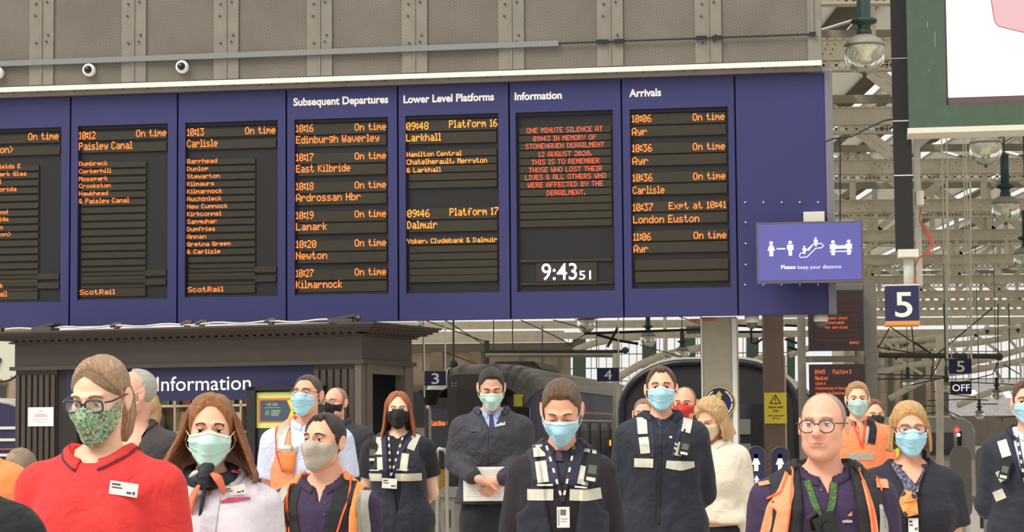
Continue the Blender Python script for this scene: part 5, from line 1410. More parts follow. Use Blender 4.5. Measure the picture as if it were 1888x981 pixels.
        hr = np.interp(Z, [-.12, -.1, -.06, 0, .02], [.06, .076, .094, .098, .094]) * (1 - .18 * a ** 2)
        EL = np.arctan2(Z, hr)
        off = .0035 + 0 * U
        if kind == 'surgical':
            off += .0022 * (np.abs(((V_ * 4.0 - .4) % 1) - .5) < .13) * (V_ > .18) * (V_ < .85) * (a < .97) + .0035 * np.sin(PI * V_) * (1 - a ** 2) + .0018 * snoise(np.stack([U * .08, V_ * .08, U * V_ * .05], -1), 160, int(s.D * 97) % 999) * (.3 + a)
        else: off += .004 * np.exp(-(U / .04) ** 2) * (1 if kind != 'cloth' else .5) + .0012 * snoise(np.stack([U * .08, V_ * .08, 0 * U], -1), 120, 7)
        P = s.facepts(AZ, EL, off, hullf); Qg = s.facepts(AZ, EL, off - .0022, hullf)
        mb = MB(); mb.sheet(P, Qg); o = mb.build('face_mask', m or M_mask, s.root, True)
        if kind == 'surgical':
            w = MB(); w.sheet(s.facepts(AZ[:, -4:], EL[:, -4:], off[:, -4:] + .0012, hullf), s.facepts(AZ[:, -4:], EL[:, -4:], off[:, -4:], hullf)); w.build('mask_binding', mat('mask binding', (206, 226, 228), .7) if m is not M_maskg else mat('mask binding warm', (226, 222, 200), .7), o, True)
        lp = MB()
        if kind == 'surgical':
            for sd in (1, -1):
                i = -1 if sd > 0 else 0
                for j, tz in ((-2, .028), (1, -.028)):
                    e = np.array([sd * .083, .016 + (0), tz * .9]); pts = [P[i, j], (P[i, j] + s.hp(e)) / 2 + s.HM @ np.array([sd * .006, 0, 0]), s.hp(e), s.hp(np.array([sd * .080, .030, tz * .3]))]
                    lp.tube(pts, .0016, 5)
            lp.build('ear_loop', M_mcord, o)
        return o
    # ---- hair
    def hair(s, m, line='m', T=.012, top=.010, quiff=0.0, part=None, curl=0.0, seed=1, bun=False, fringe=0.0, name='hair', comb='back'):
        A, E, d, r = s.A, None, None, s.r
        d = s.P / r[..., None]; base = s.P
        mk = hair_mask(A, base, HL[line] if isinstance(line, str) else line)
        zf = np.clip(base[..., 2] / .1, 0, 1); front = np.clip(-base[..., 1] / .08, 0, 1)
        th = T * (.55 + .45 * zf) + top * zf ** 2 + quiff * front * zf
        if fringe: th = th + fringe * np.exp(-((np.degrees(A)) / 40) ** 2) * np.clip((base[..., 2] - .03) / .03, 0, 1)
        if part is not None: th = th - .004 * np.exp(-((base[..., 0] - part) / .006) ** 2) * zf
        # strands run backwards from the forehead
        q = np.stack([base[..., 0] * (1 + .6 * seed % 2), base[..., 1] * .16 + base[..., 0] * .25, base[..., 2] * .55], -1)
        th = th + (.0012 * snoise(q, 330, seed) + .0008 * snoise(base, 120, seed + 3)) * min(1, T / .01)
        if curl: th = th + curl * (.5 + .5 * snoise(base, 75, seed + 5)) + curl * .4 * snoise(base, 170, seed + 9)
        rr = r + np.where(mk > 0, th * np.sqrt(mk), 0) - .004 * (1 - mk)
        mb = MB(); mb.grid(s.hp(d * rr[..., None]), True)
        na, ne = A.shape; t = s.hp(np.array([[0, 0, rr[:, -1].mean()]])); n0 = 0; mb.add(t, [])
        for i in range(na): mb.f.append((i * ne + ne - 1, ((i + 1) % na) * ne + ne - 1, na * ne)); mb.mi.append(0)
        # drop faces that lie wholly under the skin
        keep = (mk > 0.02).reshape(-1); keep = np.append(keep, True)
        idx = [i for i, f in enumerate(mb.f) if any(keep[j] for j in f)]
        mb.f = [mb.f[i] for i in idx]; mb.mi = [mb.mi[i] for i in idx]
        s.hairo = mb.build(name, m, s.root, True)
        x, y, z = base[..., 0], base[..., 1], base[..., 2]
        w_ = np.clip((.11 - z) / .06, 0, 1)           # sides and back: strands fall down from the crown
        if comb == 'back': u1, v1 = x * 12, np.arctan2(y - .02, z + .05)
        elif comb == 'part': u1, v1 = y * 12 + 20, np.abs(x - (part or 0)) * 10
        else: u1, v1 = x * 8 + y * 6, y * 8 - x * 4
        uu = np.where(w_ > .5, (y * 11 + x * 3) if comb != 'back' else (y * 8 + z * 6 + 7), u1); vv = np.where(w_ > .5, z * 9, v1)
        strand(s.hairo, np.stack([uu, vv], -1).reshape(-1, 2)); return s.hairo
    def locks(s, m, a0=62, a1=298, zt=.07, zb=-.20, R0=.083, R1=.115, th=.022, seed=3, fwd=0.0, tip=.02, name='long_hair', follow=True, squash=1.0, wave=.004):
        """a hanging curtain of hair around the head, from azimuth a0 round the back to a1"""
        na, nz_ = 110, 40; az = np.radians(np.linspace(a0, a1, na)); t = np.linspace(0, 1, nz_)
        AZ, T_ = np.meshgrid(az, t, indexing='ij')
        rs = np.random.RandomState(seed); st = np.interp(np.arange(na), np.arange(0, na, 3), rs.rand(len(np.arange(0, na, 3))))
        zz = zt + (zb - zt - tip * st[:, None]) * T_
        rad = R0 * np.clip(1 - ((zz - .03) / .085).clip(0) ** 2 * .95, .1, 1) ** .5
        rad = rad + (R1 - R0) * np.clip((zt - zz) / (zt - zb), 0, 1) ** 1.3
        ridge = .0035 * np.sin(AZ * 46 + 3 * np.sin(AZ * 7 + seed)) + .003 * snoise(np.stack([AZ * .3, 0 * AZ, T_ * .12], -1), 60, seed) + wave * np.sin(T_ * 7 + AZ * 3)
        e = np.minimum(np.arange(na), np.arange(na)[::-1]) / 7.0; edge = np.clip(e, 0, 1)[:, None] ** .5
        ro = rad + ridge; ri = ro - th * edge * (1 - .7 * T_ ** 3) - .001
        y0 = .018 - fwd * T_
        O = np.stack([np.sin(AZ) * ro, y0 - np.cos(AZ) * ro * 1.16 * squash, zz], -1); I = np.stack([np.sin(AZ) * ri, y0 - np.cos(AZ) * ri * 1.16 * squash, zz], -1)
        if follow: Ow = s.hp(O); Iw = s.hp(I)
        mb = MB(); mb.sheet(Ow, Iw); o = mb.build(name, m, s.root, True, True); uv = np.stack([AZ * 1.15, zz * 8], -1).reshape(-1, 2); return strand(o, np.concatenate([uv, uv]))
    # ---- glasses
    def glasses(s, m, w=.026, h=.017, rnd=2.4, thick=.0016, y=-.104, z=.008, tint=None):
        g = MB(); 
        for sd in (1, -1):
            P = []
            for k in range(28):
                a = 2 * PI * k / 28; c, n = math.cos(a), math.sin(a)
                x = w * math.copysign(abs(c) ** (2 / rnd), c); zz = h * math.copysign(abs(n) ** (2 / rnd), n)
                P.append((sd * (.033 + x * sd * sd), y + .10 * (abs(.033 + x) ** 2) * 4 * 1.2, z + zz))
            P = np.array(P); P[:, 0] = sd * np.abs(P[:, 0]); g.tube(s.hp(P), thick, 6, True)
            s1 = np.array([[sd * (.033 + w), y + .016, z + h * .45], [sd * .077, y + .03, z + h * .42], [sd * .0825, -.02, z + h * .4], [sd * .083, .012, z + h * .3], [sd * .082, .03, z - .012]])
            g.tube(s.hp(s1), thick * 1.1, 6)
            lens = MB(); c0 = P.mean(0); n_ = len(P); lens.add(s.hp(np.concatenate([P + (0, -.0004, 0), P + (0, .0008, 0)])), [tuple(range(n_)), tuple(range(2 * n_ - 1, n_ - 1, -1))]); 
            s._l = lens.build('lens', mat('spectacle lens', (225, 228, 230), .03, alpha=.08) if tint is None else tint, s.root)
        g.tube(s.hp(np.array([[-.033 + w, y + .002, z + h * .3], [0, y - .002, z + h * .45], [.033 - w, y + .002, z + h * .3]])), thick, 6)
        o = g.build('spectacle_frame', m, s.root, True)
        for c in list(s.root.children):
            if c.name.startswith('lens'): c.parent = o
        return o
    # ---- garments
    def garment(s, name, m, t=.012, cut=1.0, hem=None, neck=.075, neckz=None, arms_=True, open_=None, wr=.004, seed=1, side=0.0, flare=.0, h=None, vneck=None, box=0.0, cuff=0, wide=0.0, off_sh=0.0, region=None):
        """a shell over trunk (and arms): t thickness, cut sleeve length (1 = to the wrist), hem height, neck radius, vneck (half width, depth)"""
        hem = hem if hem is not None else s.nz - .62
        nzz = (neckz if neckz is not None else s.nz + .012)
        ts, tr, ar = s.torso, s.trap, s.arm
        def f(p):
            lz = np.clip((s.nz - .25 - p[:, 2]) / .3, 0, 1)
            tt = t + box * lz
            d = smax(smin(ts(p, 0), tr(p, 0), .04) - tt, hem - p[:, 2], .006)
            if wide: d = d - wide * np.clip((s.nz - .1 - p[:, 2]) / .1, 0, 1) * np.clip(1 - np.abs(p[:, 0]) / .3, 0, 1)
            if arms_:
                a = ar(p, t + .003, cut if cut < 1 else None, flare); d = smin(d, a, .03)
            if cut >= 1 and arms_ : pass
            d = d - wr * (.35 + .65 * np.clip(1 - (p[:, 2] - (s.nz - .62)) / .6, 0, 1)) * snoise(p * np.array([1, 1, .8]), 26, seed) - wr * .35 * snoise(p, 60, seed + 2)
            if not arms_:
                # arm holes
                for sd in (1, -1): d = smax(d, -(np.linalg.norm((p - np.array([sd * (s.sw + .035 + off_sh), .01, s.sh - .06])) / np.array([.055, .5, .125]), axis=1) - 1) * .055, .008)
            if neck:
                r = np.sqrt(p[:, 0] ** 2 + (p[:, 1] - .008) ** 2); d = smax(d, np.minimum(neck - r, 9) if neckz is None else np.where(p[:, 2] > nzz - .03, neck - r, -1), .008) if neckz is not None else smax(d, -smax(r - neck, s.nz - .055 - p[:, 2], .01), .008)
            if vneck is not None:
                hw, dp = vneck; zt = s.nz + .02; e = np.abs(p[:, 0]) - hw * np.clip((p[:, 2] - (zt - dp)) / dp, 0, 1.2); e = np.maximum(e, p[:, 1] - .0); e = np.maximum(e, (zt - dp) - p[:, 2]); d = smax(d, -e, .006)
            if open_ is not None:
                o0, o1 = open_; zt = s.nz; e = np.abs(p[:, 0] - .0) - (o1 + (o0 - o1) * np.clip((p[:, 2] - (zt - .5)) / .5, 0, 1)); e = np.maximum(e, p[:, 1] + .02); d = smax(d, -e, .006)
            if region is not None: d = smax(d, region(p), .006)
            return d
        hh = h or (.0105 if s.lod >= 1 else .015)
        V, Q = nets(f, (-.45, -.42, min(hem, (s.J[1][2][2] - .06) if arms_ and cut >= 1 else 9) - .02), (.45, .34, s.nz + .09), hh); V = relax(V, Q, 1, .5)
        old = s.gf; s.gf = f if old is None else (lambda p, a=old, b=f: np.minimum(a(p), b(p))); s.G = f; o = MB().add(V, Q).build(name, m, s.root, True); return o
    def trousers(s, m, name='trousers'):
        f = lambda p: smax(smin(s.legf(p, .018), smax(s.torso(p, .01), p[:, 2] - s.nz + .52, .01), .04), .07 - p[:, 2], .01)
        V, Q = nets(f, (-.3, -.24, .03), (.3, .22, s.nz - .48), .02); MB().add(V, Q).build(name, m, s.root, True)
        for sd in (1, -1):
            g = lambda p: smin(ell(p, (sd * .105, -.045, .045), (.048, .13, .042)), ell(p, (sd * .10, .03, .065), (.042, .05, .06)), .03)
            f2 = lambda p: smax(g(p), .002 - p[:, 2], .004)
            V, Q = nets(f2, (sd * .105 - .08, -.22, -.02), (sd * .105 + .08, .12, .15), .014); MB().add(V, Q).build('shoe', mat('shoe black', (28, 26, 26), .4), s.root, True)
    # ---- things lying on the clothes, found by marching towards the surface
    def onfront(s, X, Z, off=.003, side=-1, f=None):
        f = f or s.gf; X = np.asarray(X, float); Z = np.asarray(Z, float) * np.ones_like(X); sh = X.shape; x = X.reshape(-1); z = Z.reshape(-1)
        y = np.full(len(x), side * .36)
        for _ in range(34): y = y - side * np.clip(f(np.stack([x, y, z], 1)), -.01, .03) * .8
        return np.stack([x, y + side * off, z], 1).reshape(sh + (3,))
    def strip(s, name, m, pts, w, off=.002, th=.002, parent=None, side=-1, n=None, wz=False):
        """band along points (x,z) given in px-free person coordinates; width w across"""
        pts = np.array(pts, float); L_ = np.concatenate([[0], np.cumsum(np.linalg.norm(np.diff(pts, axis=0), axis=1))]); n = n or max(3, int(L_[-1] / .012) + 1)
        t = np.linspace(0, L_[-1], n); C = np.stack([np.interp(t, L_, pts[:, 0]), np.interp(t, L_, pts[:, 1])], 1)
        T = np.gradient(C, axis=0); T /= np.linalg.norm(T, axis=1)[:, None]; N = np.stack([-T[:, 1], T[:, 0]], 1)
        ww = np.interp(t, L_, w if not np.isscalar(w) else [w] * len(pts))
        K = 5; g = C[:, None, :] + N[:, None, :] * (np.linspace(-.5, .5, K)[None, :, None] * ww[:, None, None])
        O = s.onfront(g[..., 0], g[..., 1], off + th, side); I = s.onfront(g[..., 0], g[..., 1], off - .004, side)
        ok = (s.gf(O.reshape(-1, 3)).reshape(O.shape[:2]) < .03).all(1)
        if ok.sum() >= 2: i0 = np.argmax(ok); i1 = len(ok) - np.argmax(ok[::-1]); O = O[i0:i1]; I = I[i0:i1]
        return MB().sheet(O, I).build(name, m, parent or s.root, False, True)
    def patch(s, name, m, quad, off=.003, th=.003, parent=None, n=5, side=-1):
        q = np.array(quad, float); u = np.linspace(0, 1, n)[:, None, None]; v = np.linspace(0, 1, n)[None, :, None]
        g = (1 - u) * (1 - v) * q[0] + u * (1 - v) * q[1] + u * v * q[2] + (1 - u) * v * q[3]
        O = s.onfront(g[..., 0], g[..., 1], off + th, side); I = s.onfront(g[..., 0], g[..., 1], off - .004, side)
        return MB().sheet(O, I).build(name, m, parent or s.root, True, True)
    def card(s, name, m, x, z, w, h, off=.012, th=.002, rot=0, parent=None):
        """stiff flat card hanging in front of the chest"""
        y = float(min(s.onfront([x - w / 2, x, x + w / 2], [z, z, z], off)[:, 1])); a = R(rot); ax = (math.cos(a), 0, math.sin(a)); az = (-math.sin(a), 0, math.cos(a))
        o = MB().obox((x, y, z), ax, (0, 1, 0), az, (w / 2, th / 2, h / 2)).build(name, m, parent or s.root); return o, y - th / 2, np.array(ax), np.array(az), np.array((x, y - th / 2, z))
    def marks(s, name, m, fr, items, parent):
        """flat bits on a card; items: (u0,u1,v0,v1) in card fractions"""
        o, y, ax, az, c = fr; b = MB()
        for u0, u1, v0, v1, W_, H_ in items:
            P = [c + ax * (u * W_) + az * (v * H_) + (0, -.0006, 0) for u, v in ((u0, v0), (u1, v0), (u1, v1), (u0, v1))]; b.add(P, [(0, 1, 2, 3)])
        return b.build(name, m, o)
    def tubeon(s, name, m, pts, r=.003, off=.003, parent=None, side=-1):
        pts = np.array(pts, float); L_ = np.concatenate([[0], np.cumsum(np.linalg.norm(np.diff(pts, axis=0), axis=1))]); n = max(3, int(L_[-1] / .012)); t = np.linspace(0, L_[-1], n)
        P = s.onfront(np.interp(t, L_, pts[:, 0]), np.interp(t, L_, pts[:, 1]), off, side); return MB().tube(P, r, 6).build(name, m, parent or s.root, True)
    def collar(s, m, rn=.068, open_deg=22, h=.036, fall=.05, point=.03, name='collar', trim=None, cx=0.0, cy=.014, z0=None, stand=False, tilt=.018):
        """turned-down collar round the neck; open in front"""
        z0 = z0 if z0 is not None else s.nz - .022; n = 49; ph = np.radians(np.linspace(open_deg, 360 - open_deg, n)); rows = []
        e = np.clip(np.minimum(np.arange(n), np.arange(n)[::-1]) / 8.0, 0, 1); fr = (1 + np.cos(ph)) / 2
        zt = z0 + h - tilt * 2.2 * fr ** 1.5; zo = z0 + h - fall - tilt * 2.0 * fr ** 1.5 - point * (1 - e)
        def row(r, z): return np.stack([cx + r * np.sin(ph), cy - r * np.cos(ph) * .95, z + 0 * ph], 1)
        rows = [row(rn, z0 - .02 - tilt * fr), row(rn - .001, zt - .004), row(rn + .004, zt)]
        if not stand:
            for q in (.33, .66, 1): rows.append(row(rn + .006 + (.030 + .010 * (1 - e)) * q, zt + (zo - zt) * q ** 1.2))
        G = np.stack(rows, 1)
        if not stand:
            # keep the fall outside the garment
            for k in (3, 4, 5):
                P = G[:, k].copy()
                for _ in range(10):
                    d = s.gf(P); P[:, 2] += np.clip(.005 - d, 0, .02)
                G[:, k] = P
        C = G.mean(axis=(0)); out = G.copy(); ctr = np.array([cx, cy, 0])
        mb = MB(); I = G.copy(); 
        dirv = G - ctr; dirv[..., 2] = 0; dirv /= np.linalg.norm(dirv, axis=-1)[..., None] + 1e-9
        off = np.array([-.001, 0, .0] + [.0] * 3)[:len(rows)]
        I = G - dirv * .0015; I[:, 3:, 2] -= .0025
        mb.sheet(G, I); o = mb.build(name, m, s.root, True, True)
        if trim:
            T_ = np.stack([G[:, -2] * .25 + G[:, -1] * .75 + dirv[:, -1] * .0015 + (0, 0, .0012), G[:, -1] + dirv[:, -1] * .0015 + (0, 0, .001)], 1); T2 = T_ - dirv[:, -2:] * .003 - (0, 0, .002); MB().sheet(T_, T2).build('collar_trim', trim, o, True, True)
        return o
# ================================================================== the people of the photograph
def blotch(name, cols, scale, rough=.8):
    if name in _M: return _M[name]
    m = bpy.data.materials.new(name); m.use_nodes = True; nt = m.node_tree; b = nt.nodes['Principled BSDF']; b.inputs['Roughness'].default_value = rough
    t = nt.nodes.new('ShaderNodeTexCoord'); v = nt.nodes.new('ShaderNodeTexVoronoi'); v.inputs['Scale'].default_value = scale
    nt.links.new(t.outputs['Object'], v.inputs['Vector'])
    sp = nt.nodes.new('ShaderNodeSeparateColor'); nt.links.new(v.outputs['Color'], sp.inputs[0])
    r = nt.nodes.new('ShaderNodeValToRGB'); r.color_ramp.interpolation = 'CONSTANT'; nt.links.new(sp.outputs[0], r.inputs[0])
    e = r.color_ramp.elements
    while len(e) < len(cols): e.new(.5)
    for i, c in enumerate(cols): e[i].position = i / len(cols); e[i].color = lin(c)
    nt.links.new(r.outputs[0], b.inputs['Base Color']); _M[name] = m; return m
F_orange = fabric('hi-vis orange', (250, 146, 78), .75, bump=.35); F_orange2 = fabric('hi-vis peach', (250, 156, 110), .75, bump=.35); F_refl = mat('reflective grey', (176, 172, 160), .35, metal=.25, var=.06)
F_reflc = mat('reflective cream', (206, 204, 184), .4, var=.08); F_navy = fabric('navy', (38, 40, 56), .85); F_navyv = fabric('navy vest', (40, 44, 62), .7, bump=.15); F_vpur = fabric('vest purple navy', (48, 44, 84), .7)
F_purple = fabric('purple', (70, 46, 88), .8); F_black = fabric('black', (30, 29, 32), .85); F_char = fabric('charcoal', (66, 64, 70), .85); F_knit = fabric('aubergine knit', (54, 44, 54), .9, bump=.5, bs=420)
F_red = fabric('red polo', (218, 50, 48), .8); F_trous = fabric('dark trousers', (34, 34, 42), .85); F_piping = mat('neon piping', (255, 104, 56), .6)
M_badge = mat('badge white', (232, 230, 222), .4); M_ink = mat('ink', (80, 78, 84), .6); M_radio = mat('radio body', (36, 38, 36), .4); M_lan = mat('lanyard black', (28, 28, 32), .6)
F_shirtb = fabric('pale blue shirt', (206, 214, 236), .8); F_lblue = fabric('light collar', (170, 190, 226), .7)
def LL(s, px, py):
    """pixel to person-local x,z on the plane of the chest"""
    a = s.root.rotation_euler.z; Y = s.root.location.y - .11; p = W(px, py, Y); dx = p[0] - s.root.location.x; dy = Y - s.root.location.y
    return (dx * math.cos(a) + dy * math.sin(a), p[2])
def pts(s, *pp): return [LL(s, *q) for q in pp]
def U(s): return s.D / 4000
def badge(s, name, px, py, wpx, hpx, rot=0, m=M_badge, ink=True, off=.006):
    x, z = LL(s, px, py); u = U(s); fr = s.card(name, m, x, z, wpx * u, hpx * u, off, .003, rot)
    w, h = wpx * u, hpx * u
    if ink: s.marks('print', M_ink, fr, [(-.42, -.12, .2, .34, w, h), (-.42, -.05, -.02, .08, w, h), (.12, .30, -.32, -.16, w, h), (.34, .42, -.34, -.1, w, h)], fr[0])
    return fr
def radio(s, px, py, w, h, rot=0, ant=True, scr=(96, 110, 98)):
    x, z = LL(s, px, py); u = U(s); w *= u; h *= u
    y = float(min(s.onfront([x - w / 2, x, x + w / 2], [z - h / 2, z, z + h / 2], .022)[:, 1])); a = R(rot); ax = np.array((math.cos(a), 0, math.sin(a))); az = np.array((-math.sin(a), 0, math.cos(a))); c = np.array((x, y, z))
    o = MB().obox(c, ax, (0, 1, 0), az, (w / 2, .016, h / 2)).obox(c + az * h * .5, ax, (0, 1, 0), az, (w * .42, .013, h * .04)).build('radio', M_radio, s.root)
    if ant: MB().tube([c + az * h * .5 - ax * w * .3, c + az * h * 1.0 - ax * w * .34], w * .1, 8).tube([c + az * h * .48 + ax * w * .25, c + az * h * .6 + ax * w * .25], w * .12, 8).build('aerial', M_radio, o)
    MB().obox(c + az * h * .02 - (0, .0165, 0), ax, (0, 1, 0), az, (w * .32, .0015, h * .17)).build('radio_screen', mat('radio screen', scr, .3), o)
    MB().obox(c - az * h * .36 - (0, .0165, 0), ax, (0, 1, 0), az, (w * .34, .002, h * .07)).build('keypad', M_badge, o)
    return o
def lanyard(s, a, b, c, m=M_lan, w=7, dots=M_badge, step=.022, name='lanyard'):
    """two straps from the collar points a,b (px) to c"""
    o = None
    for q in (a, b):
        P = pts(s, q, ((q[0] * .45 + c[0] * .55), (q[1] * .5 + c[1] * .5)), c); st = s.strip(name, m, P, w * U(s), .004, .002)
        if dots:
            L_ = math.hypot(P[0][0] - P[-1][0], P[0][1] - P[-1][1]); n = int(L_ / step)
            for k in range(n):
                if k % 2: continue
                t0, t1 = k / n, (k + .8) / n; qa = (P[0][0] + (P[-1][0] - P[0][0]) * t0, P[0][1] + (P[-1][1] - P[0][1]) * t0); qb = (P[0][0] + (P[-1][0] - P[0][0]) * t1, P[0][1] + (P[-1][1] - P[0][1]) * t1)
                s.strip('lanyard_print', dots, [qa, qb], w * U(s) * .55, .0075, .001, st, n=3)
    return st
def tie(s, m, top, bot, w0=.022, w1=.05):
    P = pts(s, top, bot); s.strip('tie', m, [P[0], ((P[0][0] * .9 + P[1][0] * .1), P[0][1] - .028), P[1]], [w0 * 1.35, w0 * .8, w1], .005, .004); 
def buttons(s, P, m=M_ink, r=.005):
    for x, z in pts(s, *P):
        q = s.onfront([x], [z], .004)[0]; MB().lathe([(0, -.001), (r, -.001), (r, .002), (0, .002)], q, 8, 'y').build('button', m, s.root)

# ---- 1 red polo woman --------------------------------------------------------
p = Person('person in red polo shirt, navy glasses and green floral face mask at the front left', 184, 737, 152, yaw=-16, pitch=16, body_yaw=-12, v='f', skin=('light', (238, 199, 179)), build=1.10, lod=1.5, shw=1.12)
p.hands(); p.finish_body(); p.face((-8, -22), (140, 104, 78), browname='light')
HLfp = [(0, .096), (25, .092), (42, .076), (56, .054), (70, .030), (84, .022), (96, .030), (108, .0), (125, -.04), (180, -.07)]
HMred = hairm('light brown', (178, 140, 106), (232, 198, 156))
p.hair(HMred, HLfp, .009, .006, part=-.02, fringe=.003, comb='swept')
# swept fringe over the right temple
def sweep(s, m, pts_az, w, name='fringe', off=.007, th=.008):
    mb = MB(); az = [R(a) for a, e in pts_az]; el = [R(e) for a, e in pts_az]; n = 24; t = np.linspace(0, len(az) - 1, n); A = np.interp(t, range(len(az)), az); E = np.interp(t, range(len(el)), el); ww = np.interp(t, range(len(w)), [R(x) for x in w])
    K = 13; g = np.linspace(-1, 1, K); AA = A[:, None] + 0 * g[None]; EE = E[:, None] + ww[:, None] * g[None]
    o = off * (1 - g[None] ** 2 * .75) + .0012 * np.sin(g[None] * 16 + t[:, None]) + 0 * AA; tp = np.clip((n - 1 - np.arange(n)) / 6, .0, 1)[:, None]
    P = s.facepts(AA, EE, o * (.3 + .7 * tp), headf(s.v)); Q = s.facepts(AA, EE, o * 0 - .002, headf(s.v)); mb.sheet(P, Q); o = mb.build(name, m, s.hairo, True, True); uv = np.stack([g[None] * .9 + 0 * AA, t[:, None] * .5 + 0 * AA], -1).reshape(-1, 2); return strand(o, np.concatenate([uv, uv]))
sweep(p, HMred, [(-14, 64), (8, 60), (30, 50), (48, 38), (66, 26), (86, 15)], [6, 9, 11, 11, 9, 6])
sweep(p, HMred, [(-10, 64), (-30, 58), (-52, 46), (-72, 30), (-88, 14)], [5, 7, 8, 8, 5])
b0 = p.hp(np.array([[0, .095, .03], [0, .120, .015], [.005, .128, -.03], [.01, .122, -.08], [.012, .105, -.13], [.01, .10, -.155]])); MB().tube(b0, [.03, .036, .040, .036, .024, .008], 14).build('ponytail', HMred, p.root, True)
_o = [c for c in p.root.children if c.name.startswith('ponytail')][0]; strand(_o, [((i % 14) * .1, (i // 14) * .5) for i in range(84)])
p.glasses(mat('navy frames', (40, 42, 66), .3), .027, .0175, 3.2, .0028, z=.008)
p.mask('cone', blotch('green floral cloth', [(116, 158, 128), (134, 174, 140), (76, 102, 90), (150, 190, 154), (190, 196, 140), (104, 144, 120), (188, 160, 124), (92, 124, 104), (128, 168, 134), (142, 182, 146)], 170))
o = MB().lathe([(0, -.003), (.003, 0), (0, .003)], p.hp(np.array([[.088, -.006, -.030]]))[0], 8).build('earring', mat('pearl', (236, 230, 220), .2), p.root)
p.garment('polo_shirt', F_red, .014, 1.0, neck=.076, wr=.005, seed=4, flare=.012, wide=.0)
p.collar(F_red, .076, 16, .04, .085, .05, trim=mat('collar navy', (52, 40, 66), .8), tilt=.024)
badge(p, 'name_badge', 236, 901, 54, 24, -8); p.trousers(F_trous)

# ---- 2 man in suit behind her -------------------------------------------------
p = Person('balding person in dark grey suit turned away behind the red polo shirt', 246, 728, 80, yaw=-62, pitch=4, body_yaw=-10, skin=('pinkish', (226, 179, 163)), lod=1.0, D=10.2)
p.hands(); p.finish_body(); p.face((0, 0), (180, 170, 160), browname='white'); p.hair(hairm('white', (196, 194, 180), (222, 220, 206)), [(0, .3), (100, .3), (108, .05), (118, -.02), (180, -.06)], .010, .0, seed=5)
p.mask('surgical'); p.garment('suit_jacket', fabric('suit grey', (84, 78, 80), .85), .024, 1.0, neck=.074, vneck=(.09, .30), wr=.004, seed=8); p.collar(fabric('suit collar', (72, 66, 70), .85), .078, 35, .03, .05, .02); p.trousers(F_trous)
p = Person('person with wavy fair hair largely hidden behind the red polo shirt', 262, 762, 66, yaw=-150, body_yaw=-120, v='f', skin=('light', (238, 199, 179)), lod=.8, D=12.0)
p.finish_body(); p.hair(hairm('sandy', (206, 164, 112), (232, 196, 146)), 'f', .014, .008, curl=.008); p.locks(hairm('sandy long', (206, 164, 112), (232, 196, 146)), 70, 290, .06, -.13, .085, .10, wave=.008); p.garment('coat', F_char, .02, 1.0); p.trousers(F_trous)

# ---- 3 white jacket woman -----------------------------------------------------
p = Person('person with auburn hair, mint mask, white tunic and orange-navy neck scarf', 389, 797, 131, yaw=6, pitch=3, tilt=2, v='f', skin=('warm', (234, 187, 164)), build=1.05, lod=1.4, ldy=-.01)
p.hands(); p.finish_body(); p.face((-4, 2), (104, 66, 46), browname='auburn')
H3 = hairm('auburn', (160, 104, 60), (206, 152, 98)); H3l = hairm('auburn long', (142, 86, 48), (196, 134, 78))
p.hair(H3, [(0, .092), (20, .088), (36, .068), (50, .038), (62, .008), (74, -.02), (100, -.05), (180, -.12)], .010, .012, part=.012, seed=2, comb='part')
p.locks(H3l, 64, 296, .085, -.135, .084, .165, .024, seed=4, tip=.03, fwd=.02)
p.mask('surgical', M_maskg)
p.garment('tunic', fabric('tunic white', (214, 206, 212), .8), .020, 1.0, neck=.072, vneck=(.035, .07), wr=.006, seed=11, flare=.008)
p.collar(_M['cloth tunic white'], .078, 40, .032, .06, .05, name='collar')
p.gf_keep = p.gf
mag = fabric('magenta piping', (188, 58, 98), .7)
p.strip('collar_piping', mag, pts(p, (423, 869), (452, 876)), .008, .03, .003); p.strip('pocket_piping', mag, pts(p, (407, 925), (425, 921), (459, 919)), [.006, .014, .006], .004)
scn = fabric('scarf navy', (36, 44, 54), .6); sco = fabric('scarf orange', (230, 116, 76), .6); scw = fabric('scarf cream', (222, 210, 186), .6)
nk = [np.array([.076 * math.sin(a) * 1.0, .004 - .078 * math.cos(a), p.nz + .022 - .022 * math.cos(a)]) for a in np.linspace(0, 2 * PI, 33)[:-1]]
sk_ = MB().tube(nk, .026, 12, True).build('neck_scarf', scn, p.root, True)
x, z = LL(p, 382, 880); y = -.115
MB().stube([(x + .006, y + .02, z + .045), (x - .012, y, z + .005), (x - .004, y + .0, z - .035)], [.02, .026, .016], 12).build('scarf_knot', scn, sk_, True)
MB().stube([(x + .014, y + .004, z + .012), (x + .036, y - .008, z - .002), (x + .052, y + .0, z - .038), (x + .056, y + .004, z - .058)], [.010, .023, .016, .003], 10, flat=.5).build('scarf_lobe', sco, sk_, True)
MB().stube([(x - .018, y + .004, z + .018), (x - .040, y - .004, z + .014), (x - .058, y + .006, z + .002)], [.010, .017, .005], 10, flat=.5).build('scarf_lobe', scw, sk_, True)
MB().stube([(x - .02, y, z - .018), (x - .042, y - .010, z - .055), (x - .052, y - .012, z - .095), (x - .046, y - .01, z - .13)], [.010, .026, .028, .006], 10, flat=.35).build('scarf_tail', sco, sk_, True)
MB().stube([(x - .006, y, z - .03), (x - .014, y - .008, z - .09), (x - .030, y - .01, z - .16)], [.014, .02, .006], 10, flat=.35).build('scarf_tail', scn, sk_, True)
s_ = p; badge(p, 'name_badge', 430, 905, 42, 17, 10)
p.strip('tunic_placket', fabric('placket', (196, 190, 198), .8), pts(p, (392, 915), (386, 981), (384, 1020)), .05, .004); p.trousers(F_trous)

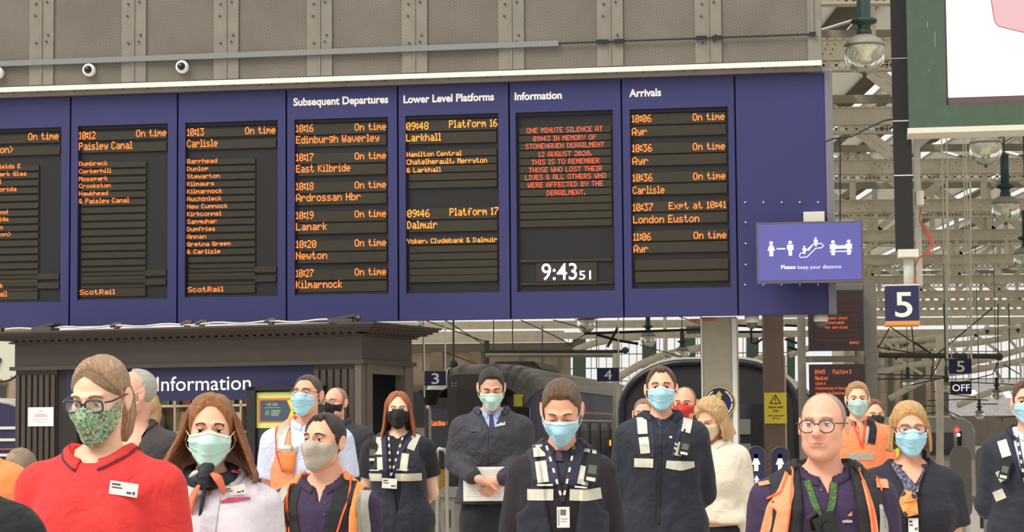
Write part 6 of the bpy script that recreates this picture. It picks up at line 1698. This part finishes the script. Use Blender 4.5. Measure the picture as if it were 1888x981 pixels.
# ---- 4 man hi-vis + light shirt ----------------------------------------------
p = Person('person in peach hi-vis vest, pale short sleeves and glasses before the poster stand', 566, 730, 79, yaw=-18, pitch=-5, skin=('ruddy', (231, 175, 156)), build=1.08, lod=1.1, shw=1.12)
p.hands(); p.finish_body(); p.face((0, 5), (84, 66, 54), browname='dark')
p.hair(hairm('cropped brown', (84, 70, 58), (120, 104, 88)), 'm', .005, .004, seed=6); p.glasses(mat('thin frames', (70, 56, 50), .3), .025, .015, 2.8, .0012); p.mask('surgical')
p.garment('shirt', F_shirtb, .015, .72, neck=.068, wr=.005, seed=14, flare=.022); p.collar(F_shirtb, .068, 12, .034, .05, .025)
p.garment('hi_vis_vest', F_orange2, .028, 1.0, arms_=False, neck=.07, open_=(.085, .035), wr=.003, seed=3, off_sh=.0)
u = U(p)
p.strip('reflective_band', F_refl, pts(p, (528, 771), (519, 800), (515, 820)), .055, .003); p.strip('reflective_band', F_refl, pts(p, (507, 826), (550, 828)), .036, .005); p.strip('reflective_band', F_refl, pts(p, (605, 771), (612, 820)), .055, .003)
p.patch('pocket', fabric('pocket orange', (240, 132, 70), .75), pts(p, (520, 832), (547, 832), (544, 872), (521, 868)), .006, .006); p.strip('armhole_trim', mat('trim red', (226, 70, 70), .6), pts(p, (509, 778), (506, 800), (510, 835), (522, 870)), .008, .003)
p.trousers(F_trous)

# ---- 5 bald man black mask ----------------------------------------------------
p = Person('bald person with black mask in dark grey hooded jacket behind the peach vest', 618, 744, 56, yaw=-28, pitch=0, skin=('ruddy', (231, 175, 156)), v='b', lod=.9, D=15.5, build=1.1, shw=1.15)
p.hands(); p.finish_body(); p.face((0, 0), (120, 90, 76), browname='dark2'); p.hair(hairm('stubble', (160, 132, 116), (186, 156, 138)), 'grey', .002, 0, seed=6); p.glasses(mat('clear frames', (120, 96, 88), .3), .026, .016, 2.8, .0014)
F_mblk = fabric('mask black', (34, 28, 32), .85); p.mask('cone', F_mblk)
p.garment('jacket', F_char, .034, 1.0, neck=.078, wr=.006, seed=9, box=.02, flare=.01); p.collar(F_char, .082, 20, .05, .05, .02); p.trousers(F_trous)
MB().tube([(-.10, .05, p.nz + .0), (-.05, .11, p.nz + .03), (.05, .11, p.nz + .035), (.11, .05, p.nz + .0)], [.03, .045, .045, .03], 10).build('hood', F_black, p.root, True)

# ---- 6 man grey mask purple shirt ---------------------------------------------
p = Person('dark-haired person with grey cloth mask, purple polo and open orange hi-vis vest', 596, 817, 107, yaw=-26, pitch=-4, body_yaw=-6, skin=('fair2', (232, 182, 161)), lod=1.4, build=1.05)
p.hands(); p.finish_body(); p.face((-6, 4), (62, 46, 40), browname='black'); p.hair(hairm('dark brown', (52, 42, 38), (86, 72, 62)), 'm2', .009, .006, quiff=.003, seed=8)
p.mask('cone', fabric('mask grey', (184, 172, 158), .8))
p.garment('polo_shirt', F_purple, .013, 1.0, neck=.068, vneck=(.02, .10), wr=.005, seed=21, flare=.01); p.collar(F_purple, .071, 16, .042, .075, .045, tilt=.02)
buttons(p, [(600, 927), (601, 948)])
p.garment('hi_vis_vest', F_orange, .030, 1.0, arms_=False, neck=.085, open_=(.13, .12), wr=.004, seed=5, off_sh=.02)
bk = fabric('vest lining', (34, 32, 34), .8)
p.strip('vest_edging', bk, pts(p, (538, 893), (534, 930), (542, 981), (546, 1010)), .05, .004); p.strip('vest_edging', bk, pts(p, (635, 880), (630, 920), (618, 981), (612, 1010)), .075, .004)
p.strip('neon_piping', F_piping, pts(p, (529, 893), (526, 915), (533, 981)), .006, .007); p.strip('neon_piping', F_piping, pts(p, (640, 878), (642, 920), (622, 990)), .007, .008)
p.strip('reflective_band', F_refl, pts(p, (670, 893), (667, 930), (672, 985)), .04, .004); p.strip('reflective_band', F_refl, pts(p, (519, 900), (508, 930), (512, 985)), .04, .004)

p.trousers(F_trous)
# ---- 7 ginger woman -----------------------------------------------------------
p = Person('person with long ginger hair, black mask and navy tabard, hands behind back', 734, 757, 67, yaw=2, pitch=2, v='f', skin=('pale', (241, 207, 191)), arms='back', lod=1.15, build=1.06, shw=1.05)
p.hands(.9); p.finish_body(); p.face((0, 0), (168, 110, 72), browname='ginger'); HG = hairm('ginger', (176, 92, 46), (214, 128, 76)); HGl = hairm('ginger long', (166, 84, 42), (212, 126, 74))
p.hair(HG, [(0, .094), (20, .088), (36, .06), (50, .035), (62, .0), (75, -.03), (100, -.06), (180, -.12)], .008, .010, part=.006, seed=2, comb='part')
p.locks(HGl, 62, 298, .085, -.27, .083, .135, .022, seed=9, tip=.03, fwd=.05, wave=.003)
p.mask('cloth', F_mblk)
F_tee = fabric('navy tee', (36, 36, 50), .85)
p.garment('t_shirt', F_tee, .014, .62, neck=.072, wr=.004, seed=17, flare=.022)
def tabard(p, m=F_navyv, open_=(.075, .02), t=.026, hem=None, vneck=None):
    p.garment('hi_vis_vest', m, t, 1.0, arms_=False, neck=.072, wr=.0035, seed=6, open_=open_, vneck=vneck, off_sh=-.005, hem=hem, box=.006)
tabard(p, open_=(.07, .0), hem=p.nz - .66)
for q, w in (((( 700, 806), (699, 838)), .05), (((702, 843), (703, 866)), .045), (((768, 800), (757, 829)), .05), (((748, 836), (744, 868)), .05)): p.strip('reflective_band', F_reflc, pts(p, *q), w, .003)
p.strip('reflective_band', F_reflc, pts(p, (676, 880), (705, 880)), .048, .003); p.strip('reflective_band', F_reflc, pts(p, (729, 880), (754, 880), (778, 879)), .048, .003)
x0 = pts(p, (757, 800), (742, 832), (735, 872)); p.strip('vest_edging', F_vpur, pts(p, (757, 806), (736, 835), (730, 872)), .03, .0035); p.strip('vest_edging', F_vpur, pts(p, (706, 806), (709, 835), (712, 872)), .03, .0035)
lanyard(p, (716, 806), (742, 806), (722, 878), w=5); fr = badge(p, 'id_card', 719, 891, 27, 18, -4, off=.016); radio(p, 687, 835, 16, 34, -2)
w_ = MB()
p.strip('vest_lettering', M_badge, pts(p, (680, 867), (700, 867)), .006, .004); p.strip('vest_lettering', M_badge, pts(p, (732, 866), (754, 866)), .006, .004)
p.trousers(F_trous)

# ---- 8 man with papers --------------------------------------------------------
p = Person('person with bowed head in dark softshell jacket and tie holding white papers', 906, 716, 71, yaw=2, pitch=24, arms='front', skin=('tanned', (219, 169, 150)), lod=1.25, build=1.08, ldy=-.03, shw=1.05, jfix={-1: ((842, 850), (872, 877), -.235), 1: ((966, 846), (930, 880), -.225)})
F_soft = fabric('softshell', (62, 60, 72), .7, bump=.12)
def hand_at(p, px, py, d, n, side, curl, dy=-.30):
    x, z = LL(p, px, py); p.hand((x, dy, z), d, n, side, curl)
hand_at(p, 881, 881, (.9, -.15, -.42), (.1, -.2, -1), 1, .25, -.262); hand_at(p, 918, 885, (-.72, -.1, -.75), (-.3, .9, -.1), -1, .55, -.225)
p.finish_body(); p.face((0, -30), (60, 46, 40), closed=True, browname='black'); p.hair(hairm('near black', (46, 38, 36), (80, 66, 58)), 'm', .009, .006, quiff=.006, seed=12); p.mask('surgical', M_maskg)
p.garment('shirt', F_lblue, .010, 1.0, neck=.06, wr=.002, seed=2, hem=p.nz - .3, arms_=False); p.collar(F_lblue, .060, 14, .035, .048, .03)
tie(p, blotch('tie navy', [(50, 52, 84), (58, 60, 96), (44, 46, 76)], 90), (905, 760), (908, 800), .026, .045)
p.garment('jacket', F_soft, .026, 1.0, neck=.074, vneck=(.062, .13), wr=.007, seed=31, hem=p.nz - .54, box=.012, flare=.006)
p.collar(F_soft, .080, 38, .055, .055, .04, tilt=.02)
p.tubeon('zip', M_wire, pts(p, (899, 794), (898, 850), (898, 915)), .003, .002); badge(p, 'name_badge', 877, 791, 20, 10, -8, mat('badge dark', (86, 92, 106), .4))
x, z = LL(p, 912, 787)
lt = MB(); v, f = text_mesh('ScotRail', .03); v = v / v[:, 0].max(); h_ = v[:, 1].max(); X = x + v[:, 0] * 19 * U(p); Z = z + v[:, 1] / h_ * 6 * U(p) + (v[:, 0]) * .012
P_ = p.onfront(X, Z, .006); lt.add(P_, f); lt.build('logo', M_badge, p.root)
p.trousers(F_trous)
pp = W(896, 893, p.root.location.y - .215); pw, ph = 88 * U(p), 60 * U(p)
pa_ = thing('paper_sheets', 'white sheets of paper held in front of the dark softshell jacket', 'paper', (pp[0] + 3 * U(p), pp[1], pp[2] - .0))
MB().box(-pw / 2, pw / 2, 0, .004, -ph / 2, ph / 2).build('sheet', M_badge, pa_); MB().box(-pw / 2 + .008, pw / 2 + .006, .005, .008, -ph / 2 + .004, ph / 2 + .004).build('sheet', M_badge, pa_)
tx = MB()
for k in range(12): tx.box(-pw * .42, pw * random.uniform(.2, .42), -.0006, 0, ph * (.40 - .07 * k), ph * (.40 - .07 * k) + .0025)
tx.build('print', mat('paper ink', (190, 188, 186), .7), pa_)

# ---- 9 bowed man front --------------------------------------------------------
p = Person('person with bowed head in aubergine jumper and navy tabard with id card', 1035, 758, 107, yaw=-6, pitch=30, arms='back', skin=('fair3', (234, 179, 158)), lod=1.4, build=1.0, ldy=-.05, shw=.94)
p.hands(.9); p.finish_body(); p.face((0, -35), (110, 78, 56), closed=True, browname='brown'); p.hair(hairm('chestnut', (104, 78, 58), (150, 120, 92)), 'm', .009, .008, quiff=.008, seed=15); p.mask('surgical')
p.garment('jumper', F_knit, .016, 1.0, neck=.068, vneck=(.05, .12), wr=.005, seed=41, flare=.014)
p.garment('shirt', fabric('shirt slate', (52, 54, 74), .8), .010, 1.0, neck=.058, wr=.002, seed=2, hem=p.nz - .3, arms_=False); fs = p.gf
p.collar(_M['cloth shirt slate'], .062, 22, .035, .055, .04)
tie(p, blotch('tie maroon', [(90, 52, 60), (70, 50, 70), (54, 46, 60)], 120), (1032, 818), (1031, 850), .024, .035)
tabard(p, open_=(.10, .015), t=.028)
for q, w in ((((993, 798), (997, 842)), .055), (((998, 850), (1003, 889)), .052), (((1096, 798), (1088, 835)), .055), (((1080, 860), (1072, 893)), .05)): p.strip('reflective_band', F_reflc, pts(p, *q), w, .003)
p.strip('reflective_band', F_reflc, pts(p, (972, 912), (1020, 912)), .045, .003); p.strip('reflective_band', F_reflc, pts(p, (1050, 912), (1080, 913), (1109, 909)), .045, .003)
p.strip('vest_edging', F_vpur, pts(p, (1078, 800), (1062, 850), (1052, 895)), .045, .0035); p.strip('vest_edging', F_vpur, pts(p, (1010, 800), (1016, 850), (1022, 895)), .04, .0035)
p.strip('vest_lettering', M_badge, pts(p, (990, 894), (1019, 894)), .007, .0045); p.strip('vest_lettering', M_badge, pts(p, (1059, 897), (1082, 899)), .007, .0045)
lanyard(p, (1008, 822), (1060, 820), (1037, 925), w=7); fr = badge(p, 'id_card', 1038, 953, 23, 37, 0, off=.02, ink=False)
x, z = LL(p, 1038, 953); u = U(p); p.marks('photo_print', mat('id photo', (128, 96, 86), .5), fr, [(-.22, .22, .1, .38, 23 * u, 37 * u)], None); p.marks('print', mat('id print blue', (150, 170, 196), .5), fr, [(-.42, -.3, -.4, .35, 23 * u, 37 * u), (-.2, .35, -.1, -.05, 23 * u, 37 * u), (-.2, .3, -.22, -.18, 23 * u, 37 * u)], None)
radio(p, 1091, 866, 24, 46, -10); p.trousers(F_trous)

# ---- 10 man in navy jacket ----------------------------------------------------
p = Person('person looking ahead in navy jacket with silver bands and radio, blue mask', 1219, 718, 83, yaw=-4, pitch=-1, arms='back', skin=('fair4', (237, 187, 167)), lod=1.3, build=1.04, shw=1.0)
p.hands(.9); p.finish_body(); p.face((0, 0), (84, 58, 44), browname='brown2'); p.hair(hairm('mid brown', (92, 64, 48), (130, 96, 72)), 'm2', .008, .006, quiff=.005, seed=18); p.mask('surgical')
F_jack = fabric('jacket navy', (36, 42, 58), .75, bump=.15)
p.garment('shirt', _M['cloth shirt slate'], .010, 1.0, neck=.058, wr=.002, seed=2, hem=p.nz - .3, arms_=False); p.collar(_M['cloth shirt slate'], .060, 16, .032, .05, .03); tie(p, _M['tie navy'], (1216, 770), (1216, 790), .02, .025)
p.garment('jacket', F_jack, .030, 1.0, neck=.076, vneck=(.055, .07), wr=.008, seed=51, box=.014, flare=.008, hem=p.nz - .62); p.collar(F_jack, .080, 30, .045, .05, .05, tilt=.018)
for q, w in ((((1184, 765), (1185, 800)), .05), (((1186, 806), (1189, 836)), .05), (((1272, 767), (1264, 797)), .05), (((1252, 815), (1247, 840)), .045)): p.strip('reflective_band', F_reflc, pts(p, *q), w, .003)
p.strip('reflective_band', F_reflc, pts(p, (1169, 853), (1203, 854)), .046, .003); p.strip('reflective_band', F_reflc, pts(p, (1227, 856), (1255, 859), (1280, 856)), [.04, .05, .03], .003)
p.strip('chest_piping', F_vpur, pts(p, (1200, 770), (1203, 835), (1200, 842)), .02, .003); p.strip('chest_piping', F_vpur, pts(p, (1258, 775), (1238, 842)), .02, .003)
p.strip('zip', M_black, pts(p, (1217, 790), (1214, 880), (1212, 965)), .016, .003); badge(p, 'logo_patch', 1236, 806, 5, 4, 0, ink=False)
radio(p, 1261, 824, 19, 32, -12); p.trousers(F_trous)

# ---- 11 half hidden man -------------------------------------------------------
p = Person('person half hidden with cropped fair hair between the first train and the navy jacket', 1187, 764, 58, yaw=-10, pitch=5, skin=('ruddy', (231, 175, 156)), lod=.8, D=16.5)
p.finish_body(); p.face((0, 0), (150, 110, 90), browname='light'); p.hair(hairm('cropped grey', (150, 120, 104), (180, 150, 130)), 'm', .004, .004); p.mask('cloth', F_mblk); p.garment('jacket', F_navy, .02, 1.0); p.trousers(F_trous)

# ---- 12 bald man red mask -----------------------------------------------------
p = Person('bald person with red mask and orange hi-vis over black t-shirt', 1262, 745, 61, yaw=-14, pitch=6, skin=('ruddy', (231, 175, 156)), v='b', lod=.9, D=14.6, build=1.1, shw=1.1)
p.hands(); p.finish_body(); p.face((0, -5), (170, 120, 96), browname='light'); p.hair(hairm('stubble', (160, 132, 116), (186, 156, 138)), 'grey', .002, 0); p.mask('cloth', fabric('mask red', (206, 56, 52), .8))
p.garment('t_shirt', F_black, .014, .7, neck=.07, flare=.02); p.garment('hi_vis_vest', fabric('hi-vis deep orange', (244, 122, 72), .75), .026, 1.0, arms_=False, neck=.08, wr=.003)
p.strip('reflective_band', F_refl, pts(p, (1298, 775), (1305, 800), (1306, 830)), .05, .003); p.trousers(fabric('hi-vis trousers', (244, 142, 74), .75))

# ---- 13 blonde woman in cream jacket ------------------------------------------
p = Person('person with curly blonde hair in cream rain jacket beside the pale pillar', 1312, 775, 58, yaw=-38, pitch=22, body_yaw=-15, v='f', skin=('warm', (234, 187, 164)), lod=1.0, D=14.2, build=1.05, ldy=-.03)
p.hands(.5); p.finish_body(); p.face((0, -20), (200, 160, 120), browname='fair'); HB_ = hairm('blonde curls', (216, 172, 118), (244, 214, 166)); p.hair(HB_, 'f', .018, .012, curl=.022, seed=22); p.locks(HB_, 58, 302, .08, -.12, .090, .112, .03, seed=5, tip=.03, wave=.012); p.mask('cloth', fabric('mask cream', (222, 206, 176), .8))
p.garment('rain_jacket', fabric('rain jacket cream', (222, 210, 190), .7), .032, 1.0, neck=.072, wr=.009, seed=60, box=.02, flare=.012, hem=p.nz - .50); p.collar(_M['cloth rain jacket cream'], .080, 20, .045, .04, .02); p.trousers(F_trous)

# ---- 14 bald man front right --------------------------------------------------
p = Person('bald unmasked person with round glasses, purple shirt and black-orange body warmer', 1516, 786, 124, yaw=-20, pitch=2, skin=('pink', (234, 179, 161)), v='b', lod=1.6, build=1.16, shw=1.12, hs=1.0, D=7.5, ldy=-.02)
p.hands(); p.finish_body(); p.face((-8, -2), (176, 138, 118), browname='faded'); p.hair(hairm('silver stubble', (196, 164, 146), (210, 184, 168)), 'grey', .0018, 0, seed=4)
p.glasses(mat('black round frames', (42, 40, 42), .3), .0275, .0215, 2.1, .0020, z=.003)
p.garment('polo_shirt', fabric('purple deep', (72, 48, 92), .8), .014, 1.0, neck=.074, vneck=(.022, .09), wr=.006, seed=71, flare=.014); p.collar(_M['cloth purple deep'], .076, 14, .040, .078, .05, tilt=.024)
buttons(p, [(1514, 882), (1514, 903)], mat('button lilac', (130, 110, 130), .4), .004)
x, z = LL(p, 1550, 963); lt = MB(); v, f = text_mesh('mitie', .02); v = v / v[:, 0].max(); lt.add(p.onfront(x + v[:, 0] * 18 * U(p), z + v[:, 1] * 18 * U(p), .006), f); lt.build('logo_text', M_badge, p.root)
q = p.onfront([x + 9 * U(p), x + 18 * U(p), x + 18 * U(p)], [z + 12 * U(p), z + 12 * U(p), z + 20 * U(p)], .006); MB().add(q, [(0, 1, 2)]).build('logo_flash', F_orange, p.root)
F_bw = fabric('body warmer black', (42, 38, 44), .8)
p.garment('body_warmer', F_bw, .034, 1.0, arms_=False, neck=.088, open_=(.085, .115), wr=.004, seed=75, off_sh=.03, box=.01)
kp = p.gf
p.collar(F_bw, .100, 56, .075, .05, .02, name='body_warmer_collar', tilt=.03)
p.strip('orange_panel', F_orange2, pts(p, (1460, 868), (1450, 905), (1434, 940), (1424, 990), (1418, 1010)), [.02, .05, .07, .075, .08], .003); p.strip('orange_panel', F_orange2, pts(p, (1594, 885), (1600, 920), (1608, 960), (1612, 1000)), [.012, .02, .024, .026], .003)
p.strip('shoulder_panel', F_orange2, pts(p, (1408, 868), (1414, 895)), .035, .004); p.strip('shoulder_panel', F_orange2, pts(p, (1634, 868), (1632, 900)), .045, .004)
p.strip('neon_piping', F_piping, pts(p, (1462, 856), (1466, 868), (1458, 905), (1448, 981), (1445, 1005)), .006, .008); p.strip('neon_piping', F_piping, pts(p, (1592, 850), (1590, 872), (1600, 905), (1610, 981)), .006, .008); p.strip('neon_piping', F_piping, pts(p, (1456, 872), (1440, 905), (1416, 920)), .006, .009); p.strip('neon_piping', F_piping, pts(p, (1622, 866), (1628, 905)), .006, .008)
p.strip('grey_side_panel', F_refl, pts(p, (1622, 930), (1630, 960), (1632, 1000)), [.01, .035, .05], .004)
lg = blotch('lanyard green', [(58, 94, 46), (62, 100, 48), (66, 104, 50), (104, 116, 54), (54, 88, 44)], 150)
for q_ in (((1490, 886), (1499, 925), (1508, 952)), ((1539, 890), (1533, 925), (1524, 950))): p.strip('lanyard', lg, pts(p, *q_), .022, .006)
x, z = LL(p, 1514, 970); o = MB().obox((x, -.235, z), (.92, 0, .38), (0, 1, 0), (-.38, 0, .92), (.038, .03, .045)).build('camera_case', mat('camera black', (26, 26, 26), .35), p.root); MB().tube([(x - .05, -.22, z - .01), (x - .055, -.225, z + .03), (x - .03, -.23, z + .05)], .012, 8).build('strap_clip', M_black, o); MB().lathe([(0, -.0), (.02, 0), (.02, .02), (0, .02)], (x, -.285, z), 14, 'y').build('camera_lens', M_black, o)

p.trousers(F_trous)
# ---- 15 young man orange polo -------------------------------------------------
p = Person('person with tousled fair hair and orange polo shirt behind the bald unmasked one', 1581, 737, 60, yaw=-6, pitch=4, skin=('fair5', (239, 195, 177)), lod=1.0, D=15.6, build=1.04, shw=1.08)
p.hands(); p.finish_body(); p.face((0, 0), (150, 104, 74), browname='light2'); p.hair(hairm('sandy blond', (184, 138, 96), (226, 186, 140)), 'm', .009, .007, quiff=.006, curl=.009, seed=33); p.mask('surgical', mat('mask mint pale', (172, 206, 198), .75))
p.garment('polo_shirt', fabric('neon orange', (252, 140, 88), .75), .016, .7, neck=.068, vneck=(.018, .08), wr=.006, seed=81, flare=.02); p.collar(fabric('grey collar', (92, 84, 84), .8), .070, 14, .036, .055, .03)
buttons(p, [(1583, 779), (1583, 788), (1583, 797)], mat('button orange', (206, 90, 50), .5), .006)
for q_ in (((1572, 775), (1581, 802), (1588, 826)), ((1598, 775), (1592, 802), (1588, 826))): p.strip('lanyard', mat('red lanyard', (226, 70, 50), .6), pts(p, *q_), .012, .005)
p.strip('rucksack_strap', F_black, pts(p, (1608, 772), (1611, 790), (1605, 818)), .055, .006); p.strip('reflective_band', F_refl, pts(p, (1597, 818), (1600, 795), (1604, 788)), .03, .003); p.strip('reflective_band', F_refl, pts(p, (1560, 842), (1610, 842)), .05, .003); p.trousers(F_trous)
# ---- 16 woman black mask ------------------------------------------------------
p = Person('person with tied-back brown hair and black mask in yellow vest behind the orange polo shirt', 1611, 766, 54, yaw=6, pitch=6, v='f', skin=('warm', (234, 187, 164)), lod=.9, D=17, ldy=0)
p.finish_body(); p.face((0, 0), (110, 74, 54), browname='brown'); p.hair(hairm('brown tied', (122, 82, 56), (160, 112, 80)), HLfp, .010, .008); p.mask('cloth', F_mblk); p.garment('hi_vis_vest', fabric('hi-vis yellow', (208, 232, 40), .7), .02, 1.0, neck=.075)
for py in (790, 812): p.strip('reflective_band', F_refl, pts(p, (1590, py), (1632, py)), .05, .004)
p.trousers(F_trous)

# ---- 17 blonde woman navy dress -----------------------------------------------
p = Person('person with blonde bob, brown glasses, blue mask, navy top and patterned neck scarf', 1677, 793, 96, yaw=-3, pitch=4, v='f', skin=('warm2', (235, 183, 164)), lod=1.35, build=1.12, shw=1.02)
p.hands(); p.finish_body(); p.face((0, 0), (170, 126, 84), browname='fair2'); HBl = hairm('blonde', (214, 166, 104), (240, 204, 146)); HBll = hairm('blonde long', (204, 154, 94), (238, 200, 140))
p.hair(HBl, [(0, .076), (20, .070), (38, .056), (52, .038), (62, .01), (74, -.02), (100, -.05), (180, -.12)], .012, .012, seed=2, fringe=.004, comb='swept')
p.locks(HBll, 58, 302, .085, -.085, .084, .102, .024, seed=14, tip=.015, wave=.003, fwd=.01)
p.glasses(mat('brown frames', (96, 56, 56), .35), .026, .0165, 2.6, .0018, z=.010); p.mask('surgical')
p.garment('navy_top', fabric('crepe navy', (44, 44, 58), .85), .018, .66, neck=.082, vneck=(.07, .10), wr=.005, seed=90, flare=.03)
scf = blotch('scarf pattern', [(58, 58, 92), (96, 92, 116), (44, 44, 74), (136, 118, 118), (66, 62, 88)], 130, .6); sfo = blotch('scarf orange pattern', [(238, 156, 84), (232, 140, 70), (60, 50, 50), (240, 166, 96), (238, 150, 80)], 40, .6)
nk = [np.array([.078 * math.sin(a), .014 - .078 * math.cos(a), p.nz + .0 - .006 * math.cos(a)]) for a in np.linspace(R(40), R(320), 28)]
sk_ = MB().tube(nk, .018, 10, flat=.8).build('neck_scarf', scf, p.root, True)
p.strip('scarf_end', scf, pts(p, (1652, 832), (1660, 862), (1673, 888), (1676, 905)), .052, .008, .01, sk_); p.strip('scarf_end', scf, pts(p, (1702, 832), (1697, 862), (1684, 885), (1678, 905)), .052, .009, .012, sk_)
p.strip('scarf_end', sfo, pts(p, (1674, 905), (1670, 925), (1676, 950)), [.05, .08, .06], .012, .01, sk_); p.strip('scarf_end', sfo, pts(p, (1660, 922), (1676, 914), (1686, 918)), [.02, .045, .02], .02, .008, sk_)
badge(p, 'name_badge', 1680, 968, 18, 26, 0, off=.012); p.trousers(F_trous)

# ---- 18 man right edge --------------------------------------------------------
p = Person('person in navy jacket with blue mask cut off by the right edge of the picture', 1895, 744, 78, yaw=-14, pitch=0, body_yaw=-14, arms='back', skin=('fair4', (237, 187, 167)), lod=1.2, D=11.6, build=1.0)
p.hands(.9); p.finish_body(); p.face((0, 0), (70, 50, 42), browname='dark'); p.hair(hairm('mid brown', (92, 64, 48), (130, 96, 72)), 'm', .009, .008, seed=3); p.mask('surgical')
p.garment('shirt', F_shirtb, .010, 1.0, neck=.058, wr=.002, hem=p.nz - .4, arms_=False); p.collar(F_shirtb, .062, 14, .034, .05, .03); p.garment('jacket', fabric('fleece navy', (48, 50, 66), .8), .030, 1.0, neck=.076, vneck=(.09, .4), wr=.009, seed=95, box=.016, flare=.01); p.collar(_M['cloth fleece navy'], .084, 36, .05, .05, .05)
p.strip('reflective_band', F_reflc, pts(p, (1846, 812), (1856, 842)), .05, .003); p.strip('reflective_band', F_reflc, pts(p, (1838, 905), (1846, 922)), .06, .003); p.strip('reflective_band', F_reflc, pts(p, (1842, 868), (1852, 886)), .05, .003)
radio(p, 1853, 866, 18, 36, -14, False); lanyard(p, (1874, 800), (1900, 800), (1888, 880), w=6); p.trousers(F_trous)

# ---- 19-21 the left edge ------------------------------------------------------
p = Person('person in black jacket, only the shoulder showing in the bottom left corner', -104, 800, 165, yaw=-20, skin=('fair', (231, 193, 172)), lod=1.3, D=5.2, build=1.05)
p.finish_body(); p.hair(hairm('dark brown', (52, 42, 38), (86, 72, 62)), 'm', .01, .01); p.face(); p.garment('jacket', F_black, .026, 1.0, neck=.078, wr=.007, seed=7, box=.01, flare=.01); p.collar(F_black, .082, 25, .04, .05, .03)
p.trousers(F_trous)
p = Person('person in orange hi-vis sleeve with grey band at the left edge', -62, 775, 120, yaw=-20, skin=('fair', (231, 193, 172)), lod=1.1, D=8.4, build=1.05, shw=1.05)
p.finish_body(); p.face(); p.hair(hairm('dark brown', (52, 42, 38), (86, 72, 62)), 'm', .01, .01); p.garment('hi_vis_jacket', F_orange, .026, 1.0, neck=.078, wr=.006, seed=7, box=.01, flare=.012)
for side_ in (1,):
    S, E, Wr = p.J[side_]; c = S + (E - S) * .22
    f_ = lambda q: smax(p.arm(q, .034, None, .012), np.abs((q - c) @ ((E - S) / np.linalg.norm(E - S))) - .028, .004)
    V, Q = nets(f_, c - .14, c + .14, .01); MB().add(V, Q).build('sleeve_band', F_refl, p.root, True)
p.trousers(F_trous)
p = Person('person with light grey-brown hair low behind the red shoulder at the left edge', 41, 868, 56, yaw=150, pitch=10, skin=('warm', (234, 187, 164)), lod=.9, D=13, v='f')
p.finish_body(); p.face(); p.hair(hairm('grey brown', (150, 130, 104), (186, 166, 136)), 'f', .012, .008, curl=.004); p.garment('coat', F_char, .02, 1.0)
p.trousers(F_trous)
